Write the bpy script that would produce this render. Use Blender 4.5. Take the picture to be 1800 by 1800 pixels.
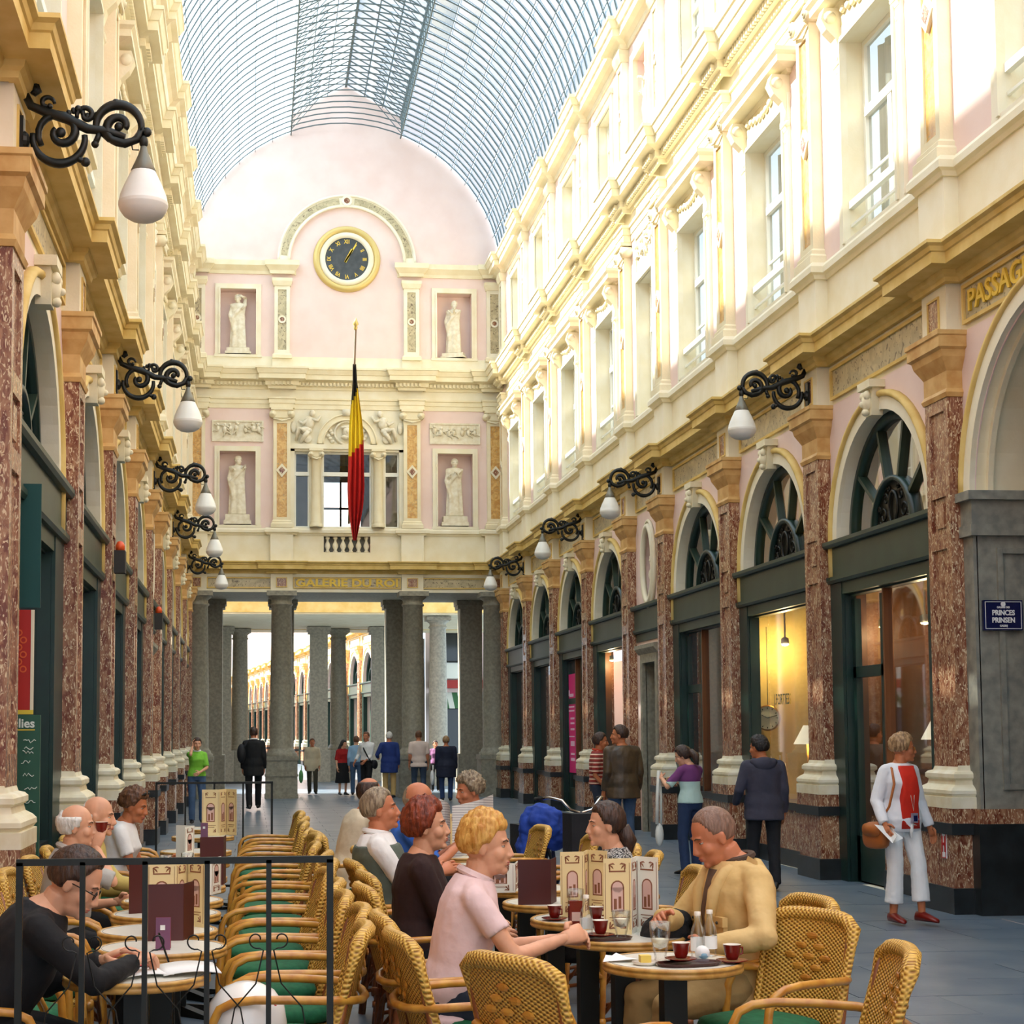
import bpy, bmesh, math, random
import numpy as np
from mathutils import Vector, Matrix, Quaternion, noise
random.seed(7)
for _o in list(bpy.data.objects): bpy.data.objects.remove(_o)
SC = bpy.context.scene
COL = SC.collection
PI = math.pi
# ------------------------------------------------------------------ camera (1800x1800 frame)
F, PX, PY = 2900.0, 733.0, 1073.0
CAMPOS = Vector((0, 0, 1.62))
def _axes():
    d = Vector((443-PX, -(1290-PY), F)).normalized()
    u = Vector((570-PX, -(-38000-PY), F)); u = (u - d*u.dot(d)).normalized()
    r = Vector((u.y*d.z-u.z*d.y, u.z*d.x-u.x*d.z, u.x*d.y-u.y*d.x))
    if r.x < 0: r = -r
    return r, d, u                     # world X, Y, Z seen in camera axes (x right, y up, z forward)
AX, AY, AZ = _axes()
cam = bpy.data.objects.new('camera', bpy.data.cameras.new('camera')); COL.objects.link(cam)
cam.data.sensor_width = 36; cam.data.lens = 36*F/1800
cam.data.shift_x = (900-PX)/1800; cam.data.shift_y = (PY-900)/1800
cam.data.clip_end = 600; cam.data.clip_start = .05
_m = Matrix(((AX.x, AX.y, -AX.z), (AY.x, AY.y, -AY.z), (AZ.x, AZ.y, -AZ.z)))
cam.matrix_world = Matrix.Translation(CAMPOS) @ _m.to_4x4()
SC.camera = cam
def P(px, py, ax, v):
    c = Vector((px-PX, -(py-PY), F)); d = (AX.dot(c), AY.dot(c), AZ.dot(c)); i = 'XYZ'.index(ax)
    t = (v-CAMPOS[i])/d[i]
    return Vector((CAMPOS.x+t*d[0], CAMPOS.y+t*d[1], CAMPOS.z+t*d[2]))
# ------------------------------------------------------------------ light
SC.view_settings.view_transform = 'Standard'; SC.view_settings.look = 'None'
SC.view_settings.gamma = 1; SC.view_settings.use_curve_mapping = False
SC.view_settings.exposure = 0.38
W = bpy.data.worlds.new('sky'); SC.world = W; W.use_nodes = True
_n = W.node_tree.nodes; _l = W.node_tree.links; _n.clear()
_bg = _n.new('ShaderNodeBackground'); _wo = _n.new('ShaderNodeOutputWorld')
_bg.inputs[0].default_value = (.70, .86, 1.0, 1); _bg.inputs[1].default_value = 2.15
_l.new(_bg.outputs[0], _wo.inputs[0])
sun = bpy.data.objects.new('sun_offscreen', bpy.data.lights.new('sun_offscreen', 'SUN')); COL.objects.link(sun)
sun.data.energy = 15; sun.data.angle = math.radians(1.2); sun.data.color = (1, .95, .86)
sun.rotation_euler = Vector((.74, -.16, -.63)).to_track_quat('-Z', 'Y').to_euler()
# ------------------------------------------------------------------ helpers
def S(r, g, b):
    return tuple(((c/255/12.92) if c/255 <= .04045 else ((c/255+.055)/1.055)**2.4) for c in (r, g, b))
MATS = {}
def _nt(name):
    m = bpy.data.materials.new(name); m.use_nodes = True; MATS[name] = m
    nt = m.node_tree; b = nt.nodes['Principled BSDF']; return m, nt, b
def mat(name, col, rough=.6, metal=0, col2=None, scale=8, detail=4, bump=0, bscale=None, stretch=None, spec=.5, sharp=None, emit=0, coat=0):
    m, nt, b = _nt(name); N, L = nt.nodes.new, nt.links.new
    b.inputs['Base Color'].default_value = (*col, 1); b.inputs['Roughness'].default_value = rough
    b.inputs['Metallic'].default_value = metal; b.inputs['Specular IOR Level'].default_value = spec
    b.inputs['Coat Weight'].default_value = coat
    if emit: b.inputs['Emission Color'].default_value = (*col, 1); b.inputs['Emission Strength'].default_value = emit
    if col2 is not None or bump:
        tc = N('ShaderNodeTexCoord'); mp = N('ShaderNodeMapping'); L(tc.outputs['Object'], mp.inputs[0])
        if stretch: mp.inputs['Scale'].default_value = stretch
        nz = N('ShaderNodeTexNoise'); nz.inputs['Scale'].default_value = scale; nz.inputs['Detail'].default_value = detail
        L(mp.outputs[0], nz.inputs['Vector'])
        if col2 is not None:
            cr = N('ShaderNodeValToRGB'); lo, hi = sharp or (.35, .65)
            cr.color_ramp.elements[0].position = lo; cr.color_ramp.elements[1].position = hi
            cr.color_ramp.elements[0].color = (*col, 1); cr.color_ramp.elements[1].color = (*col2, 1)
            L(nz.outputs['Fac'], cr.inputs[0]); L(cr.outputs[0], b.inputs['Base Color'])
        if bump:
            bp = N('ShaderNodeBump'); bp.inputs['Strength'].default_value = min(1, bump); bp.inputs['Distance'].default_value = .02
            n2 = nz
            if bscale:
                n2 = N('ShaderNodeTexNoise'); n2.inputs['Scale'].default_value = bscale; n2.inputs['Detail'].default_value = 3; L(mp.outputs[0], n2.inputs['Vector'])
            L(n2.outputs['Fac'], bp.inputs['Height']); L(bp.outputs[0], b.inputs['Normal'])
    return m
def marble(name, base, mid, fleck, scale=5, rough=.28, amount=.56, stretch=(1, 1, .45)):
    m, nt, b = _nt(name); N, L = nt.nodes.new, nt.links.new
    tc = N('ShaderNodeTexCoord'); oi = N('ShaderNodeObjectInfo'); ad = N('ShaderNodeVectorMath'); ad.operation = 'ADD'
    mul = N('ShaderNodeVectorMath'); mul.operation = 'SCALE'; cb = N('ShaderNodeCombineXYZ')
    for i in range(3): L(oi.outputs['Random'], cb.inputs[i])
    L(cb.outputs[0], mul.inputs[0]); mul.inputs['Scale'].default_value = 37
    L(tc.outputs['Object'], ad.inputs[0]); L(mul.outputs[0], ad.inputs[1])
    mp = N('ShaderNodeMapping'); mp.inputs['Scale'].default_value = stretch; L(ad.outputs[0], mp.inputs[0])
    n1 = N('ShaderNodeTexNoise'); n1.inputs['Scale'].default_value = scale; n1.inputs['Detail'].default_value = 5; n1.inputs['Distortion'].default_value = 1.4
    n2 = N('ShaderNodeTexNoise'); n2.inputs['Scale'].default_value = scale*2.3; n2.inputs['Detail'].default_value = 6; n2.inputs['Distortion'].default_value = 2.2
    L(mp.outputs[0], n1.inputs[0]); L(mp.outputs[0], n2.inputs[0])
    r1 = N('ShaderNodeValToRGB'); r1.color_ramp.elements[0].position = .38; r1.color_ramp.elements[1].position = .62
    r1.color_ramp.elements[0].color = (*base, 1); r1.color_ramp.elements[1].color = (*mid, 1); L(n1.outputs['Fac'], r1.inputs[0])
    r2 = N('ShaderNodeValToRGB'); r2.color_ramp.elements[0].position = amount; r2.color_ramp.elements[1].position = amount+.05
    r2.color_ramp.elements[0].color = (0, 0, 0, 1); L(n2.outputs['Fac'], r2.inputs[0])
    mx = N('ShaderNodeMixRGB'); mx.inputs[2].default_value = (*fleck, 1); L(r2.outputs[0], mx.inputs[0]); L(r1.outputs[0], mx.inputs[1])
    L(mx.outputs[0], b.inputs['Base Color']); b.inputs['Roughness'].default_value = rough
    return m
def glassy(name, tint=(.9, .95, .97), fac=.1, rough=.02, trans=0, dirt=(.8, .9, 1), refl=.9):
    m, nt, b = _nt(name); N, L = nt.nodes.new, nt.links.new; nt.nodes.remove(b)
    out = nt.nodes['Material Output']; t = N('ShaderNodeBsdfTransparent'); t.inputs[0].default_value = (*tint, 1)
    g = N('ShaderNodeBsdfGlossy'); g.inputs['Roughness'].default_value = rough
    fr = N('ShaderNodeFresnel'); fr.inputs[0].default_value = 1.5
    mu = N('ShaderNodeMath'); mu.operation = 'MULTIPLY_ADD'; mu.inputs[1].default_value = refl; mu.inputs[2].default_value = fac; L(fr.outputs[0], mu.inputs[0])
    mx = N('ShaderNodeMixShader'); L(mu.outputs[0], mx.inputs[0]); L(t.outputs[0], mx.inputs[1]); L(g.outputs[0], mx.inputs[2])
    last = mx
    if trans:
        tr = N('ShaderNodeBsdfTranslucent'); tr.inputs[0].default_value = (*dirt, 1)
        m2 = N('ShaderNodeMixShader'); m2.inputs[0].default_value = trans; L(mx.outputs[0], m2.inputs[1]); L(tr.outputs[0], m2.inputs[2]); last = m2
    L(last.outputs[0], out.inputs[0]); return m
CREAM = mat('cream stucco', S(240, 229, 196), .7, col2=S(232, 218, 180), scale=3, bump=.08, bscale=40)
CREAM2 = mat('pale cream stucco', S(240, 232, 208), .7, col2=S(233, 222, 190), scale=2.5, bump=.06, bscale=40)
GOLDC = mat('shade gold stucco', S(230, 200, 124), .65, col2=S(214, 180, 96), scale=4, bump=.06, bscale=30)  # lower-storey cream; the golden cast of its shade is put into the colour
TAN = mat('tan capital stone', S(218, 178, 112), .6, col2=S(196, 146, 78), scale=6)
PINK = mat('pink stucco', S(238, 213, 203), .75, col2=S(232, 204, 193), scale=1.6, bump=.05, bscale=50)
STATUE = mat('white statue stone', S(238, 230, 208), .7, col2=S(222, 210, 180), scale=9, bump=.1)
MARB = marble('brown red marble', S(116, 60, 42), S(170, 124, 92), S(224, 200, 162), 15, .25, .56, (1, 1, .4))
MARBL = marble('light brown marble', S(150, 78, 50), S(196, 150, 106), S(238, 220, 184), 6, .25, .52)
MARBG = marble('veined grey marble', S(205, 190, 150), S(178, 164, 128), S(120, 104, 80), 4, .3, .58, (1, 1, 1))
MARBO = marble('ochre marble', S(196, 142, 66), S(222, 182, 108), S(170, 150, 110), 7, .3, .6, (1, 1, 1))
BLACKST = mat('black stone', S(28, 30, 30), .3, col2=S(42, 46, 48), scale=6)
GREYST = mat('grey blue stone', S(158, 152, 132), .6, col2=S(132, 127, 112), scale=14, detail=8, bump=.12, bscale=60)
GREYST2 = mat('grey pier stone', S(150, 148, 134), .6, col2=S(120, 120, 112), scale=9, detail=8, bump=.1, bscale=60)
WHITEST = mat('white base stone', S(242, 234, 208), .45, col2=S(226, 212, 174), scale=5)
GREEN = mat('dark green paint', S(24, 52, 44), .35, col2=S(18, 42, 38), scale=3)
GREENL = mat('green grey paint', S(46, 66, 54), .4, col2=S(38, 56, 46), scale=3)
IRON = mat('black wrought iron', S(26, 27, 22), .45, metal=.3)
STEEL = mat('grey painted roof iron', S(92, 104, 104), .5, metal=.2)
GOLD = mat('gilt', S(216, 190, 118), .4, metal=.35)
GOLDP = mat('gold letter paint', S(236, 200, 70), .5)
GLASS = glassy('shop glass', (.95, .96, .94), .015, refl=.55)
ROOFG = glassy('roof glass', (.90, .95, .98), .02, .15, .15, (.8, .9, 1))
WING = glassy('upper window glass', (.62, .66, .66), .04, refl=.45)
WHITEP = mat('white window paint', S(244, 242, 228), .45)
CURT = mat('grey curtain', S(196, 192, 180), .9, col2=S(160, 160, 156), scale=2, stretch=(14, 1, .2))
DARK = mat('dark grey casing', S(40, 36, 30), .6)
DGLASS = mat('dim room window pane', S(40, 44, 46), .08)  # opaque pane; the dimness behind the window is put into its colour
PLASTER = mat('grey plaster', S(172, 160, 140), .8, col2=S(158, 146, 126), scale=3)
FLOORM = mat('blue stone slab', S(90, 106, 122), .33, col2=S(118, 130, 138), scale=1.7, detail=8, bump=.04, bscale=30)
MORTAR = mat('mortar', S(58, 66, 72), .8)
BRICK = mat('orange brick interior', S(168, 86, 44), .8, col2=S(140, 64, 34), scale=20)
SHOPC = mat('warm shop plaster', S(226, 196, 112), .8, col2=S(206, 170, 84), scale=2)
WOOD = mat('brown wood', S(120, 70, 30), .5, col2=S(96, 54, 22), scale=6, stretch=(1, 1, .1))
def V3(*a): return Vector(a)
class MB:
    def __init__(s): s.v, s.f, s.m, s.sm = [], [], [], []; s.mats = []; s.cur = 0; s.T = None; s.smooth = False
    def mat(s, m):
        if m not in s.mats: s.mats.append(m)
        s.cur = s.mats.index(m); return s
    def add(s, vs, fs):
        b = len(s.v)
        if s.T is not None: vs = [s.T @ Vector(p) for p in vs]
        s.v += [tuple(p) for p in vs]
        for f in fs: s.f.append(tuple(b+i for i in f)); s.m.append(s.cur); s.sm.append(s.smooth)
        return s
    def box(s, x0, x1, y0, y1, z0, z1):
        return s.add([(x, y, z) for z in (z0, z1) for y in (y0, y1) for x in (x0, x1)],
                     [(0, 2, 3, 1), (4, 5, 7, 6), (0, 1, 5, 4), (2, 6, 7, 3), (0, 4, 6, 2), (1, 3, 7, 5)])
    def quad(s, a, b, c, d): return s.add([a, b, c, d], [(0, 1, 2, 3)])
    def poly(s, pts): return s.add(pts, [tuple(range(len(pts)))])
    def prism(s, pts, axis, a, b):
        """extrude 2-D polygon pts along axis (0:x 1:y 2:z) from a to b"""
        def mk(p, t): return {0: (t, p[0], p[1]), 1: (p[0], t, p[1]), 2: (p[0], p[1], t)}[axis]
        n = len(pts); vs = [mk(p, a) for p in pts]+[mk(p, b) for p in pts]
        return s.add(vs, [tuple(range(n)), tuple(range(2*n-1, n-1, -1))]+[(i, (i+1) % n, n+(i+1) % n, n+i) for i in range(n)])
    def loft(s, rings, cap=True, close=True):
        n = len(rings[0]); vs = [p for r in rings for p in r]; fs = []
        for k in range(len(rings)-1):
            for i in range(n if close else n-1):
                j = (i+1) % n; fs.append((k*n+i, k*n+j, (k+1)*n+j, (k+1)*n+i))
        if cap: fs += [tuple(range(n-1, -1, -1)), tuple((len(rings)-1)*n+i for i in range(n))]
        return s.add(vs, fs)
    def tube(s, path, r, n=6, cap=True, closed=False, flat=1):
        path = [Vector(p) for p in path]; m = len(path); rs = r if isinstance(r, (list, tuple)) else [r]*m
        rings = []; up = None
        for i, p in enumerate(path):
            if closed: t = path[(i+1) % m]-path[i-1]
            else: t = path[min(i+1, m-1)]-path[max(i-1, 0)]
            if t.length < 1e-9: t = Vector((0, 0, 1))
            t.normalize()
            if up is None:
                up = Vector((0, 0, 1)) if abs(t.z) < .9 else Vector((1, 0, 0))
            a = up-t*up.dot(t)
            if a.length < 1e-6: a = t.orthogonal()
            a.normalize(); up = a; b = t.cross(a)
            rings.append([p+(a*math.cos(k*2*PI/n)+b*math.sin(k*2*PI/n)*flat)*rs[i] for k in range(n)])
        if closed: rings.append(rings[0]); cap = False
        return s.loft(rings, cap)
    def lathe(s, prof, n=16, c=(0, 0, 0), axis=2, a0=0, a1=2*PI):
        c = Vector(c); full = abs(a1-a0-2*PI) < 1e-6; k = n if full else n+1; rings = []
        for r, h in prof:
            ring = []
            for i in range(k):
                t = a0+(a1-a0)*i/n; x, y = r*math.cos(t), r*math.sin(t)
                ring.append(c+Vector({2: (x, y, h), 1: (x, h, y), 0: (h, x, y)}[axis]))
            rings.append(ring)
        return s.loft(rings, False, full)
    def ell(s, c, r, n=10, m=7, rot=None):
        c = Vector(c); r = (r, r, r) if isinstance(r, (int, float)) else r; rings = []
        for k in range(m+1):
            ph = PI*(.002+.996*k/m)-PI/2; ring = []
            for i in range(n):
                t = 2*PI*i/n; p = Vector((r[0]*math.cos(ph)*math.cos(t), r[1]*math.cos(ph)*math.sin(t), r[2]*math.sin(ph)))
                ring.append(c+(rot @ p if rot else p))
            rings.append(ring)
        return s.loft(rings, True)
    def mesh(s, name, mats=None):
        me = bpy.data.meshes.new(name); me.from_pydata(s.v, [], s.f)
        for x in (mats or s.mats): me.materials.append(x)
        if s.f:
            me.polygons.foreach_set('material_index', s.m); me.polygons.foreach_set('use_smooth', s.sm)
        me.update(); return me
    def build(s, name, m=None, parent=None, loc=None, **kw):
        if m is not None: s.mats = [m]; s.m = [0]*len(s.f)
        return link(name, s.mesh(name), parent, loc, **kw)
def link(name, me, parent=None, loc=None, rot=None, label=None, cat=None, group=None, kind=None, scale=None):
    o = bpy.data.objects.new(name, me); COL.objects.link(o)
    if parent is not None: o.parent = parent
    if loc is not None: o.location = loc
    if rot is not None: o.rotation_euler = rot
    if scale is not None: o.scale = scale
    return tag(o, label, cat, group, kind)
def tag(o, label=None, cat=None, group=None, kind=None):
    for k, v in (('label', label), ('category', cat), ('group', group), ('kind', kind)):
        if v: o[k] = v
    return o
CACHE = {}
def inst(key, fn, name, parent, loc=(0, 0, 0), rot=None, scale=None, kind=None, label=None):
    """part whose mesh is made once and shared"""
    if key not in CACHE: CACHE[key] = fn().mesh(name)
    return link(name, CACHE[key], parent, loc, rot, scale=scale, kind=kind, label=label)
def copy_tree(o, parent=None):
    c = o.copy(); COL.objects.link(c)
    if parent is not None: c.parent = parent
    for ch in [x for x in o.children]: copy_tree(ch, c)
    return c
def text_mesh(body, size, extrude=.004, bold=0, align='CENTER', sx=1):
    cu = bpy.data.curves.new('txt', 'FONT'); cu.body = body; cu.size = size; cu.extrude = extrude; cu.offset = bold
    cu.align_x = align; cu.align_y = 'CENTER'; cu.resolution_u = 3
    o = bpy.data.objects.new('txt', cu); COL.objects.link(o)
    dg = bpy.context.evaluated_depsgraph_get(); me = bpy.data.meshes.new_from_object(o.evaluated_get(dg))
    bpy.data.objects.remove(o)
    for v in me.vertices: v.co.x *= sx
    return me
def text(name, body, size, m, parent, loc, rot, **k):
    me = text_mesh(body, size, **k); me.materials.clear(); me.materials.append(m)
    return link(name, me, parent, loc, rot)
def molding(mb, path, prof, close_ends=True):
    """sweep profile [(d,z)] along plan path [(u,w)], offset to the left of travel, mitred"""
    n = len(path); rings = []
    for i, p in enumerate(path):
        def nrm(a, b):
            d = Vector((b[0]-a[0], b[1]-a[1])).normalized(); return Vector((-d.y, d.x))
        n1 = nrm(path[i-1], p) if i > 0 else nrm(p, path[1]); n2 = nrm(p, path[i+1]) if i < n-1 else n1
        mi = n1+n2; mi = mi/max(.3, mi.dot(n1))
        rings.append([(p[0]+mi.x*d, p[1]+mi.y*d, z) for d, z in prof])
    return mb.loft(rings, close_ends, True)
def breaks(u0, u1, cs, hw, d, base=0):
    p = [(u0, base)]
    for c in sorted(cs):
        for q in ((c-hw, base), (c-hw, base+d), (c+hw, base+d), (c+hw, base)):
            if u0+1e-4 < q[0] < u1-1e-4: p.append(q)
            elif q[0] <= u0+1e-4 and q[1] > base and c+hw > u0: p[0] = (u0, base+d)
    p.append((u1, p[-1][1])); return p
def opening(mb, u0, u1, z0, z1, uc, hw, zb, zt, dep, arch=False, n=16, rm=None):
    """wall face at w=0 with an opening, plus its reveal; arch: zt is the springing"""
    mb.quad((u0, 0, z0), (uc-hw, 0, z0), (uc-hw, 0, zt), (u0, 0, zt)); mb.quad((uc+hw, 0, z0), (u1, 0, z0), (u1, 0, zt), (uc+hw, 0, zt))
    if zb > z0: mb.quad((uc-hw, 0, z0), (uc+hw, 0, z0), (uc+hw, 0, zb), (uc-hw, 0, zb))
    if arch:
        pts = [(uc-hw*math.cos(PI*i/n), zt+hw*math.sin(PI*i/n)) for i in range(n+1)]
        for i in range(n):
            a, b = pts[i], pts[i+1]; mb.quad((a[0], 0, a[1]), (b[0], 0, b[1]), (b[0], 0, z1), (a[0], 0, z1))
        mb.quad((u0, 0, zt), (uc-hw, 0, zt), (uc-hw, 0, z1), (u0, 0, z1)); mb.quad((uc+hw, 0, zt), (u1, 0, zt), (u1, 0, z1), (uc+hw, 0, z1))
    else:
        mb.quad((u0, 0, zt), (u1, 0, zt), (u1, 0, z1), (u0, 0, z1))
    if rm: mb.mat(rm)
    if arch:
        for a, b in zip(pts, pts[1:]): mb.quad((a[0], 0, a[1]), (b[0], 0, b[1]), (b[0], -dep, b[1]), (a[0], -dep, a[1]))
    else: mb.quad((uc-hw, 0, zt), (uc+hw, 0, zt), (uc+hw, -dep, zt), (uc-hw, -dep, zt))
    for x in (uc-hw, uc+hw): mb.quad((x, 0, zb), (x, 0, zt), (x, -dep, zt), (x, -dep, zb))
    mb.quad((uc-hw, 0, zb), (uc+hw, 0, zb), (uc+hw, -dep, zb), (uc-hw, -dep, zb))
def frame_rect(mb, u0, u1, z0, z1, t, w0, w1, bottom=True):
    """flat frame around an opening (outside of u0..z1)"""
    mb.box(u0-t, u0, w0, w1, z0-(t if bottom else 0), z1+t); mb.box(u1, u1+t, w0, w1, z0-(t if bottom else 0), z1+t)
    mb.box(u0, u1, w0, w1, z1, z1+t)
    if bottom: mb.box(u0, u1, w0, w1, z0-t, z0)
def arch_band(mb, uc, zc, prof, n=20, a0=0, a1=PI, legs=0):
    """sweep [(r,w)] around an arch in the u-z plane"""
    pts = [(a0+(a1-a0)*i/n) for i in range(n+1)]
    rings = [[(uc+r*math.cos(a), w, zc+r*math.sin(a)) for r, w in prof] for a in pts]
    if legs:
        rings = [[(uc+r, w, zc-legs) for r, w in prof]]+rings+[[(uc-r, w, zc-legs) for r, w in prof]]
    return mb.loft(rings, True, True)
# ================================================================== structure
XR, XL, YE = 6.44, -1.64, 42.2
PIL = [10.55, 14.55, 18.02, 21.49, 24.96, 27.46, 30.93, 34.40, 37.87, 41.34]
NICHE = 4                                   # bay index 24.96..27.46
# ---- floor
fl = MB(); fl.box(-4.5, 10.5, -16, 57.5, -.3, -.012); FLOOR = fl.build('floor', MORTAR, kind='structure')
SX, SY = .98, .655
def slab(): m = MB(); m.box(.003, SX-.003, .003, SY-.003, -.05, 0); m.mats = [FLOORM]; return m
rest = MB()
row = 0; y = 4.0; nsl = 0
while y < 60:
    off = (row % 2)*SX*.5; x = -1.7-off
    while x < 6.5:
        vis = x+SX > -1.6 and abs((x+.5)) < 99
        lim = (x+.5)/max(y, .1)
        if y < 19.5 and nsl < 298 and -.17 < lim < .47 and x < 6.2:
            o = inst('slab', slab, 'floor_slab', FLOOR, (x, y, random.uniform(-.0012, .0012))); nsl += 1
        else: rest.box(x+.003, x+SX-.003, y+.003, y+SY-.003, -.05, random.uniform(-.001, .001))
        x += SX
    y += SY; row += 1
rest.box(-4.4, 6.44, -15.9, 3.99, -.05, 0); rest.box(6.5, 10.4, 10, 15, -.05, 0)
rest.build('far_paving', FLOORM, FLOOR, kind='stuff')

def pil_shaft():
    m = MB().mat(MARB); m.box(-.25, .25, 0, .118, 1.30, 4.68)
    for a, b in ((-.25, -.165), (.165, .25)): m.box(a, b, .118, .145, 1.30, 4.68)
    for a, b in ((1.30, 1.5), (3.28, 3.42), (3.76, 3.9), (4.55, 4.68)): m.box(-.165, .165, .118, .145, a, b)
    m.box(-.085, .085, .118, .138, 3.48, 3.70); return m
def uwrap(prof, hw=.25, p=.14, mt=None):
    m = MB().mat(mt); molding(m, [(-hw, -.02), (-hw, p), (hw, p), (hw, -.02)], prof); return m
CAPP = [(-.05, 4.66), (.015, 4.66), (.03, 4.70), (.008, 4.74), (.008, 4.90), (.03, 4.94), (.075, 5.02), (.09, 5.08), (.12, 5.10), (.12, 5.20), (.135, 5.21), (.135, 5.25), (-.05, 5.25)]
BASP = [(-.05, .93), (.12, .93), (.12, 1.03), (.10, 1.035), (.12, 1.06), (.118, 1.09), (.095, 1.115), (.055, 1.14), (.045, 1.18), (.07, 1.20), (.07, 1.235), (.05, 1.255), (.015, 1.265), (0, 1.31), (-.05, 1.31)]
def rectp(d, a, b): return [(-.05, a), (d, a), (d, b), (-.05, b)]
def pedestal():
    m = MB().mat(MARB)
    P_ = [(-.25, -.02), (-.25, .14), (.25, .14), (.25, -.02)]
    molding(m, P_, rectp(.115, .80, .93)); molding(m, P_, rectp(.10, .22, .70))
    m.mat(BLACKST); molding(m, P_, rectp(.13, .70, .80)); molding(m, P_, rectp(.125, 0, .23)); return m
def pilaster(root, u):
    s = inst('pshaft', pil_shaft, 'pilaster', root, (u, 0, 0))
    inst('pcap', lambda: uwrap(CAPP, mt=TAN), 'capital', s); inst('pbase', lambda: uwrap(BASP, mt=WHITEST), 'base', s)
    inst('pped', pedestal, 'pedestal', s)
    def blk():
        m = MB().mat(CREAM2); m.box(-.27, .27, -.01, .14, 5.25, 5.74)
        m.mat(GOLDC); frame_rect(m, -.11, .11, 5.33, 5.60, .02, .14, .155); m.mat(MARB); m.box(-.11, .11, .13, .144, 5.33, 5.60); return m
    inst('pblk', blk, 'frieze_block', s)
    def bolt():
        m = MB().mat(IRON); m.box(-.04, .04, .2, .26, 6.0, 6.03); return m
    inst('pbolt', bolt, 'cornice_clip', s)
R1 = 1.22
def archivolt():
    m = MB().mat(CREAM2); m.smooth = False
    arch_band(m, 0, 3.70, [(R1, 0), (R1, .045), (R1+.13, .045), (R1+.13, 0)], 24, legs=.42)
    m.mat(GOLDC); m.smooth = True
    arch_band(m, 0, 3.70, [(R1+.13, 0), (R1+.13, .06), (R1+.15, .08), (R1+.18, .08), (R1+.20, .05), (R1+.20, 0)], 24, legs=.42)
    return m
def keystone():
    m = MB().mat(CREAM); m.prism([(-.09, 4.86), (.09, 4.86), (.13, 5.16), (-.13, 5.16)], 1, 0, .12); m.box(-.17, .17, 0, .17, 5.14, 5.22)
    m.smooth = True; m.ell((0, .13, 5.0), (.075, .06, .10)); m.ell((0, .19, 4.98), (.02, .03, .03)); m.ell((-.05, .15, 5.07), (.04, .04, .05)); m.ell((.05, .15, 5.07), (.04, .04, .05)); m.ell((0, .15, 4.9), (.05, .04, .04)); return m
def fan_frame():
    m = MB().mat(GREEN); m.smooth = True
    arch_band(m, 0, 3.70, [(R1-.10, -.20), (R1-.10, -.10), (R1, -.10), (R1, -.20)], 24)
    arch_band(m, 0, 3.70, [(.50, -.2), (.50, -.08), (.55, -.08), (.55, -.2)], 20); return m
def fan_bar():
    m = MB().mat(GREENL); m.box(.52, R1-.08, -.19, -.10, -.022, .022); return m
def fan_glass():
    m = MB().mat(GLASS); m.poly([(R1*math.cos(PI*i/20)*.97, -.15, 3.70+.97*R1*math.sin(PI*i/20)) for i in range(21)]); return m
def hub():
    m = MB().mat(IRON); m.poly([(.5*math.cos(PI*i/16), -.14, 3.70+.5*math.sin(PI*i/16)) for i in range(17)])
    m.smooth = True
    for s in (-1, 1):                            # scrollwork over the half-round plate
        for (cx, cz, r, a0, a1) in ((.27, .16, .09, 0, 6.5), (.2, .33, .06, 1, 7.5), (.36, .06, .05, 0, 7), (.12, .42, .03, 0, 6), (.38, .24, .035, 0, 6), (.25, .05, .04, 2, 8)):
            pts = []
            for i in range(13):
                t = i/12; a = a0+(a1-a0)*t; q = r*(1-.6*t); pts.append((s*(cx+q*math.cos(a)), -.125, 3.70+cz+q*math.sin(a)))
            m.tube(pts, .012, 4)
    m.tube([(.11*math.cos(t*PI/8), -.12, 3.92+.17*math.sin(t*PI/8)) for t in range(16)], .018, 5, closed=True); return m
def transom(hw=1.5):
    m = MB().mat(GREENL); m.box(-hw, hw, -.2, .05, 3.31, 3.66)
    m.prism([(-.2, 3.64), (.10, 3.64), (.12, 3.67), (.12, 3.71), (-.2, 3.71)], 0, -hw, hw)
    m.prism([(-.2, 3.25), (.06, 3.25), (.08, 3.28), (.08, 3.32), (-.2, 3.32)], 0, -hw, hw)
    m.box(-hw, hw, -.2, .02, 3.12, 3.25); return m
def shopfront(door, left, jw=1.485):
    def f():
        s = -1 if left else 1
        m = MB().mat(GREEN)
        for a in (-1, 1): m.box(min(a*1.215, a*1.14), max(a*1.215, a*1.14), -.13, -.004, 0, 3.25)
        for a in (-1, 1): m.box(min(a*1.15, a*jw), max(a*1.15, a*jw), -.003, .03, 0, 3.249)
        m.box(-1.14, 1.14, -.15, -.05, 3.1, 3.249)
        if door:
            d0, d1 = sorted((s*.25, s*1.139))
            m.mat(WOOD); m.box(s*.20-.02, s*.20+.02, -.15, -.06, .7, 3.1); m.mat(GREEN)
            m.box(d0, d0+.09, -.15, -.08, 0, 3.06); m.box(d1-.09, d1, -.15, -.08, 0, 3.06); m.box(d0, d1, -.15, -.08, .02, .5); m.box(d0, d1, -.15, -.08, 2.2, 2.32)
            a0, a1 = sorted((-s*1.139, s*.25))
        else:
            a0, a1 = -1.139, 1.139
        m.mat(MARB); m.box(a0, a1, -.25, -.04, .2, .68); m.mat(BLACKST); m.box(a0, a1, -.25, -.02, 0, .2); m.box(a0, a1, -.27, .0, .68, .77); return m
    return f
def shop_pane():
    m = MB().mat(GLASS); m.quad((-1.14, -.11, .3), (1.14, -.11, .3), (1.14, -.11, 3.11), (-1.14, -.11, 3.11)); return m
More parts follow.
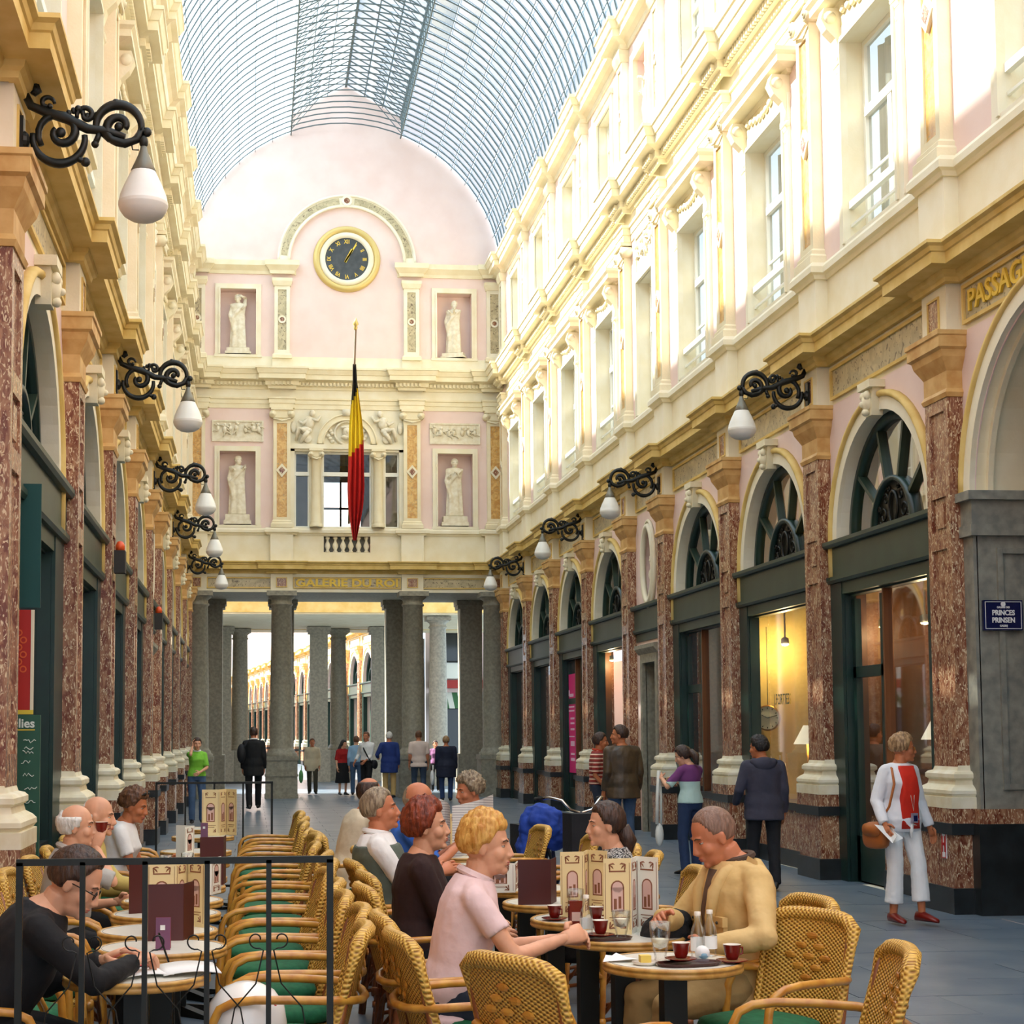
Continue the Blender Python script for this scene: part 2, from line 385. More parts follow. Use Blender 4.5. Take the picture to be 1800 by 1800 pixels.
def shop_room(back, side):
    def f():
        m = MB().mat(back); d = -1.9
        m.quad((-1.5, d, 0), (1.5, d, 0), (1.5, d, 5), (-1.5, d, 5)); m.mat(side)
        for a in (-1.5, 1.5): m.quad((a, -.12, 0), (a, d, 0), (a, d, 5), (a, -.12, 5))
        m.quad((-1.5, -.12, 5), (1.5, -.12, 5), (1.5, d, 5), (-1.5, d, 5)); m.mat(WOOD); m.quad((-1.5, -.12, .02), (1.5, -.12, .02), (1.5, d, .02), (-1.5, d, .02)); return m
    return f
def frieze_panel(hw):
    def f():
        m = MB().mat(GOLDC); frame_rect(m, -hw, hw, 5.33, 5.62, .035, -.01, .035); m.mat(MARBG); m.box(-hw, hw, -.01, .012, 5.33, 5.62); return m
    return f
C1P = [(-.02, 5.70), (.05, 5.70), (.06, 5.74), (.09, 5.76), (.10, 5.80), (.27, 5.80), (.27, 5.90), (.285, 5.91), (.30, 5.95), (.335, 5.97), (.335, 6.0), (-.02, 6.03)]
C2P = [(-.02, 10.48), (.03, 10.48), (.04, 10.55), (.10, 10.56), (.10, 10.66), (.14, 10.68), (.27, 10.70), (.27, 10.82), (.29, 10.83), (.33, 10.94), (.35, 10.95), (.35, 11.0), (-.02, 11.03)]
C3P = [(-.02, 13.38), (.03, 13.38), (.05, 13.45), (.12, 13.50), (.22, 13.52), (.22, 13.64), (.25, 13.66), (.30, 13.76), (.32, 13.77), (.32, 13.83), (-.02, 13.86)]
SILLP = [(-.02, 6.70), (.02, 6.70), (.04, 6.74), (.08, 6.76), (.08, 6.83), (.05, 6.88), (-.02, 6.88)]
def parapet_block():
    m = MB().mat(CREAM2); m.box(-.29, .29, -.01, .14, 6.0, 6.72); return m
def volute_cap(hw, z0, z1, w0, p):
    """ionic capital: abacus, cushion and two scrolls"""
    m = MB().mat(CREAM); m.box(-hw-.06, hw+.06, w0, p+.07, z1-.06, z1); m.box(-hw, hw, w0, p+.03, z0, z1-.06); m.smooth = True
    r = (z1-z0)*.36
    for s in (-1, 1):
        for q, rr in ((p+.05, r), (p+.065, r*.6), (p+.08, r*.28)): m.lathe([(.001, w0), (rr, w0), (rr, q), (.001, q)], 12, (s*(hw+.015), 0, z1-.07-r), 1)
    m.tube([(-hw, p+.03, z0-.02), (0, p+.05, z0-.08), (hw, p+.03, z0-.02)], .022, 5); return m
def pil2():
    m = MB().mat(CREAM); m.box(-.22, .22, -.01, .10, 6.88, 9.72)
    for a, b in ((-.22, -.13), (.13, .22)): m.box(a, b, .10, .13, 6.88, 9.72)
    m.box(-.13, .13, .10, .13, 6.88, 7.15); m.box(-.13, .13, .10, .13, 9.58, 9.72)
    molding(m, [(-.22, -.02), (-.22, .13), (.22, .13), (.22, -.02)], [(-.03, 6.88), (.06, 6.88), (.06, 6.98), (.03, 7.01), (.03, 7.05), (0, 7.08), (-.03, 7.08)])
    m.mat(MARBO); m.box(-.13, .13, .095, .108, 7.15, 9.58)
    m.mat(CREAM2); m.prism([(0, 8.18), (.15, 8.36), (0, 8.54), (-.15, 8.36)], 1, .10, .145); m.mat(MARB); m.prism([(0, 8.26), (.085, 8.36), (0, 8.46), (-.085, 8.36)], 1, .14, .15); return m
def pil3():
    m = MB().mat(CREAM2); m.box(-.2, .2, -.01, .09, 11.28, 13.2)
    for a, b in ((-.2, -.11), (.11, .2)): m.box(a, b, .09, .12, 11.28, 13.2)
    m.box(-.11, .11, .09, .12, 11.28, 11.5); m.box(-.11, .11, .09, .12, 13.08, 13.2)
    m.mat(MARBG); m.box(-.11, .11, .085, .098, 11.5, 13.08); m.mat(CREAM2); m.lathe([(.06, .1), (.06, .125), (.105, .125), (.105, .1)], 14, (0, 0, 12.3), 1)
    m.mat(MARB); m.lathe([(.001, .1), (.06, .1), (.06, .112), (.001, .112)], 12, (0, 0, 12.3), 1)
    m.mat(CREAM); P_ = [(-.2, -.02), (-.2, .12), (.2, .12), (.2, -.02)]
    molding(m, P_, [(-.03, 11.28), (.05, 11.28), (.05, 11.36), (.02, 11.4), (-.03, 11.4)]); molding(m, P_, [(-.03, 13.18), (.02, 13.18), (.06, 13.3), (.06, 13.38), (-.03, 13.38)]); return m
def console():
    m = MB().mat(CREAM); prof = [(0, 8.85), (.05, 8.85), (.09, 8.95), (.06, 9.08), (.10, 9.2), (.2, 9.3), (.26, 9.42), (.22, 9.54), (0, 9.54)]
    m.prism(prof, 0, -.075, .075); m.smooth = True
    m.lathe([(.001, -.09), (.07, -.09), (.07, .09), (.001, .09)], 12, (0, .16, 9.43), 0); m.lathe([(.001, -.085), (.04, -.085), (.04, .085), (.001, .085)], 10, (0, .045, 8.93), 0)
    m.ell((0, .03, 8.74), (.05, .03, .05)); m.ell((0, .03, 8.64), (.03, .025, .05)); return m
def hood():
    m = MB().mat(CREAM); molding(m, [(-.92, -.02), (-.92, .0), (.92, .0), (.92, -.02)], [(-.02, 9.54), (.05, 9.54), (.08, 9.58), (.24, 9.60), (.24, 9.68), (.28, 9.72), (.28, 9.77), (-.02, 9.80)])
    m.box(-.86, .86, -.01, .04, 9.33, 9.54); m.smooth = True
    for i in range(9):                           # carved swag
        x = -.6+i*.15; m.ell((x, .06, 9.43-.05*math.cos((i-4)*.7)), (.07, .035, .05), 7, 5)
    return m
def win2_trim():
    m = MB().mat(CREAM2); frame_rect(m, -.73, .73, 6.9, 9.15, .17, -.01, .045, False); frame_rect(m, -.727, .727, 6.9, 9.147, .05, -.012, .07, False)
    m.prism([(-.25, 6.88), (.05, 6.88), (.05, 6.92), (-.25, 6.94)], 0, -.9, .9); return m
def sash(hw, z0, z1, zt, w=-.22):
    def f():
        m = MB().mat(WHITEP); t = .06
        m.box(-hw, -hw+t, w-.04, w+.03, z0, z1); m.box(hw-t, hw, w-.04, w+.03, z0, z1); m.box(-hw+t, hw-t, w-.04, w+.03, z1-t, z1); m.box(-hw+t, hw-t, w-.04, w+.03, z0, z0+t)
        m.box(-hw+t, hw-t, w-.04, w+.04, zt-.05, zt+.05); m.box(-.05, .05, w-.04, w+.03, z0+t, zt-.05); 
        for s in (-1, 1): m.box(min(s*.05, s*(hw-t)), max(s*.05, s*(hw-t)), w-.02, w+.01, z0+.75, z0+.78)
        return m
    return f
def pane(hw, z0, z1, w=-.23):
    def f(): m = MB().mat(WING); m.quad((-hw, w, z0), (hw, w, z0), (hw, w, z1), (-hw, w, z1)); return m
    return f
def curtain(hw, z0, z1, w=-.42):
    def f():
        m = MB().mat(CURT); n = 24; m.smooth = True
        for i in range(n):
            a, b = -hw+2*hw*i/n, -hw+2*hw*(i+1)/n; wa, wb = w+.03*math.sin(i*1.9), w+.03*math.sin((i+1)*1.9)
            m.quad((a, wa, z0), (b, wb, z0), (b, wb, z1), (a, wa, z1))
        return m
    return f
def guard():
    m = MB().mat(WHITEP); m.box(-.73, .73, -.06, -.0, 7.28, 7.36); m.box(-.73, .73, -.05, -.02, 7.08, 7.11); return m
def win3_trim():
    m = MB().mat(CREAM2); frame_rect(m, -.58, .58, 11.45, 12.98, .14, -.01, .04, False); m.prism([(-.02, 13.1), (.06, 13.12), (.09, 13.2), (-.02, 13.22)], 0, -.75, .75); return m
def rect_niche_trim(hw, z0, z1):
    def f(): m = MB().mat(CREAM2); frame_rect(m, -hw, hw, z0, z1, .13, -.01, .05, False); frame_rect(m, -hw+.003, hw-.003, z0, z1-.003, .04, -.012, .075, False); m.box(-hw-.15, hw+.15, -.01, .06, z0-.07, z0); return m
    return f
def relief(hw, z0, z1, n, seed):
    """carved panel: frame, ground and a crowd of small modelled figures"""
    def f():
        r = random.Random(seed); m = MB().mat(STATUE); m.box(-hw, hw, -.01, .015, z0, z1); frame_rect(m, -hw, hw, z0, z1, .04, -.01, .04); m.smooth = True
        h = z1-z0
        for i in range(n):
            x = -hw*.85+1.7*hw*i/(n-1) if n > 1 else 0; x += r.uniform(-.03, .03); zc = z0+h*r.uniform(.45, .6); sc = h*r.uniform(.8, 1)
            m.ell((x, .035, zc+.33*sc), (.085*sc, .05, .1*sc), 7, 5); m.ell((x+r.uniform(-.04, .04)*sc, .03, zc+.06*sc), (.13*sc, .05, .2*sc), 8, 5)
            for k in range(4):
                a = r.uniform(0, 6.28); L = .34*sc; p0 = (x, .04, zc+(.15 if k < 2 else -.1)*sc); q = (x+L*math.cos(a), .035, max(z0+.02, min(z1-.02, zc+(.15 if k < 2 else -.1)*sc+L*.8*math.sin(a))))
                m.tube([p0, ((p0[0]+q[0])/2+r.uniform(-.03, .03), .05, (p0[2]+q[2])/2+.03), q], [.05*sc, .042*sc, .03*sc], 5)
        return m
    return f
def oval_ring():
    m = MB().mat(CREAM2); m.smooth = True
    for rr, w, t in ((1, .04, .05), (1.14, .03, .03)): m.tube([(.36*rr*math.cos(t_*PI/14), w, 4.35+.62*rr*math.sin(t_*PI/14)) for t_ in range(28)], t, 6, closed=True)
    return m

def wall_side(nm, X, sgn, end_u0):
    """one long facade; u = sgn*Y"""
    root = MB()
    us = [sgn*p for p in PIL]
    for i in range(len(PIL)-1):
        a, b = sorted((us[i], us[i+1])); c = (a+b)/2
        root.mat(PINK)
        if i == 0 and sgn > 0:
            opening(root, a, b, 0, 5.25, c, 1.55, 0, 3.68, .01, True, 24)
        elif i == NICHE:
            n = 24; pts = [(c+.36*math.cos(2*PI*k/n), 4.35+.62*math.sin(2*PI*k/n)) for k in range(n+1)]
            root.quad((a, 0, 0), (c-.55, 0, 0), (c-.55, 0, 3.0), (a, 0, 3.0)); root.quad((c+.55, 0, 0), (b, 0, 0), (b, 0, 3.0), (c+.55, 0, 3.0)); root.quad((a, 0, 3), (b, 0, 3), (b, 0, 3.5), (a, 0, 3.5))
            for k in range(n):
                p, q = pts[k], pts[k+1]
                def edge(p):
                    dx, dz = p[0]-c, p[1]-4.35; t = min(((b-a)/2)/abs(dx) if abs(dx) > 1e-6 else 1e9, (.9 if dz > 0 else .85)/abs(dz) if abs(dz) > 1e-6 else 1e9); return (c+dx*t, 4.35+dz*t)
                e1, e2 = edge(p), edge(q); root.quad((p[0], 0, p[1]), (q[0], 0, q[1]), (e2[0], 0, e2[1]), (e1[0], 0, e1[1]))
                root.quad((p[0], 0, p[1]), (q[0], 0, q[1]), (q[0], -.3, q[1]), (p[0], -.3, p[1]))
            for ca, cb in ((a, 5.25), (b, 5.25), (a, 3.5), (b, 3.5)): pass
            root.poly([(a, 0, 3.5), (b, 0, 3.5), (b, -.001, 5.25), (a, -.001, 5.25)]) if False else None
            root.poly([(p[0], -.3, p[1]) for p in pts[:-1]])
            root.mat(GREYST); opening(root, c-.55, c+.55, 0, 3.0, c, .42, 0, 2.75, .3)
        else:
            opening(root, a, b, 0, 5.25, c, R1, 0, 3.70, .13, True, 24, rm=CREAM2)
        root.mat(CREAM2); root.quad((a, 0, 5.25), (b, 0, 5.25), (b, 0, 6.72), (a, 0, 6.72)); root.quad((a, 0, 9.98), (b, 0, 9.98), (b, 0, 11.28), (a, 0, 11.28))
        root.mat(PINK); opening(root, a, b, 6.72, 9.98, c, .73 if i != NICHE else .55, 6.9, 9.15, .28, rm=CREAM2); root.mat(PINK)
        if i != NICHE: opening(root, a, b, 11.28, 14.2, c, .58, 11.45, 12.98, .25, rm=CREAM2); root.mat(PINK)
        else:
            opening(root, a, b, 11.28, 14.2, c, .42, 11.4, 12.95, .35); root.quad((c-.42, -.35, 11.4), (c+.42, -.35, 11.4), (c+.42, -.35, 12.95), (c-.42, -.35, 12.95))
    # ends of the wall and the plain stretch behind the viewer
    e0, e1 = sorted((us[-1], sgn*(YE+.3))); root.mat(PINK); root.quad((e0, 0, 0), (e1, 0, 0), (e1, 0, 14.2), (e0, 0, 14.2))
    g0, g1 = sorted((us[0], sgn*-15)); root.quad((g0, 0, 5.25), (g1, 0, 5.25), (g1, 0, 14.2), (g0, 0, 14.2)); root.mat(MARBL); root.quad((g0, 0, 0), (g1, 0, 0), (g1, 0, 5.25), (g0, 0, 5.25))
    W_ = root.build(nm, kind='structure'); W_.location = (X, 0, 0); W_.rotation_euler = (0, 0, PI/2*sgn)
    u0, u1 = sorted((us[0]-sgn*4, sgn*YE))
    up = us+[us[0]-sgn*3.47]
    for i, u in enumerate(us):
        pilaster(W_, u)
        inst('pblock', parapet_block, 'parapet_block', W_, (u, 0, 0)); p2 = inst('pil2', pil2, 'upper_pilaster', W_, (u, 0, 0)); inst('vol2', lambda: volute_cap(.22, 9.72, 9.98, -.01, .13), 'capital', p2)
        inst('pil3', pil3, 'top_pilaster', W_, (u, 0, 0))
    c = MB().mat(GOLDC); molding(c, breaks(u0, u1, up, .31, .13), C1P); c.build('cornice', None, W_)
    c = MB().mat(CREAM2); molding(c, breaks(u0, u1, up, .3, .14), SILLP); c.build('sill_course', None, W_)
    c = MB().mat(CREAM); bp = breaks(u0, u1, up, .27, .13); molding(c, bp, [(-.02, 9.98), (.02, 9.98), (.02, 10.1), (.035, 10.1), (.035, 10.2), (.06, 10.22), (.06, 10.26), (-.02, 10.26)]); molding(c, bp, C2P); c.build('cornice', None, W_)
    d = MB().mat(CREAM); u = u0
    while u < u1:
        near = any(abs(u-k) < .27 for k in up); w = .23 if near else .10
        d.box(u, u+.055, w-.01, w+.05, 10.57, 10.65); u += .1
    d.build('dentil_course', None, W_, kind='stuff')
    c = MB().mat(CREAM); molding(c, breaks(u0, u1, up, .26, .12), C3P); c.build('cornice', None, W_)
    for i in range(len(PIL)-1):
        ctr = (us[i]+us[i+1])/2; L = (ctr, 0, 0); wd = PIL[i+1]-PIL[i]
        if not (i == 0 and sgn > 0): inst('fp%.2f' % wd, frieze_panel(wd/2-.42), 'frieze_panel', W_, L)
        if i == NICHE:
            inst('oval', oval_ring, 'oval_frame', W_, L)
            inst('ntr', lambda: transom(.97), 'transom', W_, L)
            def door():
                m = MB().mat(GREEN); m.box(-.42, .42, -.3, -.24, 0, 2.75)
                for z0, z1 in ((.25, 1.0), (1.15, 1.9), (2.0, 2.6)):
                    for s in (-1, 1): m.box(min(s*.06, s*.34), max(s*.06, s*.34), -.25, -.22, z0, z1)
                return m
            inst('ndoor', door, 'door', W_, L)
            def surround():
                m = MB().mat(GREYST); frame_rect(m, -.42, .42, 0, 2.75, .14, -.02, .06, False); m.prism([(-.02, 2.89), (.06, 2.89), (.13, 2.98), (.13, 3.04), (-.02, 3.06)], 0, -.66, .66); return m
            inst('nsur', surround, 'door_surround', W_, L)
            t = inst('nw2', lambda: (lambda m: (frame_rect(m, -.55, .55, 6.9, 9.15, .14, -.01, .05, False), m)[1])(MB().mat(CREAM2)), 'window_surround', W_, L)
            s = inst('ns2', sash(.55, 6.9, 9.15, 8.35), 'sash', t); inst('np2', pane(.55, 6.9, 9.15), 'pane', t); inst('nc2', curtain(.6, 6.9, 9.15), 'curtain', t)
            inst('nrel', relief(.55, 9.32, 9.9, 4, 3), 'carved_relief', W_, L)
            inst('nt3', rect_niche_trim(.42, 11.4, 12.95), 'niche_surround', W_, L)
            continue
        if not (i == 0 and sgn > 0):
            a = inst('archi', archivolt, 'archivolt', W_, L); inst('key', keystone, 'keystone', a)
            fr = inst('fanf', fan_frame, 'fanlight', W_, L); inst('fang', fan_glass, 'pane', fr); inst('hub', hub, 'hub_plate', fr)
            for k in range(1, 5): inst('fbar', fan_bar, 'glazing_bar', fr, (0, 0, 3.70), (0, -PI*k/5, 0))
            inst('tr%.2f' % wd, lambda: transom(wd/2-.26), 'transom', W_, L)
            dr = (sgn > 0 and i in (1, 3, 6)) or (sgn < 0 and i in (2, 5))
            sh = inst('shop%d' % dr if wd < 3.6 else 'shopw', shopfront(dr, False, wd/2-.25), 'shopfront', W_, L); inst('spane', shop_pane, 'pane', sh)
            if sgn > 0: bk = {1: (SHOPC, WOOD), 2: (SHOPC, SHOPC), 3: (BRICK, BRICK), 5: (SHOPC, WOOD)}.get(i, (WOOD, WOOD))
            else: bk = (GREEN, GREEN)
            inst('room%s%s' % (bk[0].name, bk[1].name), shop_room(*bk), 'shop_room', W_, L)
        t = inst('w2t', win2_trim, 'window_surround', W_, L); inst('w2s', sash(.73, 6.9, 9.15, 8.35), 'sash', t); inst('w2p', pane(.73, 6.9, 9.15), 'pane', t); inst('w2c', curtain(.78, 6.9, 9.15), 'curtain', t); inst('w2g', guard, 'guard_rail', t)
        h = inst('hood', hood, 'window_hood', W_, L)
        for s in (-1, 1): inst('cons', console, 'console', h, (s*.82, 0, 0))
        t = inst('w3t', win3_trim, 'window_surround', W_, L); inst('w3s', sash(.58, 11.45, 12.98, 12.5, -.2), 'sash', t); inst('w3p', pane(.58, 11.45, 12.98, -.21), 'pane', t); inst('w3c', curtain(.62, 11.45, 12.98, -.36), 'curtain', t)
    return W_
WR = wall_side('wall_right', XR, 1, 0)
WL = wall_side('wall_left', XL, -1, 0)
# ---- passage opening in the right wall
YC = (PIL[0]+PIL[1])/2
m = MB().mat(GREYST2)
for s in (-1, 1):
    f = YC+s*1.55; o = YC+s*1.9
    a, b = sorted((f, o)); m.box(a, b, -3.5, .03, .93, 3.36)
    m.mat(GREYST2); m.box(min(f-s*.06, o), max(f-s*.06, o), -3.5, .07, 3.36, 3.46); m.box(min(f-s*.03, o), max(f-s*.03, o), -3.5, .05, 3.46, 3.68); m.box(min(f-s*.09, o), max(f-s*.09, o), -3.5, .1, 3.68, 3.76)
    for w0, w1 in ((-.95, -.18), (-2.0, -1.1), (-3.2, -2.15)):     # raised panel frames on the jamb
        for z0, z1 in ((1.1, 3.25),):
            y0, y1 = sorted((f, f-s*.03)); m.box(y0, y1, w0, w0+.05, z0, z1); m.box(y0, y1, w1-.05, w1, z0, z1); m.box(y0, y1, w0+.051, w1-.051, z0, z0+.05); m.box(y0, y1, w0+.051, w1-.051, z1-.05, z1)
    y0, y1 = sorted((f, f-s*.02)); m.box(y0, y1, -.9, -.12, 3.5, 3.64)
    m.mat(MARB); m.box(min(f-s*.04, o), max(f-s*.04, o), -3.5, .06, .80, .93); m.mat(BLACKST); m.box(min(f-s*.05, o), max(f-s*.05, o), -3.5, .07, 0, .80); m.mat(GREYST2)
m.build('passage_pier', None, WR)
m = MB().mat(CREAM); n = 24
for i in range(n):
    a, b = PI*i/n, PI*(i+1)/n
    m.quad((YC+1.55*math.cos(a), 0, 3.7+1.55*math.sin(a)), (YC+1.55*math.cos(b), 0, 3.7+1.55*math.sin(b)), (YC+1.55*math.cos(b), -3.5, 3.7+1.55*math.sin(b)), (YC+1.55*math.cos(a), -3.5, 3.7+1.55*math.sin(a)))
for w in (-.1, -.95, -1.1, -2.0, -2.15): arch_band(m, YC, 3.7, [(1.50, w), (1.50, w-.05), (1.56, w-.05), (1.56, w)], 24)
m.quad((YC-2, -3.5, 0), (YC+2, -3.5, 0), (YC+2, -3.5, 6), (YC-2, -3.5, 6)); m.build('passage_vault', None, WR)
m = MB().mat(CREAM2); arch_band(m, YC, 3.70, [(1.55, 0), (1.55, .05), (1.68, .05), (1.68, 0)], 28); m.mat(GOLDC); m.smooth = True
arch_band(m, YC, 3.70, [(1.68, 0), (1.68, .06), (1.70, .08), (1.73, .08), (1.75, .05), (1.75, 0)], 28); m.build('archivolt', None, WR)
m = MB().mat(GOLDC); frame_rect(m, YC-1.6, YC+1.6, 5.33, 5.62, .035, -.01, .035); m.mat(MARBG); m.box(YC-1.6, YC+1.6, -.01, .012, 5.33, 5.62); fpn = m.build('name_panel', None, WR)
text('lettering', 'PASSAGE', .27, GOLDP, fpn, (YC+1.52, .025, 5.475), (PI/2, 0, PI), bold=.004, extrude=.012, align='LEFT', sx=1.12)

# ---- glass roof
RX, RR, RZ = 2.4, 4.09, 13.46
A0, A1 = math.radians(80.5), math.asin(1.45/RR)
def rp(a, r=RR): return (RX+r*math.sin(a), RZ+r*math.cos(a))
roof = MB().mat(STEEL)
for s in (-1, 1):                            # eaves beams carry the vault
    x, z = rp(s*A0); roof.box(x-.06, x+.06, -15, YE, z-.14, z+.02)
ROOF = roof.build('glass_roof', kind='structure')
NC = 8; DY = .375
def rib():
    m = MB().mat(STEEL); n = 28; pts = [rp(-A0+2*A0*i/n) for i in range(n+1)]
    m.loft([[(RX+(x-RX)*k, y, RZ+(z-RZ)*k) for k, y in ((1, -.012), (1, .012), (.994, .012), (.994, -.012))] for x, z in pts], True); return m
def rafter():
    m = MB().mat(STEEL)
    for s in (-1, 1):
        z0 = rp(A1)[1]; m.tube([(RX+s*1.45, 0, z0), (RX+s*1.45, 0, 17.8)], .018, 4); m.tube([(RX+s*1.48, 0, 17.78), (RX, 0, 18.6)], .02, 4)
        m.tube([(RX+s*1.45, 0, z0+.02), (RX+s*.7, 0, 18.2)], .011, 4)
    return m
y = YE-.15; k = 0
while y > -15:
    inst('rib', rib, 'rib', ROOF, (0, y, 0)); inst('rafter', rafter, 'lantern_rafter', ROOF, (0, y, 0)); y -= DY if y > 24 else 1.5; k += 1
pu = MB().mat(STEEL)
for s in (-1, 1):
    for i in range(NC+1):
        x, z = rp(s*(A0+(A1-A0)*i/NC), RR*.99); t = .03 if i in (0, NC) else .012; pu.box(x-t/2, x+t/2, -15, YE, z-t, z)
    pu.box(RX+s*1.45-.03, RX+s*1.45+.03, -15, YE, 17.72, 17.8)
    for i in range(1, 3): pu.box(RX+s*1.45*i/3-.01, RX+s*1.45*i/3+.01, -15, YE, 18.6-.8*i/3-.03, 18.6-.8*i/3)
pu.box(RX-.03, RX+.03, -15, YE, 18.56, 18.62); pu.build('purlins_and_ridge', None, ROOF)
def vpane(s, i):
    def f():
        m = MB().mat(ROOFG); a, b = [rp(s*(A0+(A1-A0)*(i+k)/NC)) for k in (.02, .98)]; g = .016
        m.quad((a[0], g, a[1]), (a[0], DY-g, a[1]), (b[0], DY-g, b[1]+.01), (b[0], g, b[1]+.01)); return m
    return f
rst = MB().mat(ROOFG); y = YE-.15-DY; npane = 0
while y > 24:
    for s in (-1, 1):
        for i in range(NC):
            if 30.4 < y < 37.3 and npane < 300: inst('vp%d%d' % (s, i), vpane(s, i), 'roof_pane', ROOF, (0, y, 0)); npane += 1
            else:
                a, b = [rp(s*(A0+(A1-A0)*(i+k)/NC)) for k in (.02, .98)]; rst.quad((a[0], y+.016, a[1]), (a[0], y+DY-.016, a[1]), (b[0], y+DY-.016, b[1]), (b[0], y+.016, b[1]))
    y -= DY
y0 = y+DY
for s in (-1, 1):
    for i in range(NC):
        a, b = [rp(s*(A0+(A1-A0)*(i+k)/NC)) for k in (0, 1)]; rst.quad((a[0], -15, a[1]), (a[0], y0, a[1]), (b[0], y0, b[1]), (b[0], -15, b[1]))
    rst.quad((RX+s*1.47, -15, 17.79), (RX+s*1.47, YE, 17.79), (RX, YE, 18.6), (RX, -15, 18.6))
rst.build('far_panes', None, ROOF, kind='stuff')
# ================================================================== end wall  (u = -(X-2.42), w towards the viewer)
EX = 2.42
e = MB()
e.mat(PINK)
for s in (-1, 1):
    a, b = sorted((s*2.0, s*3.62)); c = s*2.81
    opening(e, a, b, 6.88, 9.98, c, .46, 6.95, 8.86, .35); e.quad((c-.46, -.35, 6.95), (c+.46, -.35, 6.95), (c+.46, -.35, 8.86), (c-.46, -.35, 8.86))
    opening(e, a, b, 11.0, 13.6, c, .46, 11.38, 13.1, .35); e.quad((c-.46, -.35, 11.38), (c+.46, -.35, 11.38), (c+.46, -.35, 13.1), (c-.46, -.35, 13.1))
    for p, q in (sorted((s*1.5, s*2.0)), sorted((s*3.62, s*4.1))):
        e.quad((p, 0, 6.88), (q, 0, 6.88), (q, 0, 9.98), (p, 0, 9.98)); e.quad((p, 0, 11), (q, 0, 11), (q, 0, 13.6), (p, 0, 13.6))
e.quad((-1.5, 0, 11), (1.5, 0, 11), (1.5, 0, 13.6), (-1.5, 0, 13.6))
e.mat(CREAM2); e.quad((-1.5, 0, 8.98), (1.5, 0, 8.98), (1.5, 0, 9.98), (-1.5, 0, 9.98)); e.quad((-4.1, 0, 9.98), (4.1, 0, 9.98), (4.1, 0, 11), (-4.1, 0, 11))
for a, b in ((-4.1, -.6), (.6, 4.1)): e.quad((a, 0, 5.23), (b, 0, 5.23), (b, 0, 6.88), (a, 0, 6.88))
e.quad((-.6, 0, 5.23), (.6, 0, 5.23), (.6, 0, 6.27), (-.6, 0, 6.27)); e.quad((-.6, 0, 6.68), (.6, 0, 6.68), (.6, 0, 6.88), (-.6, 0, 6.88)); e.mat(GREYST2); e.quad((-.6, -.25, 6.2), (.6, -.25, 6.2), (.6, -.25, 6.7), (-.6, -.25, 6.7))
e.mat(PINK); n = 40
for i in range(n):                           # lunette under the vault
    u0, u1 = -4.04+8.08*i/n, -4.04+8.08*(i+1)/n
    z0, z1 = [RZ+math.sqrt(max(.01, RR**2-(u-.02)**2)) for u in (u0, u1)]
    e.quad((u0, 0, 13.6), (u1, 0, 13.6), (u1, 0, max(z1, 13.6)), (u0, 0, max(z0, 13.6)))
e.poly([(-1.47, -.02, 17.2), (1.47, -.02, 17.2), (1.47, -.02, 17.8), (0, -.02, 18.6), (-1.47, -.02, 17.8)])
e.mat(GREYST); e.quad((-4.1, 0, 5.234), (4.1, 0, 5.234), (4.1, -3.1, 5.234), (-4.1, -3.1, 5.23))
e.mat(PINK)
for a, b, z0, z1 in ((-4.1, -.6, 5.234, 14), (.55, 4.1, 5.234, 14), (-.6, .55, 5.234, 6.85), (-.6, .55, 8.55, 14)): e.quad((a, -3.1, z0), (b, -3.1, z0), (b, -3.1, z1), (a, -3.1, z1))
WE = e.build('wall_end', kind='structure'); WE.location = (EX, YE, 0); WE.rotation_euler = (0, 0, PI)
EP = [-3.86, -1.68, 1.68, 3.86]
def emold(nm, mt, prof, hw, d, cs=EP, u0=-4.1, u1=4.1):
    c = MB().mat(mt); molding(c, breaks(u0, u1, cs, hw, d), prof); return c.build(nm, None, WE)
emold('cornice', GOLDC, C1P, .33, .1); emold('cornice', CREAM, C2P, .33, .13); emold('sill_course', CREAM2, SILLP, .36, .12)
emold('architrave', CREAM, [(-.02, 9.98), (.02, 9.98), (.02, 10.1), (.035, 10.1), (.035, 10.2), (.06, 10.22), (.06, 10.26), (-.02, 10.26)], .3, .13)
for s in (-1, 1):
    c = MB().mat(CREAM); a, b = sorted((s*1.32, s*4.1)); molding(c, breaks(a, b, [s*1.68, s*3.86], .28, .1), [(-.02, 13.5), (.03, 13.5), (.05, 13.58), (.14, 13.68), (.16, 13.7), (.16, 13.83), (-.02, 13.85)]); c.build('impost_cornice', None, WE)
d = MB().mat(CREAM); u = -4.0
while u < 4:
    w = .23 if any(abs(u-k) < .3 for k in EP) else .1; d.box(u, u+.055, w-.01, w+.05, 10.57, 10.65); u += .1
d.build('dentil_course', None, WE, kind='stuff')
for u in EP:
    inst('pblock', parapet_block, 'parapet_block', WE, (u, 0, 0)); p2 = inst('pil2', pil2, 'upper_pilaster', WE, (u, 0, 0)); inst('vol2', None, 'capital', p2); inst('pil3', pil3, 'top_pilaster', WE, (u, 0, 0))
    def bl():
        m = MB().mat(CREAM2); m.box(-.25, .25, 0, .09, 11.0, 11.3); return m
    inst('ebl', bl, 'plinth_block', WE, (u, 0, 0))
c = MB().mat(CREAM2); c.box(-4.1, 4.1, -.01, .03, 11.0, 11.34); c.build('dado', None, WE)
for s in (-1, 1):
    inst('ent2', rect_niche_trim(.46, 6.95, 8.86), 'niche_surround', WE, (s*2.81, 0, 0)); inst('ent3', rect_niche_trim(.46, 11.38, 13.1), 'niche_surround', WE, (s*2.81, 0, 0))
    inst('erel%d' % s, relief(.62, 9.15, 9.62, 7, 10+s), 'carved_relief', WE, (s*2.81, 0, 0))
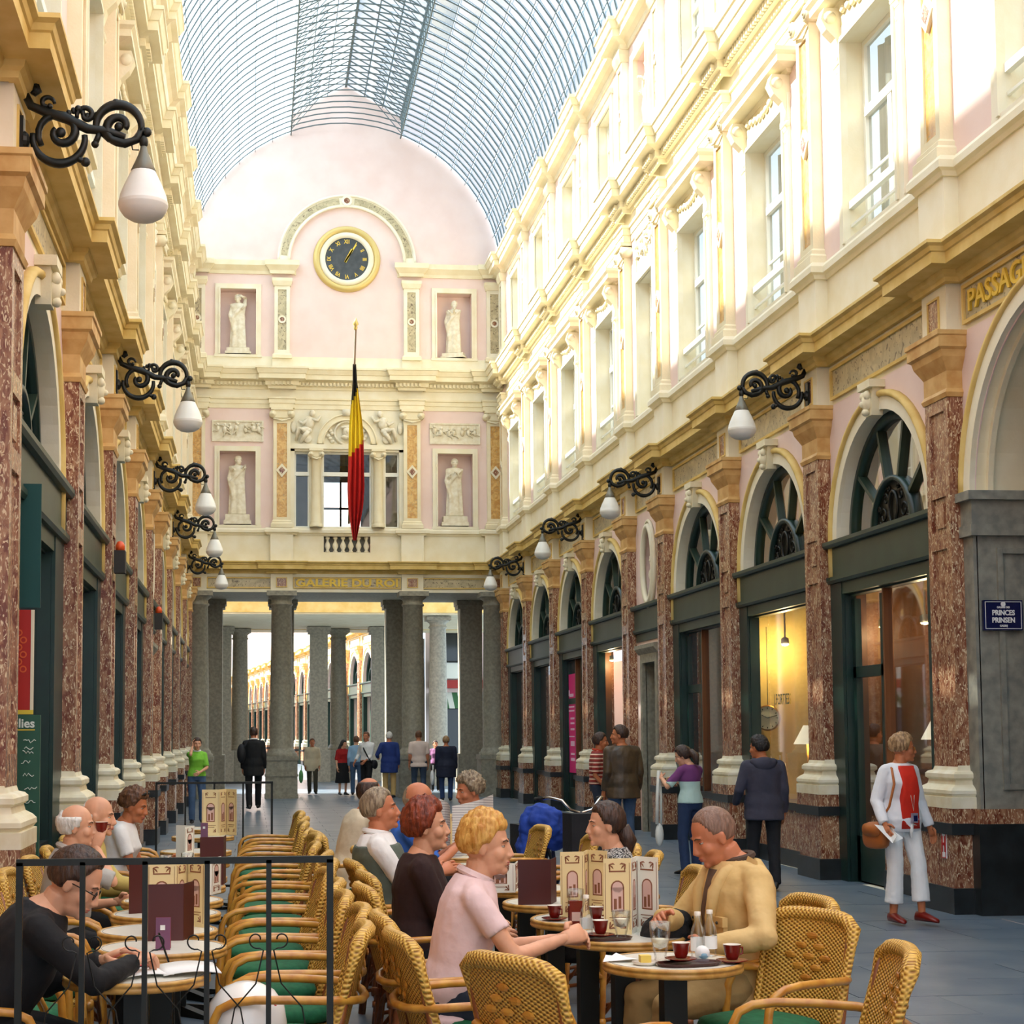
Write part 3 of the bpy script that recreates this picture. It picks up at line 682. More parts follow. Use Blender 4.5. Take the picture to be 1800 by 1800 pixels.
# arch band with marble inlay round the clock
c = MB().mat(CREAM2); arch_band(c, 0, 13.84, [(1.48, 0), (1.48, .07), (1.80, .07), (1.80, 0)], 36); c.smooth = True
for r in (1.5, 1.78): arch_band(c, 0, 13.84, [(r-.03, .06), (r-.03, .1), (r+.03, .1), (r+.03, .06)], 36)
c.smooth = False; c.mat(MARBG)
for a0, a1 in ((.1, PI/2-.12), (PI/2+.12, PI-.1)): arch_band(c, 0, 13.84, [(1.56, .06), (1.56, .078), (1.72, .078), (1.72, .06)], 16, a0, a1)
c.mat(CREAM2); c.lathe([(.08, .06), (.08, .12), (.14, .12), (.14, .06)], 16, (0, 0, 15.48), 1); c.mat(MARB); c.lathe([(.001, .06), (.09, .06), (.09, .1), (.001, .1)], 14, (0, 0, 15.48), 1); c.build('arch_band', None, WE)
# frieze of the portico with its name
c = MB().mat(CREAM2); c.box(-4.1, 4.1, -.02, .05, 5.23, 5.30); c.box(-4.1, 4.1, -.02, .05, 5.62, 5.72); c.build('architrave', None, WE)
for uc, hw in ((-2.75, .8), (0, 1.35), (2.75, .8)):
    m = MB().mat(GOLDC); frame_rect(m, uc-hw, uc+hw, 5.36, 5.58, .03, -.01, .05); m.mat(MARBG); m.box(uc-hw, uc+hw, -.01, .02, 5.36, 5.58); o = m.build('frieze_panel', None, WE)
    if uc == 0: text('lettering', 'GALERIE DU ROI', .27, GOLDP, o, (0, .03, 5.465), (PI/2, 0, PI), bold=.009, extrude=.015, sx=1.32)
for u in EP:
    def bk():
        m = MB().mat(CREAM2); m.box(-.28, .28, 0, .1, 5.23, 5.74); m.mat(MARB); m.box(-.12, .12, .1, .108, 5.37, 5.58); m.mat(GOLDC); frame_rect(m, -.12, .12, 5.37, 5.58, .02, .1, .12); return m
    inst('efb', bk, 'frieze_block', WE, (u, 0, 0))
# balustrade
def baluster():
    m = MB().mat(CREAM2); m.smooth = True; m.lathe([(.001, 6.27), (.06, 6.27), (.06, 6.3), (.035, 6.33), (.075, 6.42), (.07, 6.47), (.03, 6.56), (.03, 6.6), (.055, 6.63), (.055, 6.68), (.001, 6.68)], 12); return m
for i in range(6): inst('balu', baluster, 'baluster', WE, (-.5+i*.2, -.09, 0))
# triple window over the portico
m = MB().mat(CREAM2)
for a, b in ((-1.47, -1.35), (-.97, -.63), (.63, .97), (1.35, 1.47)): m.box(a, b, -.2, .02, 6.88, 8.98)
m.box(-1.47, 1.47, -.2, .02, 8.88, 8.98); m.box(-1.47, 1.47, -.2, .08, 8.94, 9.06); m.box(-1.47, 1.47, -.2, .05, 6.84, 6.9); TW = m.build('window_surround', None, WE)
def col():
    m = MB().mat(CREAM); m.smooth = True; m.lathe([(.17, 6.9), (.17, 6.98), (.14, 7.0), (.15, 7.03), (.13, 7.06), (.125, 7.6), (.115, 8.68), (.13, 8.7), (.13, 8.74)], 16, (0, .1, 0)); return m
for u in (-.8, .8):
    inst('wcol', col, 'column', TW, (u, 0, 0)); inst('wcap', lambda: volute_cap(.12, 8.72, 8.92, .02, .2), 'capital', TW, (u, 0, 0))
for uc, hw in ((-1.16, .2), (0, .64), (1.16, .2)):
    m = MB().mat(WHITEP); frame_rect(m, uc-hw+.05, uc+hw-.05, 6.95, 8.83, .05, -.2, -.12); m.box(uc-hw, uc+hw, -.2, -.1, 8.26, 8.36)
    o = m.build('sash', None, TW); g = MB().mat(WING); g.quad((uc-hw, -.16, 6.9), (uc+hw, -.16, 6.9), (uc+hw, -.16, 8.88), (uc-hw, -.16, 8.88)); g.build('pane', None, TW)
m = MB().mat(PLASTER)                            # room behind, with a window on its far side
m.quad((-1.6, -3.03, 6.85), (-.6, -3.03, 6.85), (-.6, -3.03, 9), (-1.6, -3.03, 9)); m.quad((.55, -3.03, 6.85), (1.6, -3.03, 6.85), (1.6, -3.03, 9), (.55, -3.03, 9)); m.quad((-.6, -3.03, 8.55), (.55, -3.03, 8.55), (.55, -3.03, 9), (-.6, -3.03, 9))
m.mat(GREEN)
for a in (-.6, -.02, .5): m.box(a, a+.05, -3.05, -3.0, 6.85, 8.6)
m.box(-.6, .55, -3.05, -3.0, 7.78, 7.84)
m.mat(PLASTER)
for a in (-1.6, 1.6): m.quad((a, -.2, 6.85), (a, -3.03, 6.85), (a, -3.03, 9), (a, -.2, 9))
m.quad((-1.6, -.2, 9), (1.6, -.2, 9), (1.6, -3.03, 9), (-1.6, -3.03, 9)); m.quad((-1.6, -.2, 6.85), (1.6, -.2, 6.85), (1.6, -3.03, 6.85), (-1.6, -3.03, 6.85))
m.build('upper_room', None, WE)      # its far window is a real opening onto the sky
# carved tympanum: arch, medallion head, two reclining figures
m = MB().mat(CREAM); arch_band(m, 0, 9.08, [(.60, 0), (.60, .08), (.78, .08), (.78, 0)], 24); m.smooth = True
for r in (.62, .76): arch_band(m, 0, 9.08, [(r-.02, .07), (r-.02, .1), (r+.02, .1), (r+.02, .07)], 24)
m.mat(STATUE); m.tube([(.32*math.cos(t*PI/12), .05, 9.36+.3*math.sin(t*PI/12)) for t in range(24)], .03, 6, closed=True)
m.ell((0, .08, 9.38), (.12, .1, .17)); m.ell((0, .17, 9.37), (.025, .04, .05), 6, 5); m.ell((0, .07, 9.5), (.17, .09, .06)); m.ell((-.07, .12, 9.24), (.1, .05, .06)); m.ell((.07, .12, 9.24), (.1, .05, .06))
for s in (-1, 1):
    for k in range(5): m.ell((s*(.38+.05*(k % 3)), .03, 9.14+.07*k), (.06, .04, .05), 7, 5)
    hx = s*(.85 if s < 0 else .9); m.ell((hx, .09, 9.86), (.075, .07, .09)); m.ell((hx+s*.08, .07, 9.62), (.14, .08, .17)); m.ell((hx+s*.16, .06, 9.42), (.16, .08, .11))
    m.tube([(hx, .09, 9.7), (hx-s*.14, .1, 9.66), (hx-s*.22, .08, 9.8)], [.05, .045, .03], 6); m.tube([(hx+s*.1, .09, 9.7), (hx+s*.24, .1, 9.58), (hx+s*.36, .08, 9.66)], [.05, .045, .03], 6)
    m.tube([(hx+s*.18, .08, 9.4), (hx+s*.34, .13, 9.46), (hx+s*.42, .07, 9.14)], [.08, .065, .04], 6); m.tube([(hx+s*.12, .08, 9.38), (hx+s*.2, .12, 9.26), (hx+s*.3, .06, 9.1)], [.08, .06, .04], 6)
    m.lathe([(.001, 0), (.11, 0), (.11, .06), (.07, .07), (.001, .08)], 14, (s*1.02, 0, 9.2), 1); m.ell((s*1.38, .03, 9.5), (.08, .04, .16), 7, 5)
m.box(-.02-.1, .12, .02, .13, 9.8, 9.97); m.build('carved_tympanum', None, WE)

# ---- portico columns and beams
def gcol(rr=.29, top=5.23):
    m = MB().mat(GREYST); m.smooth = True
    m.lathe([(rr+.11, 1.06), (rr+.11, 1.12), (rr+.06, 1.15), (rr+.05, 1.2), (rr+.02, 1.22), (rr, 1.28), (rr, 2.5), (rr-.035, 4.86), (rr, 4.88), (rr, 4.92), (rr-.03, 4.94), (rr-.03, 5.02), (rr+.05, 5.08), (rr+.06, 5.11)], 28)
    m.smooth = False; m.box(-rr-.09, rr+.09, -rr-.09, rr+.09, 5.11, top)
    b = rr+.13; m.box(-b, b, -b, b, 0, .1); m.box(-b+.02, b-.02, -b+.02, b-.02, .1, .95); m.box(-b, b, -b, b, .55, .6); m.box(-b, b, -b, b, .95, 1.06); return m
def pier():
    m = MB().mat(GREYST); b = .3; m.box(-b, b, -b, b, 1.06, 5.0); m.box(-b-.07, b+.07, -b-.07, b+.07, 5.0, 5.1); m.box(-b-.1, b+.1, -b-.1, b+.1, 5.1, 5.23); m.box(-b-.08, b+.08, -b-.08, b+.08, 0, 1.06); return m
def pillar(nm, key, fn, x, y, label):
    o = inst(key, fn, nm, None, (x, y, 0)); tag(o, label, 'column', 'grey stone columns of the portico', None); return o
for x, t in ((-1.38, 'against the café arcade'), (.74, 'next to the walking suit'), (4.1, 'before the people in blue and pink'), (6.2, 'against the shop wall')): pillar('stone_column', 'gcol', gcol, x, YE-.12 if abs(x-2.42) < 3 else YE-.05, 'round grey column under the inscribed lintel, '+t)
for x, t in ((-1.1, 'beside the café arcade'), (.82, 'hidden by the column near the suit'), (3.92, 'by the people in blue and pink'), (5.95, 'beside the shop wall')): pillar('stone_pier', 'pier', pier, x, 44.9, 'square dark pier behind the front columns, '+t)
# ---- second portico across the sunlit lane and the gallery beyond
for x, t in ((-.42, 'beyond the walking suit'), (2.98, 'beyond the person in red')): pillar('stone_column', 'gcol', gcol, x, 57.3, 'round grey column at the mouth of the further gallery, '+t)
for x, t in ((-1.0, 'beyond the walking suit'), (2.25, 'beyond the person in red'), (4.35, 'closest to the lane building')): pillar('stone_pier', 'pier', pier, x, 56.2, 'square dark pier at the mouth of the further gallery, '+t)
pillar('stone_column', 'gcol', gcol, 5.75, 51.0, 'pale lit stone column at the corner of the lane')
m = MB().mat(CREAM); m.box(-2.5, 9, 50.2, 59.5, 5.25, 5.6); m.mat(GOLDC); m.box(-2.5, 9, 50.1, 50.3, 5.3, 5.75); m.box(-2.5, 9, 57.5, 57.7, 5.235, 5.3); m.mat(PINK); m.box(-2.5, 9, 50.3, 59, 5.6, 7.4)
m.mat(GREYST); m.box(-7, -2.5, 50.2, 59.5, 0, 14); m.box(4.8, 5.3, 56.3, 58, 0, 5.25); m.mat(PINK); m.box(-12, -4.3, 59.5, 160, 0, 5)  # unseen left side: block added to shade the portico, wall lowered for sun
SP = m.build('wall_far_portico', kind='structure')
m = MB().mat(FLOORM); m.box(-30, 40, 45.4, 50, -.02, .002); m.mat(FLOORM); m.box(-14, 9, 57.5, 170, -.05, 0); m.build('floor_lane', kind='structure')
# right-hand wall of the further gallery, turned about 5.5 degrees
fw = MB(); NB = 22
FP = [3.47*i for i in range(NB+1)]
for i in range(NB):
    a, b = FP[i], FP[i+1]; fw.mat(PINK); opening(fw, a, b, 0, 5.25, (a+b)/2, R1, 0, 3.70, .26, True, 12)
    fw.mat(CREAM2); fw.quad((a, 0, 5.25), (b, 0, 5.25), (b, 0, 6.72), (a, 0, 6.72)); fw.mat(PINK); fw.quad((a, 0, 6.72), (b, 0, 6.72), (b, 0, 13), (a, 0, 13))
WF = fw.build('wall_far_gallery', kind='structure'); WF.location = (5.55, 58.2, 0); WF.rotation_euler = (0, 0, PI/2+.098)
for i in range(NB):
    L = (FP[i]+1.735, 0, 0)
    inst('archi', None, 'archivolt', WF, L); inst('fanf', None, 'fanlight', WF, L); inst('tr3.47', None, 'transom', WF, L); inst('shop0', None, 'shopfront', WF, L)
    inst('froom', lambda: (lambda m: (m.quad((-1.5, -.6, 0), (1.5, -.6, 0), (1.5, -.6, 5), (-1.5, -.6, 5)), m)[1])(MB().mat(GREENL)), 'shop_room', WF, L)
    p = inst('pshaft', None, 'pilaster', WF, (FP[i], 0, 0)); inst('pcap', None, 'capital', p); inst('pped', None, 'pedestal', p); inst('pbase', None, 'base', p)
    inst('fp3.47', frieze_panel(1.3), 'frieze_panel', WF, L)
c = MB().mat(GOLDC); molding(c, breaks(0, FP[-1], FP, .31, .13), C1P); c.build('cornice', None, WF)
# building at the corner of the lane: window, red fascia, striped awning
m = MB().mat(PINK); x0, x1 = 6.3, 11
m.quad((x0, 60, 0), (x1, 60, 0), (x1, 60, 12), (x0, 60, 12)); m.mat(DGLASS); m.box(6.55, 8.3, 59.9, 60, .2, 2.9); m.box(6.6, 7.9, 59.9, 60, 4.2, 6.0)
LB = link('lane_building', m.mesh('lane_building'), label='narrow shop building with balcony at the corner of the sunlit lane', cat='building')
m = MB().mat(mat('red fascia', S(176, 44, 34), .5)); m.box(6.45, 8.5, 59.8, 59.95, 3.25, 3.55); m.build('fascia', None, LB)
m = MB()
for i in range(10):
    m.mat([mat('awning green', S(60, 110, 70), .8), mat('awning white', S(220, 224, 214), .8)][i % 2] if i < 2 else [MATS['awning green'], MATS['awning white']][i % 2]); a = 6.45+i*.2; m.quad((a, 59.9, 3.1), (a+.2, 59.9, 3.1), (a+.2, 58.9, 2.5), (a, 58.9, 2.5))
m.build('awning', None, LB)
m = MB().mat(WHITEP); m.box(6.5, 8.1, 59.7, 59.8, 3.6, 4.2); m.mat(IRON); m.box(6.5, 8.1, 59.65, 59.85, 4.18, 4.24); m.build('balcony', None, LB)
m = MB().mat(mat('yellow banner', S(230, 200, 50), .7)); m.box(6.7, 6.95, 59.75, 59.85, 4.3, 5.3); m.build('banner', None, LB)
m = MB().mat(PINK); m.box(6.5, 6.9, YE, 45.4, 0, 14); m.box(-9, -1.7, YE+.6, 45.4, 0, 14); m.build('wall_lane_corner', kind='structure')
# ================================================================== lamps, clock, flag, signs, shops
LAMPG = mat('white lamp globe', S(236, 234, 226), .35, col2=S(226, 224, 214), scale=3)
LAMPC = mat('grey lamp cap', S(120, 118, 106), .45, metal=.4)
def spiral(cx, cz, r0, r1, a0, a1, n=22): return [(0, cx+(r0+(r1-r0)*i/n)*math.cos(a0+(a1-a0)*i/n), cz+(r0+(r1-r0)*i/n)*math.sin(a0+(a1-a0)*i/n)) for i in range(n+1)]
def bracket():
    m = MB().mat(IRON); m.smooth = True
    def tp(pts, r): n = len(pts); m.tube(pts, [r*1.3*(1-.3*abs(2*i/(n-1)-1)) for i in range(n)], 6)
    tp(spiral(.24, -.07, .165, .165, PI*.95, PI*2.05), .024); tp(spiral(.25, -.03, .15, .035, PI*1.2, -PI*1.2), .024)
    tp([(0, .02, .2), (0, .03, .27), (0, .09, .29), (0, .11, .24), (0, .075, .215)], .02)
    tp([(0, .02, .22), (0, .06, .14), (0, .16, .1), (0, .3, .06), (0, .42, 0), (0, .55, -.01), (0, .66, -.05)], .028)
    tp(spiral(.62, .02, .145, .145, PI*1.05, PI*-.05), .026); tp(spiral(.63, .02, .13, .03, -PI*.1, -PI*2.1), .024)
    tp([(0, .5, -.01), (0, .56, -.06), (0, .66, -.09), (0, .74, -.06), (0, .77, .02)], .024)
    tp(spiral(.41, .09, .06, .015, PI*1.1, -PI*1.1), .016); tp(spiral(.16, .16, .05, .015, 0, PI*1.6), .014)
    for y, z, r in ((.80, -.01, .032), (.60, .175, .03), (.41, -.22, .032), (.47, -.10, .026), (.09, .25, .03), (.62, .02, .03), (.25, -.03, .035), (.36, .13, .024), (.18, .14, .02)): m.ell((0, y, z), (.024, r, r), 8, 6)
    for p, q in (((.34, -.19), (.41, -.22)), ((.5, -.02), (.47, -.1)), ((.6, .15), (.6, .175)), ((.76, 0), (.8, -.01)), ((.07, .215), (.09, .25))): m.tube([(0, *p), (0, *q)], .02, 6)
    for i in range(7): m.ell((0, .30+.03*i, .10+.02*math.sin(i)), (.016, .02, .024), 6, 4)
    m.tube([(0, .78, -.02), (0, .785, -.07), (0, .76, -.1)], .008, 5); m.ell((0, .78, -.075), (.03, .03, .045), 8, 6)
    m.tube([(0, .70, -.08), (0, .71, -.13), (0, .75, -.13)], .005, 5); return m
def plate():
    m = MB().mat(IRON); m.box(-.045, .045, -.015, .02, -.24, .06); m.ell((0, .02, -.09), (.05, .04, .06)); return m
def lcap():
    m = MB().mat(LAMPC); m.smooth = True; m.lathe([(.001, -.09), (.018, -.10), (.03, -.15), (.055, -.21), (.082, -.27), (.078, -.275)], 18, (0, .78, 0)); return m
def lglobe():
    m = MB().mat(LAMPG); m.smooth = True; m.lathe([(.076, -.268), (.092, -.30), (.12, -.36), (.148, -.43), (.157, -.475), (.160, -.48), (.157, -.487), (.161, -.495), (.158, -.503), (.150, -.53), (.125, -.565), (.08, -.592), (.03, -.605), (.001, -.606)], 28, (0, .78, 0)); return m
def wall_lamp(sgn, y, label):
    x = (XR-.15) if sgn > 0 else (XL+.15)
    o = bpy.data.objects.new('wall_lamp', None); COL.objects.link(o); o.location = (x, y, 5.52); o.rotation_euler = (0, 0, PI/2*sgn)
    tag(o, label, 'lamp', 'wall lamps on scrolled iron brackets')
    inst('lbr', bracket, 'bracket', o); inst('lpl', plate, 'wall_plate', o); inst('lcap', lcap, 'cap', o); inst('lgl', lglobe, 'globe', o)
LN = {10.55: 'above the red poster', 18.02: 'second along the café arcade', 24.96: 'third along the café arcade', 30.93: 'fourth along the café arcade', 37.87: 'last on the café arcade before the clock wall'}
for y, t in LN.items(): wall_lamp(-1, y, 'white globe lamp on scrolled iron bracket, '+t)
RN = {18.02: 'between the clockmaker window and the passage shop', 24.96: 'beside the oval bust niche over the brick shop', 30.93: 'above the pink poster shop', 37.87: 'last on the shop side before the clock wall'}
for y, t in RN.items(): wall_lamp(1, y, 'white globe lamp on scrolled iron bracket, '+t)
# ---- clock on the end wall
SLATE = mat('slate clock dial', S(70, 74, 74), .5, col2=S(54, 58, 60), scale=6)
CK = bpy.data.objects.new('gallery_clock', None); COL.objects.link(CK); CK.location = (2.42, YE-.005, 13.95); tag(CK, 'big gilt-ringed clock with slate dial on the pink end wall', 'clock')
m = MB().mat(GOLD); m.smooth = True; m.lathe([(.70, 0), (.72, -.06), (.76, -.1), (.82, -.1), (.87, -.05), (.88, 0)], 48, axis=1); m.build('gilt_ring', None, CK)
m = MB().mat(CREAM2); m.smooth = True; m.lathe([(.56, 0), (.57, -.06), (.63, -.09), (.70, -.07), (.72, 0)], 48, axis=1); m.build('stone_ring', None, CK)
m = MB().mat(SLATE); m.lathe([(.001, 0), (.58, 0), (.58, -.02), (.001, -.02)], 48, axis=1); DI = m.build('dial', None, CK)
for k, t in enumerate('XII I II III IIII V VI VII VIII IX X XI'.split()):
    a = PI/2-k*PI/6
    text('numeral', t, .15, GOLDP, DI, (.46*math.cos(a), -.024, .46*math.sin(a)), (PI/2, -(a-PI/2), 0), extrude=.003, sx=.8, bold=.002)
for L, a, w in ((.3, 62, .03), (.46, 58, .02)):
    m = MB().mat(GOLDP); m.box(-w, w, -.035, -.03, -.1, L); o = m.build('hand', None, CK); o.rotation_euler = (0, math.radians(90-a), 0)
# ---- flag
PB = Vector((2.46, YE-.1, 7.0)); PT = P(625, 580, 'Y', 39.9)
FG = bpy.data.objects.new('flag_on_pole', None); COL.objects.link(FG); FG.location = PB; tag(FG, 'black yellow and red flag hanging limp from a spear-tipped pole over the portico', 'flag')
m = MB().mat(mat('flag pole wood', S(110, 84, 50), .5)); m.smooth = True; d = PT-PB; m.tube([(0, 0, 0), d], .028, 8); m.build('pole', None, FG)
m = MB().mat(GOLD); m.smooth = True; u = d.normalized(); q = Vector((0, -.0, 0))
m.tube([d, d+u*.05, d+u*.1, d+u*.14, d+u*.3], [.03, .05, .035, .075, .004], 8); m.build('spear_tip', None, FG)
FB, FY, FR = mat('flag black', S(40, 32, 26), .8), mat('flag yellow', S(226, 190, 20), .8), mat('flag red', S(196, 28, 20), .8)
m = MB(); NV, NU = 44, 14; grid = []
FT = min((k/100 for k in range(30, 100)), key=lambda t: abs(P(625, 645, 'Y', (PB+d*t).y).z-(PB+d*t).z)); FYY = (PB+d*FT).y     # where the cloth leaves the pole
for i in range(NV+1):
    v = i/NV; py = 640+310*v
    wl = [6, 8, 14, 21, 26, 27, 28, 30, 27, 18, 6][min(10, int(v*10))]; wl2 = [6, 8, 14, 21, 26, 27, 28, 30, 27, 18, 6][min(10, int(v*10)+1)]; w = (wl+(wl2-wl)*(v*10-int(v*10)))*.5
    cx = 623+3*math.sin(v*3); t = 1-min(1, v*1.0); yy = FYY-.03+.02*v
    grid.append([P(cx-w+2*w*j/NU, py, 'Y', yy+.09*math.sin(j*1.55+v*2.5)*(.35+v))-PB for j in range(NU+1)])
for i in range(NV):
    for j in range(NU):
        v = i/NV+(j/NU-.5)*.1; m.mat(FB if v < .16 else FY if v < .47 else FR); m.smooth = True
        m.add([grid[i][j], grid[i][j+1], grid[i+1][j+1], grid[i+1][j]], [(0, 1, 2, 3)])
m.build('cloth', None, FG)
# ---- street name sign and hydrant sign
NAVY = mat('navy enamel', S(24, 28, 72), .25); WHT = mat('white enamel', S(240, 240, 240), .4); RED = mat('red enamel', S(190, 30, 30), .4)
a, b = P(1728, 1055, 'Y', 14.05), P(1798, 1108, 'Y', 14.05)
w, h = b.x-a.x, a.z-b.z; ctr = (a+b)/2
m = MB().mat(NAVY); m.box(-w/2, w/2, -.008, .03, -h/2, h/2); SG = link('street_sign', m.mesh('street_sign'), None, ctr, label='navy blue enamel street name plate on the grey pier', cat='sign')
m = MB().mat(WHT); g = .012
for q in ((-w/2+g, w/2-g, h/2-g-.005, h/2-g), (-w/2+g, w/2-g, -h/2+g, -h/2+g+.005)): m.box(q[0], q[1], -.011, -.008, q[2], q[3])
for q in ((-w/2+g, -w/2+g+.005), (w/2-g-.005, w/2-g)): m.box(q[0], q[1], -.011, -.008, -h/2+g, h/2-g)
m.lathe([(.001, -.011), (.022, -.011), (.022, -.008)], 14, (0, 0, h/2-.035), 1); m.build('border', None, SG)
for t, z, s, bo in (('PRINCES', .02, .064, .002), ('PRINSEN', -.046, .064, .002), ('GALERIE DES', .07, .024, .0006), ('GALERIJ', -.095, .024, .0006)): text('lettering', t, s, WHT, SG, (0, -.011, z), (PI/2, 0, 0), bold=bo, extrude=.002, sx=.86)
HS = MB().mat(WHT); HS.box(-.045, .045, -.006, .006, -.12, .12); HS = link('hydrant_sign', HS.mesh('hydrant_sign'), None, (XR-.245, 14.40, .60), (0, 0, -PI/2), label='small white and red hydrant plate on the marble pedestal', cat='sign')
m = MB().mat(RED); frame_rect(m, -.037, .037, -.11, .11, .008, -.009, -.005); m.build('border', None, HS); text('lettering', 'H', .2, RED, HS, (0, -.008, 0), (PI/2, 0, 0), sx=.5, extrude=.002, bold=.003)
# ---- what stands in the shops
LEDM = mat('shop lamp glow', (1, .82, .5), .5, emit=14)
def bulb(parent, loc, e, r=.03):
    """the light of a lamp, kept inside that lamp"""
    L = bpy.data.objects.new('bulb', bpy.data.lights.new('bulb', 'POINT')); COL.objects.link(L); L.parent = parent; L.location = loc; L.data.energy = e; L.data.color = (1, .78, .42); L.data.shadow_soft_size = r
def ceiling_spot(px, py, X, e, label):
    p = P(px, py, 'X', X); o = bpy.data.objects.new('ceiling_spot', None); COL.objects.link(o); o.location = (p.x, p.y, 4.99); tag(o, label, 'lamp', 'glowing spots in the shops'); z = p.z-4.99
    m = MB().mat(WHITEP); m.smooth = True; m.lathe([(.001, 0), (.05, 0), (.05, -.02), (.012, -.03), (.012, z+.1), (.05, z+.08), (.055, z), (.05, z)], 14); m.build('stem', None, o)
    m = MB().mat(LEDM); m.smooth = True; m.lathe([(.05, z+.004), (.035, z-.012), (.001, z-.02)], 14); m.build('glowing_face', None, o)
    bulb(o, (0, 0, z-.07), e)
bayc = lambda i: (PIL[i]+PIL[i+1])/2
ceiling_spot(1380, 1133, 6.9, 40, 'glowing ceiling spot in the yellow clockmaker shop')
ceiling_spot(1626, 1095, 7.2, 20, 'glowing ceiling spot above the lampshade by the passage')
ceiling_spot(1553, 1102, 6.9, 8, 'small glowing ceiling spot behind the brown mullion by the passage')
ceiling_spot(1076, 1161, 6.7, 40, 'bright lamp in the golden window beside the bust niche')
SHADE = mat('lit cream lampshade', S(255, 244, 214), .8, emit=.9); BRASS = mat('brass', S(190, 140, 60), .3, metal=.8)
def table_lamp(px, y0, y1, X, sc, label):
    top, bot = P(px, y0, 'X', X), P(px, y1, 'X', X); h = top.z-bot.z
    o = bpy.data.objects.new('table_lamp', None); COL.objects.link(o); o.location = (bot.x, bot.y, .77); tag(o, label, 'lamp', 'table lamps in the shop windows')
    zb = bot.z-.77
    m = MB().mat(SHADE); m.smooth = True; m.lathe([(h*.75*sc, zb), (h*.22*sc, zb+h)], 20); m.build('shade', None, o)
    m = MB().mat(BRASS); m.smooth = True; m.lathe([(.001, 0), (.09, 0), (.09, .02), (.03, .05), (.06, zb*.4), (.02, zb*.6), (.015, zb+.05), (.001, zb+.05)], 14); m.build('stem', None, o); bulb(o, (0, 0, zb+h*.45), 10)
table_lamp(1420, 1275, 1308, 6.95, 1.0, 'cream shaded table lamp in the clockmaker window')
table_lamp(1648, 1262, 1300, 6.9, 1.0, 'cream shaded table lamp in the shop by the passage')
def display_table(y, X, label):
    m = MB().mat(WOOD); m.box(-.35, .35, -1.0, 1.0, .70, .76)
    for a in (-.3, .3):
        for b in (-.9, .9): m.box(a-.03, a+.03, b-.03, b+.03, 0.02, .70)
    link('display_table', m.mesh('display_table'), None, (X, y, 0), label=label, cat='table')
display_table(bayc(1), 7.08, 'wooden display table inside the shop by the passage'); display_table(bayc(2), 7.08, 'wooden display table inside the clockmaker shop')
c = P(1350, 1262, 'X', 6.74); r = .15
CKS = bpy.data.objects.new('shop_clock', None); COL.objects.link(CKS); CKS.location = c; CKS.rotation_euler = (0, 0, -.5); tag(CKS, 'round cream dial clock hanging in the yellow shop window', 'clock')
m = MB().mat(mat('clock cream dial', S(240, 236, 204), .5)); m.lathe([(.001, 0), (r, 0), (r, -.03), (.001, -.03)], 32, axis=1); m.build('dial', None, CKS)
m = MB().mat(BRASS); m.smooth = True; m.lathe([(r, .01), (r+.02, 0), (r+.02, -.03), (r, -.04)], 32, axis=1); m.build('rim', None, CKS)
m = MB().mat(IRON)
for k in range(12):
    a = k*PI/6; m = MB().mat(IRON); m.tube([(math.cos(a)*r*.78, -.034, math.sin(a)*r*.78), (math.cos(a)*r*.92, -.034, math.sin(a)*r*.92)], .006, 4); m.build('hour_mark', None, CKS)
for L, a in ((.09, 150), (.13, 15)):
    m = MB().mat(IRON); m.tube([(0, -.037, 0), (L*math.cos(math.radians(a)), -.037, L*math.sin(math.radians(a)))], .006, 4); m.build('hand', None, CKS)
m = MB().mat(IRON); m.tube([(0, 0, r), (0, 0, 1.2)], .004, 4); m.build('cord', None, CKS)
c = P(1374, 1230, 'X', 6.54); LT = text_mesh('J.FORTIES', .19, .001, sx=.75); LT.materials.append(mat('grey green letter paint', S(96, 104, 84), .6)); link('window_lettering', LT, None, c, (PI/2, 0, -PI/2), label='thin grey shop name painted on the yellow shop window', cat='lettering')
# candles
CAND = mat('ivory candle', S(240, 232, 206), .6)
for k, (px, t) in enumerate(((1364, 'short ivory candle next to the dial clock'), (1371, 'tall ivory candle between two shorter ones'), (1380, 'short ivory candle next to the lit lampshade'))):
    p = P(px, 1335, 'X', 6.85); m = MB().mat(BRASS); m.lathe([(.001, 0), (.05, 0), (.05, .02), (.012, .05), (.012, .25), (.001, .25)], 10); o = link('candlestick', m.mesh('candlestick'), None, (6.85, p.y, .76), label=t, cat='candle', group='candles in the clockmaker window')
    m = MB().mat(CAND); m.lathe([(.001, .25), (.014, .25), (.012, .45+.1*(k % 2)), (.001, .46+.1*(k % 2))], 8); m.build('candle', None, o)
# pink poster, orange sign
PKM = mat('magenta poster', S(222, 24, 120), .5); PKL = mat('pale pink print', S(246, 200, 222), .5)
a, b = P(985, 1188, 'X', 6.52), P(1013, 1352, 'X', 6.52); zt = (P(985, 1188, 'X', 6.52).z+P(1013, 1184, 'X', 6.52).z)/2; zb = .8
m = MB().mat(PKM); wy = abs(a.y-b.y); m.box(-wy/2, wy/2, -.005, .005, zb, zt); PO = link('window_poster', m.mesh('window_poster'), None, (6.53, (a.y+b.y)/2, 0), (0, 0, -PI/2), label='tall magenta poster with pale printing in the shop window', cat='poster')
m = MB().mat(PKL); H = zt-zb
m.box(-wy*.28, -wy*.12, -.008, -.005, zb+.02, zb+H*.72); m.box(-wy*.3, wy*.12, -.008, -.005, zb+H*.78, zb+H*.84); m.box(wy*.1, wy*.36, -.008, -.005, zb+H*.77, zb+H*.80)
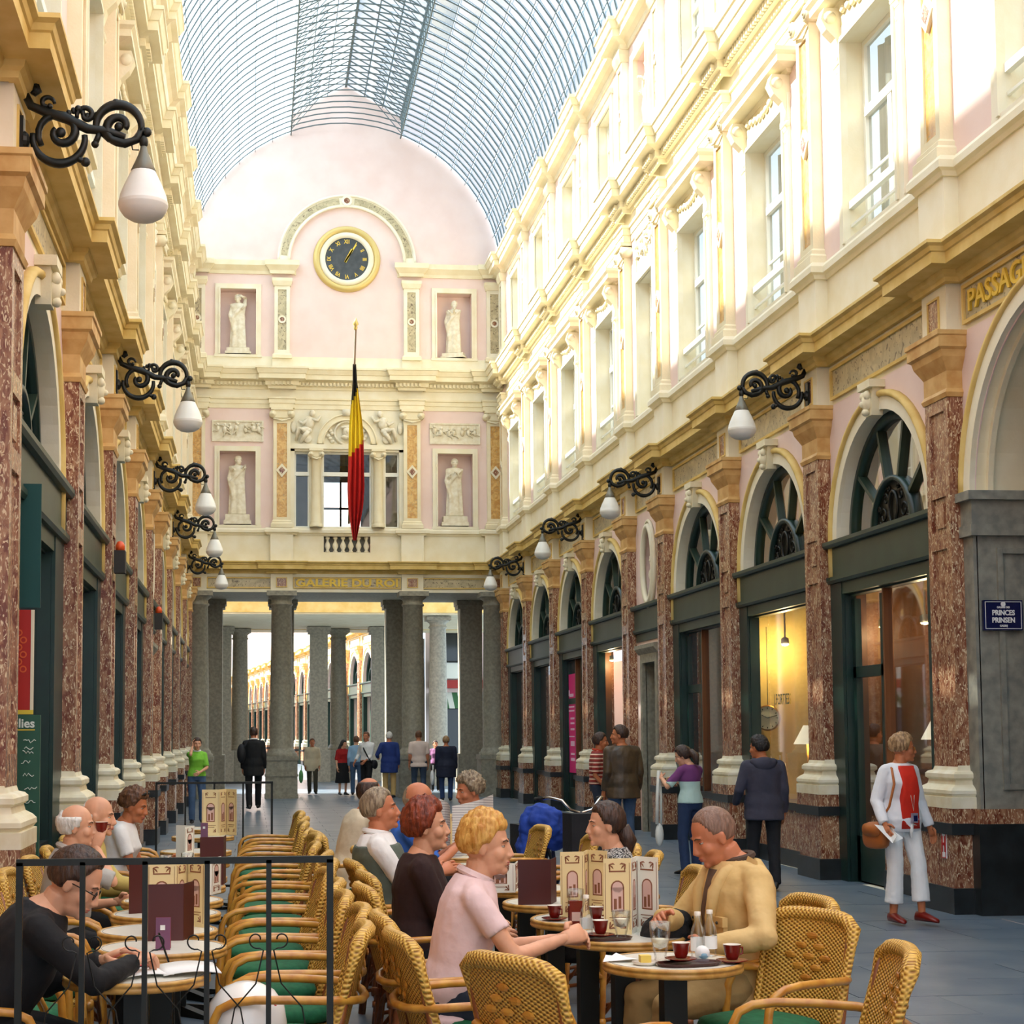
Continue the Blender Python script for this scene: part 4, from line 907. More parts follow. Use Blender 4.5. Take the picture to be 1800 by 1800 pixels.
for f, hh in ((.66, .015), (.62, .015), (.54, .02), (.49, .02), (.43, .02), (.36, .012), (.27, .05), (.18, .02), (.12, .03)): m.box(wy*(.0 if hh < .018 else .15), wy*.4, -.008, -.005, zb+H*f, zb+H*(f+hh))
m.build('print', None, PO)
# left arcade: chalkboard, red poster, teal panel
BD = mat('green chalkboard', S(40, 86, 66), .6); CH = mat('chalk', S(226, 232, 220), .8); RP = mat('red poster', S(178, 30, 16), .5); TEAL = mat('teal blind', S(10, 70, 66), .6); YEL = mat('yellow line', S(226, 196, 60), .6)
Yb = 11.5
a, b = P(22, 1257, 'Y', Yb), P(68, 1530, 'Y', Yb)
m = MB().mat(BD); m.box(a.x, b.x, -.02, .02, 0.02, a.z); CB = link('chalkboard', m.mesh('chalkboard'), None, (0, Yb, 0), label='green chalkboard with white handwriting leaning in the café doorway', cat='board')
p = P(62, 1272, 'Y', Yb); text('lettering', 'Pâtes eslies'[6:], .085, CH, CB, (p.x, -.023, p.z), (PI/2, 0, 0), align='RIGHT', bold=.002, extrude=.001)
m = MB().mat(YEL); q = P(62, 1284, 'Y', Yb); m.box(a.x+.02, q.x, -.023, -.02, q.z, q.z+.008); m.mat(CH)
rr = random.Random(5)
for k, py in enumerate((1303, 1315, 1322, 1340, 1362, 1385, 1410)):
    x = P(38+rr.uniform(0, 6), py, 'Y', Yb); pts = [(x.x+.012*i, -.023, x.z+rr.uniform(-.012, .012)) for i in range(rr.randint(6, 9))]; m.tube(pts, .0028, 4)
m.build('handwriting', None, CB, kind='stuff')
a, b = P(5, 1072, 'Y', 11.55), P(53, 1248, 'Y', 11.55); m = MB().mat(RP); m.box(a.x-.3, b.x, -.01, .01, b.z, a.z)
RPO = link('framed_poster', m.mesh('framed_poster'), None, (0, 11.55, 0), label='tall red framed poster hanging beside the first marble pilaster', cat='poster')
m = MB().mat(mat('cream poster edge', S(236, 220, 190), .6)); m.box(b.x, b.x+.02, -.012, .012, b.z, a.z); m.mat(YEL); m.box(a.x-.3, b.x+.02, -.012, .012, b.z-.03, b.z); m.mat(mat('orange print', S(220, 90, 40), .6)); m.smooth = True
for k in range(6): m.lathe([(.015, -.013), (.025, -.013)], 10, (b.x-.05-.03*(k % 2), 0, b.z+.28+.05*k), 1)
m.build('frame', None, RPO)
a, b = P(10, 950, 'Y', 11.6), P(70, 1068, 'Y', 11.6); m = MB().mat(TEAL); m.box(a.x-.3, b.x, -.01, .01, b.z, a.z+.4); link('roller_blind', m.mesh('roller_blind'), None, (0, 11.62, 0), label='teal roller blind hanging above the red poster', cat='blind')
# alarm boxes with red beacons on the left arcade
for px, py, X, t in ((211, 985, -1.42, 'below the second lamp'), (279, 1090, -1.42, 'low beyond the third lamp')):
    p = P(px, py, 'X', X); m = MB().mat(DARK); m.box(-.06, .06, -.09, .09, -.14, .1); o = link('alarm_box', m.mesh('alarm_box'), None, p, label='dark alarm box with orange beacon on the café arcade, '+t, cat='alarm', group='alarm boxes on the café arcade')
    m = MB().mat(mat('orange beacon', S(226, 84, 30), .4) if 'orange beacon' not in MATS else MATS['orange beacon']); m.smooth = True; m.lathe([(.001, .1), (.05, .1), (.05, .16), (.03, .2), (.001, .21)], 10); m.build('beacon', None, o)
# ================================================================== café furniture
def weave(name, c1, c2, fx, fz, ax=('X', 'Z')):
    m, nt, b = _nt(name); N, L = nt.nodes.new, nt.links.new
    tc = N('ShaderNodeTexCoord'); sp = N('ShaderNodeSeparateXYZ'); L(tc.outputs['Object'], sp.inputs[0])
    def sn(o, f):
        q = N('ShaderNodeMath'); q.operation = 'MULTIPLY'; q.inputs[1].default_value = f; L(sp.outputs[o], q.inputs[0]); s = N('ShaderNodeMath'); s.operation = 'SINE'; L(q.outputs[0], s.inputs[0]); return s
    p = N('ShaderNodeMath'); p.operation = 'MULTIPLY'; L(sn(ax[0], fx).outputs[0], p.inputs[0]); L(sn(ax[1], fz).outputs[0], p.inputs[1])
    cr = N('ShaderNodeValToRGB'); cr.color_ramp.elements[0].color = (*c1, 1); cr.color_ramp.elements[1].color = (*c2, 1); cr.color_ramp.elements[0].position = .15; cr.color_ramp.elements[1].position = .6
    mr = N('ShaderNodeMapRange'); mr.inputs[1].default_value = -1; L(p.outputs[0], mr.inputs[0]); L(mr.outputs[0], cr.inputs[0]); L(cr.outputs[0], b.inputs['Base Color'])
    bp = N('ShaderNodeBump'); bp.inputs['Distance'].default_value = .006; L(mr.outputs[0], bp.inputs['Height']); L(bp.outputs[0], b.inputs['Normal']); b.inputs['Roughness'].default_value = .45; return m
WEAVE = weave('woven cane', S(128, 78, 18), S(226, 178, 78), 2*PI/.026, 2*PI/.016)
WEAVT = weave('woven cane wrap', S(160, 106, 28), S(230, 184, 84), 2*PI/.02, 2*PI/.02, ('X', 'Z'))
RATT = mat('rattan cane', S(214, 156, 60), .35, col2=S(184, 118, 40), scale=14, detail=3, coat=.2)
RATTD = mat('dark rattan cane', S(150, 88, 44), .4, col2=S(120, 64, 30), scale=14)
CUSH = mat('green cushion cloth', S(20, 104, 62), .85, col2=S(14, 88, 52), scale=30, bump=.1)
def sup(a, b, n, e=3.2, c=(0, 0)):
    out = []
    for k in range(n):
        t = 2*PI*k/n; q = (abs(math.cos(t))**e+abs(math.sin(t))**e)**(-1/e); out.append((c[0]+a*q*math.cos(t), c[1]+b*q*math.sin(t)))
    return out
def ch_seat():
    m = MB().mat(WEAVE); r = sup(.235, .225, 24); m.loft([[(x*k, y*k, z) for x, y in r] for k, z in ((.93, .385), (1, .395), (1, .435), (.94, .445))]); return m
def ch_cush():
    m = MB().mat(CUSH); m.smooth = True; r = sup(.215, .205, 24); m.loft([[(x*k, y*k, z) for x, y in r] for k, z in ((.9, .446), (.99, .455), (1, .475), (.96, .495), (.8, .505), (.3, .507), (.05, .503))]); return m
def backpt(s, t, off):
    z = .45+.43*t*(1-.10*abs(s)**5); y = -.195-.11*t-.045*(1-s*s)
    return (.225*s*(.93+.07*t), y-off, z)
def ch_back():
    m = MB().mat(WEAVE); m.smooth = True; ns, nt_ = 14, 12; r = []
    for j in range(nt_+1):
        t = j/nt_; r.append([backpt(-1+2*i/ns, t, -.013) for i in range(ns+1)]+[backpt(1-2*i/ns, t, .013) for i in range(ns+1)])
    m.loft(r); m.smooth = False; m.mat(RATT)
    for dz, n in ((-2, 1), (-1, 2), (0, 3), (1, 2), (2, 1)):            # raised diamond of broad cane
        for k in range(n):
            s = (k-(n-1)/2)*.42; t = .62+dz*.095
            for o in (-.018, .018): p = Vector(backpt(s, t, o)); m.ell(p, (.032, .006, .014), 6, 4)
    return m
def ch_rim():
    m = MB().mat(WEAVT); m.smooth = True; pts = [backpt(-1, t/6, 0) for t in range(6)]+[backpt(-.97+1.94*i/10, 1, 0) for i in range(11)]+[backpt(1, 1-t/6, 0) for t in range(1, 7)]
    m.tube(pts, [.019]*6+[.03]*11+[.019]*6, 8); return m
def ch_arm():
    m = MB().mat(RATT); m.smooth = True
    half = [(0, -.338, .635), (.12, -.325, .64), (.2, -.29, .648), (.248, -.22, .655), (.268, -.08, .662), (.272, .06, .664), (.268, .14, .655), (.262, .19, .63), (.258, .215, .58), (.25, .222, .48), (.238, .222, .25), (.23, .235, 0)]
    m.tube([(-x, y, z) for x, y, z in half[::-1]]+half[1:], .0165, 8); return m
def ch_leg(k):
    def f():
        m = MB().mat(RATTD if k > 1 else RATT); m.smooth = True; s = -1 if k % 2 == 0 else 1
        if k < 2:
            m.tube([(s*.205, .205, .42), (s*.205, .235, 0)], .014, 7)
            for z in (.12, .36): m.tube([(s*.235, .23, z-.016), (s*.225, .23, z+.016)], [.03, .03], 8, flat=.8)
        else:
            m.tube([(s*.21, -.305, .86), (s*.215, -.23, .5), (s*.21, -.205, .40), (s*.22, -.245, 0)], .0165, 7); m.tube([(s*.185, -.19, .40), (s*.195, -.235, 0)], .013, 7)
            for z in (.12, .36): m.tube([(s*.208, -.23, z-.016), (s*.208, -.228, z+.016)], [.032, .032], 8, flat=.8)
        return m
    return f
def ch_str():
    m = MB().mat(RATTD); m.smooth = True
    for s in (-1, 1):
        m.tube([(s*.215, .22, .13), (s*.2, 0, .16), (s*.205, -.23, .13)], .011, 6); m.tube([(s*.22, .22, .16), (s*.21, .08, .33), (s*.2, 0, .38), (s*.2, -.08, .33), (s*.2, -.225, .16)], .011, 6)
    for y in (.215, -.23): m.tube([(-.21, y, .16), (-.1, y*.95, .34), (0, y*.92, .385), (.1, y*.95, .34), (.21, y, .16)], .011, 6)
    m.tube([(-.2, .0, .16), (.2, 0, .16)], .01, 6); return m
def chair(x, y, yaw, label, group):
    """yaw: direction faced, degrees from +X"""
    o = bpy.data.objects.new('rattan_armchair', None); COL.objects.link(o); o.location = (x, y, 0); o.rotation_euler = (0, 0, math.radians(yaw-90)); tag(o, label, 'chair', group)
    inst('chs', ch_seat, 'seat', o); inst('chc', ch_cush, 'cushion', o); b = inst('chb', ch_back, 'backrest', o); inst('chr', ch_rim, 'rolled_rim', b); inst('cha', ch_arm, 'arm_rail', o)
    for k in range(4): inst('chl%d' % k, ch_leg(k), 'leg', o)
    inst('cht', ch_str, 'stretcher', o); return o
TOPM = mat('white table top', S(240, 238, 226), .25, col2=S(230, 226, 210), scale=3); RIMM = mat('honey table rim', S(206, 160, 84), .35, col2=S(176, 126, 56), scale=20); LINE = mat('black inlay line', S(60, 52, 40), .4)
TR = .27
def tb_top():
    m = MB().mat(TOPM); m.lathe([(.001, .715), (TR-.012, .715), (TR-.012, .738), (.001, .738)], 40); m.mat(LINE); m.tube([((TR-.023)*math.cos(t*PI/20), (TR-.023)*math.sin(t*PI/20), .737) for t in range(40)], .0022, 4, closed=True); return m
def tb_rim():
    m = MB().mat(RIMM); m.smooth = True; m.lathe([(TR-.016, .738), (TR-.008, .741), (TR, .736), (TR+.002, .728), (TR-.003, .724), (TR+.001, .718), (TR+.001, .708), (TR-.004, .702), (TR-.02, .70)], 40); return m
def tb_leg():
    m = MB().mat(IRON); m.box(-.045, .045, -.045, .045, .04, .70); m.box(-.12, .12, -.12, .12, .69, .715); return m
def tb_base():
    m = MB().mat(IRON)
    for a in (0, PI/2): m.T = Matrix.Rotation(a+PI/4, 4, 'Z'); m.prism([(-.25, 0), (.25, 0), (.25, .025), (.05, .06), (-.05, .06), (-.25, .025)], 1, -.03, .03)
    m.T = None; return m
def table(x, y, label, group):
    o = bpy.data.objects.new('bistro_table', None); COL.objects.link(o); o.location = (x, y, 0); tag(o, label, 'table', group)
    t = inst('tbt', tb_top, 'table_top', o); inst('tbr', tb_rim, 'rim', t); inst('tbl', tb_leg, 'column', o); inst('tbb', tb_base, 'base', o); return o
ZT = .7395
# ---- things on the tables
MENC = mat('cream menu card', S(236, 214, 158), .6); MENW = mat('pale menu card', S(240, 238, 224), .6); MEND = mat('dark brown menu folder', S(74, 22, 18), .5); MENP = mat('menu print', S(138, 84, 54), .6); MENB = mat('menu picture', S(222, 184, 170), .6); CUPR = mat('dark red cup', S(122, 28, 20), .15); CUPW = mat('white cup lining', S(238, 230, 214), .3)
TRAY = mat('brown tray', S(62, 26, 20), .3); CLEAR = glassy('clear drink glass', (.985, .99, .985), .02, refl=.5); PAPER = mat('white paper', S(238, 238, 234), .7); FOAM = mat('beer foam', S(246, 240, 214), .5)
def card(w, h, ml, pr, seed=0):
    """one leaf with corner ornaments and a picture; in x-z plane, front towards -y"""
    m = MB().mat(ml); m.box(-w/2, w/2, -.0015, .0015, 0, h)
    if pr:
        m.mat(MENP)
        for s in (-1, 1):
            for zz, d in ((h*.92, -1), (h*.08, 1)):
                for a in (0, .7, 1.4): m.tube([(s*w*.3, -.002, zz), (s*w*.3+s*.018*math.cos(a)*(-1), -.002, zz+d*.022*math.sin(a)+.004), (s*w*.3-s*.026*math.cos(a), -.002, zz+d*.03*math.sin(a))], [.002, .0035, .001], 4)
            m.box(s*w*.44-.001, s*w*.44+.001, -.0025, -.0015, h*.06, h*.94)
        for z in (.82,): m.box(-w*.3, w*.3, -.0025, -.0015, h*z, h*z+.006)
        m.mat(MENP); m.box(-w*.24, w*.24, -.0022, -.0015, h*.3, h*.62); m.lathe([(.001, -.0022), (w*.24, -.0022), (w*.24, -.0015)], 14, (0, 0, h*.62), 1); m.mat(MENB); m.box(-w*.19, w*.19, -.0026, -.0015, h*.32, h*.62); m.lathe([(.001, -.0026), (w*.19, -.0026), (w*.19, -.0015)], 14, (0, 0, h*.62), 1)
        m.mat(MENP); m.box(-w*.14, -w*.03, -.003, -.0015, h*.33, h*.47); m.box(w*.03, w*.13, -.003, -.0015, h*.34, h*.5); m.box(-w*.3, w*.3, -.003, -.0015, h*.22, h*.23); m.box(-w*.22, w*.22, -.003, -.0015, h*.18, h*.19)
    return m
def menu(x, y, yaw, label, w=.105, h=.30, kind='cream', panels=3, kinds=None):
    o = bpy.data.objects.new('menu_card', None); COL.objects.link(o); o.location = (x, y, ZT); o.rotation_euler = (0, 0, math.radians(yaw)); tag(o, label, 'menu', 'menu cards standing on the café tables')
    px, py, a = 0, 0, 0.0; K0 = kind
    for k in range(panels):
        kind = kinds[k] if kinds else K0; ml = {'cream': MENC, 'dark': MEND, 'pale': MENW}[kind]
        a = math.radians([0, 62, -58][k] if panels == 3 else [0, 70][k])
        i = inst('leaf%s%s%.3f%.3f' % (kind, kind != 'dark', w, h), lambda: card(w, h, ml, kind != 'dark'), 'leaf', o, (px+w/2*math.cos(a), py+w/2*math.sin(a), 0), (0, 0, a)); px += w*math.cos(a); py += w*math.sin(a)
    return o
def cup():
    m = MB().mat(CUPR); m.smooth = True; m.lathe([(.001, .012), (.02, .012), (.027, .03), (.034, .068), (.035, .07)], 18); m.tube([(.031, 0, .055), (.05, 0, .056), (.05, 0, .032), (.028, 0, .028)], .004, 6)
    m.mat(CUPW); m.lathe([(.035, .07), (.032, .07), (.029, .05), (.001, .048)], 18); return m
def saucer():
    m = MB().mat(CUPR); m.smooth = True; m.lathe([(.001, 0), (.03, 0), (.06, .010), (.062, .012), (.03, .008), (.001, .008)], 20); return m
def coffee(x, y, label, z=ZT):
    o = bpy.data.objects.new('coffee_cup', None); COL.objects.link(o); o.location = (x, y, z); o.rotation_euler = (0, 0, random.uniform(0, 6)); tag(o, label, 'cup', 'red coffee cups'); inst('cupm', cup, 'cup', o); inst('sauc', saucer, 'saucer', o); return o
def thing(name, mb, x, y, label, cat, group=None, z=ZT, yaw=0): return link(name, mb.mesh(name), None, (x, y, z), (0, 0, math.radians(yaw)), label=label, cat=cat, group=group)
def tray(x, y, yaw, label):
    m = MB().mat(TRAY); r = sup(.13, .065, 28, 2.6); m.loft([[(a*k, b*k, z) for a, b in r] for k, z in ((.92, 0), (1, .012), (.98, .012), (.91, .004))]); return thing('serving_tray', m, x, y, label, 'tray', 'serving trays', yaw=yaw)
def bottle(x, y, label):
    o = bpy.data.objects.new('water_bottle', None); COL.objects.link(o); o.location = (x, y, ZT); tag(o, label, 'bottle', 'small clear water bottles')
    def g(): m = MB().mat(CLEAR); m.smooth = True; m.lathe([(.001, 0), (.026, 0), (.028, .01), (.028, .09), (.024, .115), (.012, .14), (.011, .17), (.001, .17)], 16); return m
    def lb(): m = MB().mat(PAPER); m.smooth = True; m.lathe([(.0285, .03), (.0285, .08)], 16, a0=0, a1=4); return m
    def cp(): m = MB().mat(CUPW); m.smooth = True; m.lathe([(.013, .165), (.013, .18), (.001, .18)], 10); return m
    inst('btg', g, 'glass', o); inst('btl', lb, 'paper_label', o, (0, 0, 0), (0, 0, random.uniform(0, 6))); inst('btc', cp, 'cap', o); return o
def tumbler(x, y, label, h=.13, fill=None):
    o = bpy.data.objects.new('drinking_glass', None); COL.objects.link(o); o.location = (x, y, ZT); tag(o, label, 'glass', 'drinking glasses')
    m = MB().mat(CLEAR); m.smooth = True; m.lathe([(.001, 0), (.026, 0), (.022, .012), (.03, .05), (.04, h*.75), (.041, h), (.039, h), (.037, h*.75), (.026, .055), (.001, .045)], 20); m.build('glass', None, o)
    if fill: m = MB().mat(fill); m.smooth = True; m.lathe([(.001, .047), (.024, .056), (.034, .085), (.001, .086)], 18); m.build('drink', None, o)
    return o
# ---- positions: left terrace (tables at X -0.42) and right terrace (tables at X 1.62)
LY = [6.25, 7.02, 7.62, 8.33, 8.98, 9.78, 10.4, 11.6, 12.7, 14.5, 15.7]
RY = [6.33, 7.13, 7.82, 8.60, 9.4, 10.2, 11.0, 11.9, 12.9]
ORD = ['first', 'second', 'third', 'fourth', 'fifth', 'sixth', 'seventh', 'eighth', 'ninth', 'tenth', 'eleventh', 'twelfth', 'thirteenth']
for k, y in enumerate(LY): table(-.42 if k not in (1,) else -.37, y, ORD[k]+' round white bistro table from the scrolled barrier, café wall row' if k else 'round bistro table spread with papers before the writer', 'bistro tables along the café wall')
for k, y in enumerate(RY): table(1.62-.015*k, y, ['round bistro table crowded with cups, bottles and a butter dish', 'round bistro table with a tall folded menu and red cup on a tray', 'round bistro table with cream menu and cola glass'][k] if k < 3 else ORD[k]+' round white bistro table of the mid gallery row, counted from the crowded one', 'bistro tables in mid gallery')
GL, GW = 'empty rattan armchairs with their backs to the aisle', 'rattan armchairs against the café wall'
for k, y in enumerate((6.3, 6.95, 7.55, 8.2, 8.85, 9.5, 10.2, 11.0, 11.9, 12.6, 13.6, 14.4, 15.4)): chair(.10+random.uniform(-.03, .03), y+.02, 180+random.uniform(-7, 7), (ORD[k]+' empty rattan armchair from the scrolled barrier, back to the aisle') if k else 'rattan armchair with a white helmet on its green cushion', GL)
for k, y in enumerate((6.2, 7.0, 7.7, 8.4, 9.1, 10.0, 10.9, 12.0, 12.9, 13.8)): chair(-.98, y, random.uniform(-6, 6), ORD[k]+' rattan armchair from the scrolled barrier, against the café shopfronts', GW)
GA, GR = 'rattan armchairs of the mid gallery row, backs to the aisle', 'rattan armchairs of the mid gallery row on the shop side'
for x, y, a, t in ((.86, 6.12, 6, 'empty rattan armchair beside the person in the pink shirt'), (.85, 6.70, 2, 'rattan armchair holding the person in the pink shirt'), (.86, 8.0, 6, 'rattan armchair holding the person in dark brown'), (.92, 8.72, 5, 'rattan armchair between the brown top and the grey vest'), (.90, 9.5, 6, 'rattan armchair holding the person in the grey vest'), (1.0, 10.55, 0, 'rattan armchair of the person in the blue shirt'), (.80, 12.4, 8, 'rattan armchair holding the person in the cream jacket')): chair(x, y, a, t, GA)
for x, y, a, t in ((2.13, 7.05, 190, 'rattan armchair holding the person in the khaki jacket'), (2.05, 8.75, 176, 'rattan armchair holding the person in the floral top'), (2.1, 9.9, 172, 'empty rattan armchair before the parked bicycle, dark menu in front'), (2.12, 10.6, 185, 'empty rattan armchair before the parked bicycle, beside its twin'), (2.05, 11.5, 178, 'empty rattan armchair behind the blond person'), (1.92, 12.7, 186, 'rattan armchair holding the person in the black jacket')): chair(x, y, a, t, GR)
chair(1.10, 5.55, 33, 'empty rattan armchair with its woven back to the viewer', 'empty armchairs round the crowded table')
chair(1.98, 6.40, 209, 'empty rattan armchair showing its woven backrest and green seat', 'empty armchairs round the crowded table'); chair(1.86, 5.5, 170, 'empty rattan armchair turned side-on to the crowded table', 'empty armchairs round the crowded table')
# ---- crowded table
coffee(1.625, 6.22, 'red coffee cup on the tray of the crowded table', ZT+.013); coffee(1.83, 6.24, 'tall red coffee cup at the edge of the crowded table'); tray(1.65, 6.20, 10, 'brown tray under the red cup on the crowded table')
bottle(1.735, 6.38, 'small clear bottle on the crowded table, the left of two'); bottle(1.80, 6.44, 'small clear bottle on the crowded table, nearer the khaki jacket'); tumbler(1.57, 6.32, 'tall glass with milky rest on the crowded table', .15, FOAM)
m = MB().mat(CUPW); m.smooth = True; m.lathe([(.001, 0), (.04, 0), (.05, .012), (.001, .006)], 16); m.mat(mat('butter', S(230, 200, 90), .6)); m.smooth = False; m.box(-.02, .02, -.02, .02, .006, .035); thing('butter_dish', m, 1.49, 6.24, 'white dish with a pat of butter on the crowded table', 'dish')
m = MB().mat(PAPER); m.smooth = True; m.ell((0, 0, .03), (.03, .03, .03)); m.mat(mat('blue wrapper', S(140, 180, 200), .5)); m.ell((.0, 0, .025), (.025, .032, .022)); thing('crumpled_wrapper', m, 1.73, 6.30, 'crumpled white wrapper between bottle and cup', 'wrapper')
m = MB().mat(PAPER); m.poly([(-.08, -.04, .001), (.03, -.06, .012), (.07, .03, .002), (-.05, .05, .016)]); m.poly([(-.08, -.04, .001), (-.02, .0, .03), (.03, -.06, .012)]); thing('paper_napkin', m, 1.425, 6.36, 'folded white napkin at the edge of the crowded table', 'napkin')
# ---- second and third tables
menu(1.53, 7.16, 4, 'tall folded cream menu with pale inner leaf on the second mid gallery table', .125, .33, kinds=('cream', 'pale', 'pale')); coffee(1.48, 7.0, 'red coffee cup on a long tray at the second mid gallery table', ZT+.013); tray(1.49, 7.0, 5, 'brown tray at the second mid gallery table'); bottle(1.44, 7.10, 'small clear bottle beside the tall folded menu'); tumbler(1.575, 7.02, 'small glass with yellow rest beside the tall folded menu', .12, FOAM)
menu(1.47, 7.86, 8, 'cream menu with a pictured arcade on the third mid gallery table', .12, .31); coffee(1.42, 7.75, 'red coffee cup with saucer under the dark brown menu'); coffee(1.60, 7.66, 'red coffee cup half hidden by a bottle'); tumbler(1.53, 7.8, 'dark cola glass beside the cream pictured menu', .14, MEND)
menu(1.36, 8.45, 0, 'closed dark brown menu standing by the red cup', .17, .23, 'dark', 2); menu(1.50, 8.0, 5, 'dark brown menu behind the cola glass', .15, .24, 'dark', 2)
menu(1.28, 9.1, 5, 'pale menu lying open behind the dark brown folder', .17, .16, 'pale', 2); menu(1.29, 11.9, -10, 'cream menu standing between the auburn-haired person and the newspaper', .13, .30); coffee(1.34, 11.7, 'red coffee cup by the menu and newspaper'); menu(1.3, 13.0, 5, 'cream menu beside the curly-haired person', .13, .27)
# ---- left tables
menu(-.44, 7.2, 5, 'dark brown menu standing behind the railing scroll', .15, .24, 'dark', 2); menu(-.47, 7.62, 8, 'cream ornamented menu beside the dark brown one', .13, .30); menu(-.60, 8.3, 30, 'dark red menu folder half open', .12, .26, 'dark', 2)
menu(-.38, 9.2, 2, 'pale printed menu leaning flat on the left tables', .16, .2, 'pale', 2); menu(-.30, 9.78, 15, 'dark menu folder open towards the aisle', .14, .28, 'dark', 2); menu(-.43, 14.5, 5, 'tall cream menu standing on the far left table', .15, .40); menu(-.46, 11.6, 70, 'pale menu propped near the orange drinks', .17, .24, 'pale', 2)
OR_ = mat('orange drink', S(226, 70, 20), .2)
tumbler(-.53, 10.45, 'glass of orange drink on the left row of tables', .13, OR_); tumbler(-.40, 10.5, 'glass of red drink beside the orange one', .14, CUPR)
m = MB()
for s, mt in ((-1, mat('purple tent card', S(110, 60, 90), .5)), (1, mat('red tent card', S(160, 40, 40), .5))): m.mat(mt); m.add([(-.03, s*.03, 0), (.03, s*.03, 0), (.03, s*.004, .13), (-.03, s*.004, .13)], [(0, 1, 2, 3)])
m.mat(PAPER); m.box(-.012, .008, -.02, -.018, .08, .1); thing('tent_card', m, -.36, 6.93, 'small purple and red tent card before the dark menu', 'card', 'tent cards'); m2 = m; thing('tent_card', m2, -.40, 14.2, 'small purple and red tent card on the far left table', 'card', 'tent cards')
m = MB().mat(CUPR); m.box(-.03, .03, -.02, .02, 0, .11); m.mat(MENB); m.box(-.02, .02, -.022, -.02, .02, .06); thing('tent_card', m, 1.48, 7.55, 'small pink tent card beside the cola glass', 'card', 'tent cards')
# writer's papers
m = MB().mat(PAPER); m.smooth = True
for k, (dx, a) in enumerate(((-.10, 14), (.10, 0))):
    m.T = Matrix.Translation((dx, 0, .004+.004*k)) @ Matrix.Rotation(math.radians(a), 4, 'Z'); rr_ = [[(-.105+.021*i, y, .012*math.sin(i*.3)+.002) for i in range(11)] for y in (-.14, .14)]; m.loft([rr_[0]+[(x, y, z-.004) for x, y, z in rr_[0][::-1]], rr_[1]+[(x, y, z-.004) for x, y, z in rr_[1][::-1]]])
m.T = None; thing('open_notebook', m, -.33, 6.26, 'open white notebook on the writer\'s table', 'notebook', yaw=8)
m = MB().mat(mat('red sheet', S(200, 60, 60), .6)); m.box(-.08, .08, -.05, .05, 0, .002); thing('red_leaflet', m, -.45, 6.33, 'red leaflet on the writer\'s papers', 'leaflet', z=ZT+.022, yaw=8)
# helmet on the nearest left chair
HEL = mat('white helmet shell', S(238, 236, 230), .2); o = bpy.data.objects.new('helmet', None); COL.objects.link(o); o.location = (-.02, 6.2, .515); o.rotation_euler = (.1, 0, .5); tag(o, 'white helmet with a red dot lying on a green seat cushion', 'helmet')
m = MB().mat(HEL); m.smooth = True; m.lathe([(.145, .0), (.15, .05), (.135, .12), (.10, .165), (.05, .19), (.001, .197)], 26); m.build('shell', None, o)
m = MB().mat(IRON); m.smooth = True; m.lathe([(.147, 0), (.152, .008), (.147, .02)], 26); m.build('rim', None, o)
m = MB().mat(RED); m.smooth = True; m.ell((.045, -.105, .125), (.02, .012, .018)); m.build('dot', None, o)
# ---- iron barriers with scrolls
def barrier(x0, x1, y, H, n, scroll, label):
    o = bpy.data.objects.new('iron_barrier', None); COL.objects.link(o); o.location = (x0, y, 0); tag(o, label, 'barrier', 'iron barriers closing the left terrace'); w = x1-x0; t = .011
    for nm, q in (('top_rail', (-t, w+t, -t, t, H-2*t, H)), ('bottom_rail', (0, w, -t, t, .12, .12+2*t))): m = MB().mat(IRON); m.box(*q); m.build(nm, None, o)
    for k in range(n+1):
        m = MB().mat(IRON); x = w*k/n; m.box(x-t*(1 if k in (0, n) else .8), x+t*(1 if k in (0, n) else .8), -t, t, 0 if k in (0, n) else .12, H-t); m.build('post' if k in (0, n) else 'bar', None, o)
    if scroll:
        for k in range(1, n):
            for s in (-1, 1):
                m = MB().mat(IRON); m.smooth = True; x = w*k/n+s*.012
                pts = [(x+s*.028+(.03-.018*i/14)*math.cos(a)*s*-1, 0, H-.275+(.03-.018*i/14)*math.sin(a)) for i, a in enumerate([PI*.0+PI*1.6*(1-j/14) for j in range(15)])][::-1]
                pts += [(x+s*.005, 0, H-.31), (x+s*.03, 0, H-.42), (x+s*.10, 0, H-.50), (x+s*.115, 0, H-.58), (x+s*.08, 0, H-.66), (x+s*.06, 0, H-.72), (x+s*.02, 0, H-.9)]
                m.tube(pts, .0028, 5); m.build('scroll', None, o)
    return o
a, b = P(35, 1514, 'Y', 5.6), P(580, 1500, 'Y', 5.6); barrier(a.x, b.x, 5.6, 1.21, 5, True, 'black iron barrier with wire scrolls in front of the writer')
a, b = P(275, 1375, 'Y', 16.5), P(478, 1373, 'Y', 16.5); barrier(a.x, b.x, 16.5, 1.15, 4, False, 'thin black iron barrier closing the far end of the left tables')
# ================================================================== people
def skinm(name, c): 
    m = mat(name, c, .55, col2=tuple(k*.86 for k in c), scale=12); m.node_tree.nodes['Principled BSDF'].inputs['Subsurface Weight'].default_value = .06; return m
SK1, SK2, SK3 = skinm('fair skin', S(228, 168, 132)), skinm('ruddy skin', S(206, 130, 92)), skinm('tanned skin', S(196, 118, 74))
LIPS = mat('lips', S(176, 92, 80), .5); EYEW = mat('eye white', S(196, 184, 172), .4); IRIS = mat('dark iris', S(40, 30, 24), .2); BROW = mat('eyebrow', S(84, 60, 40), .8)
def hairm(name, c, c2): return mat(name, c, .5, col2=c2, scale=60, detail=2, stretch=(1, 1, .25), bump=.5, bscale=70)
H_DARK, H_BLACK, H_RED = hairm('dark brown hair', S(44, 28, 20), S(74, 48, 32)), hairm('black hair', S(20, 16, 14), S(40, 32, 28)), hairm('auburn hair', S(96, 36, 16), S(146, 62, 28))
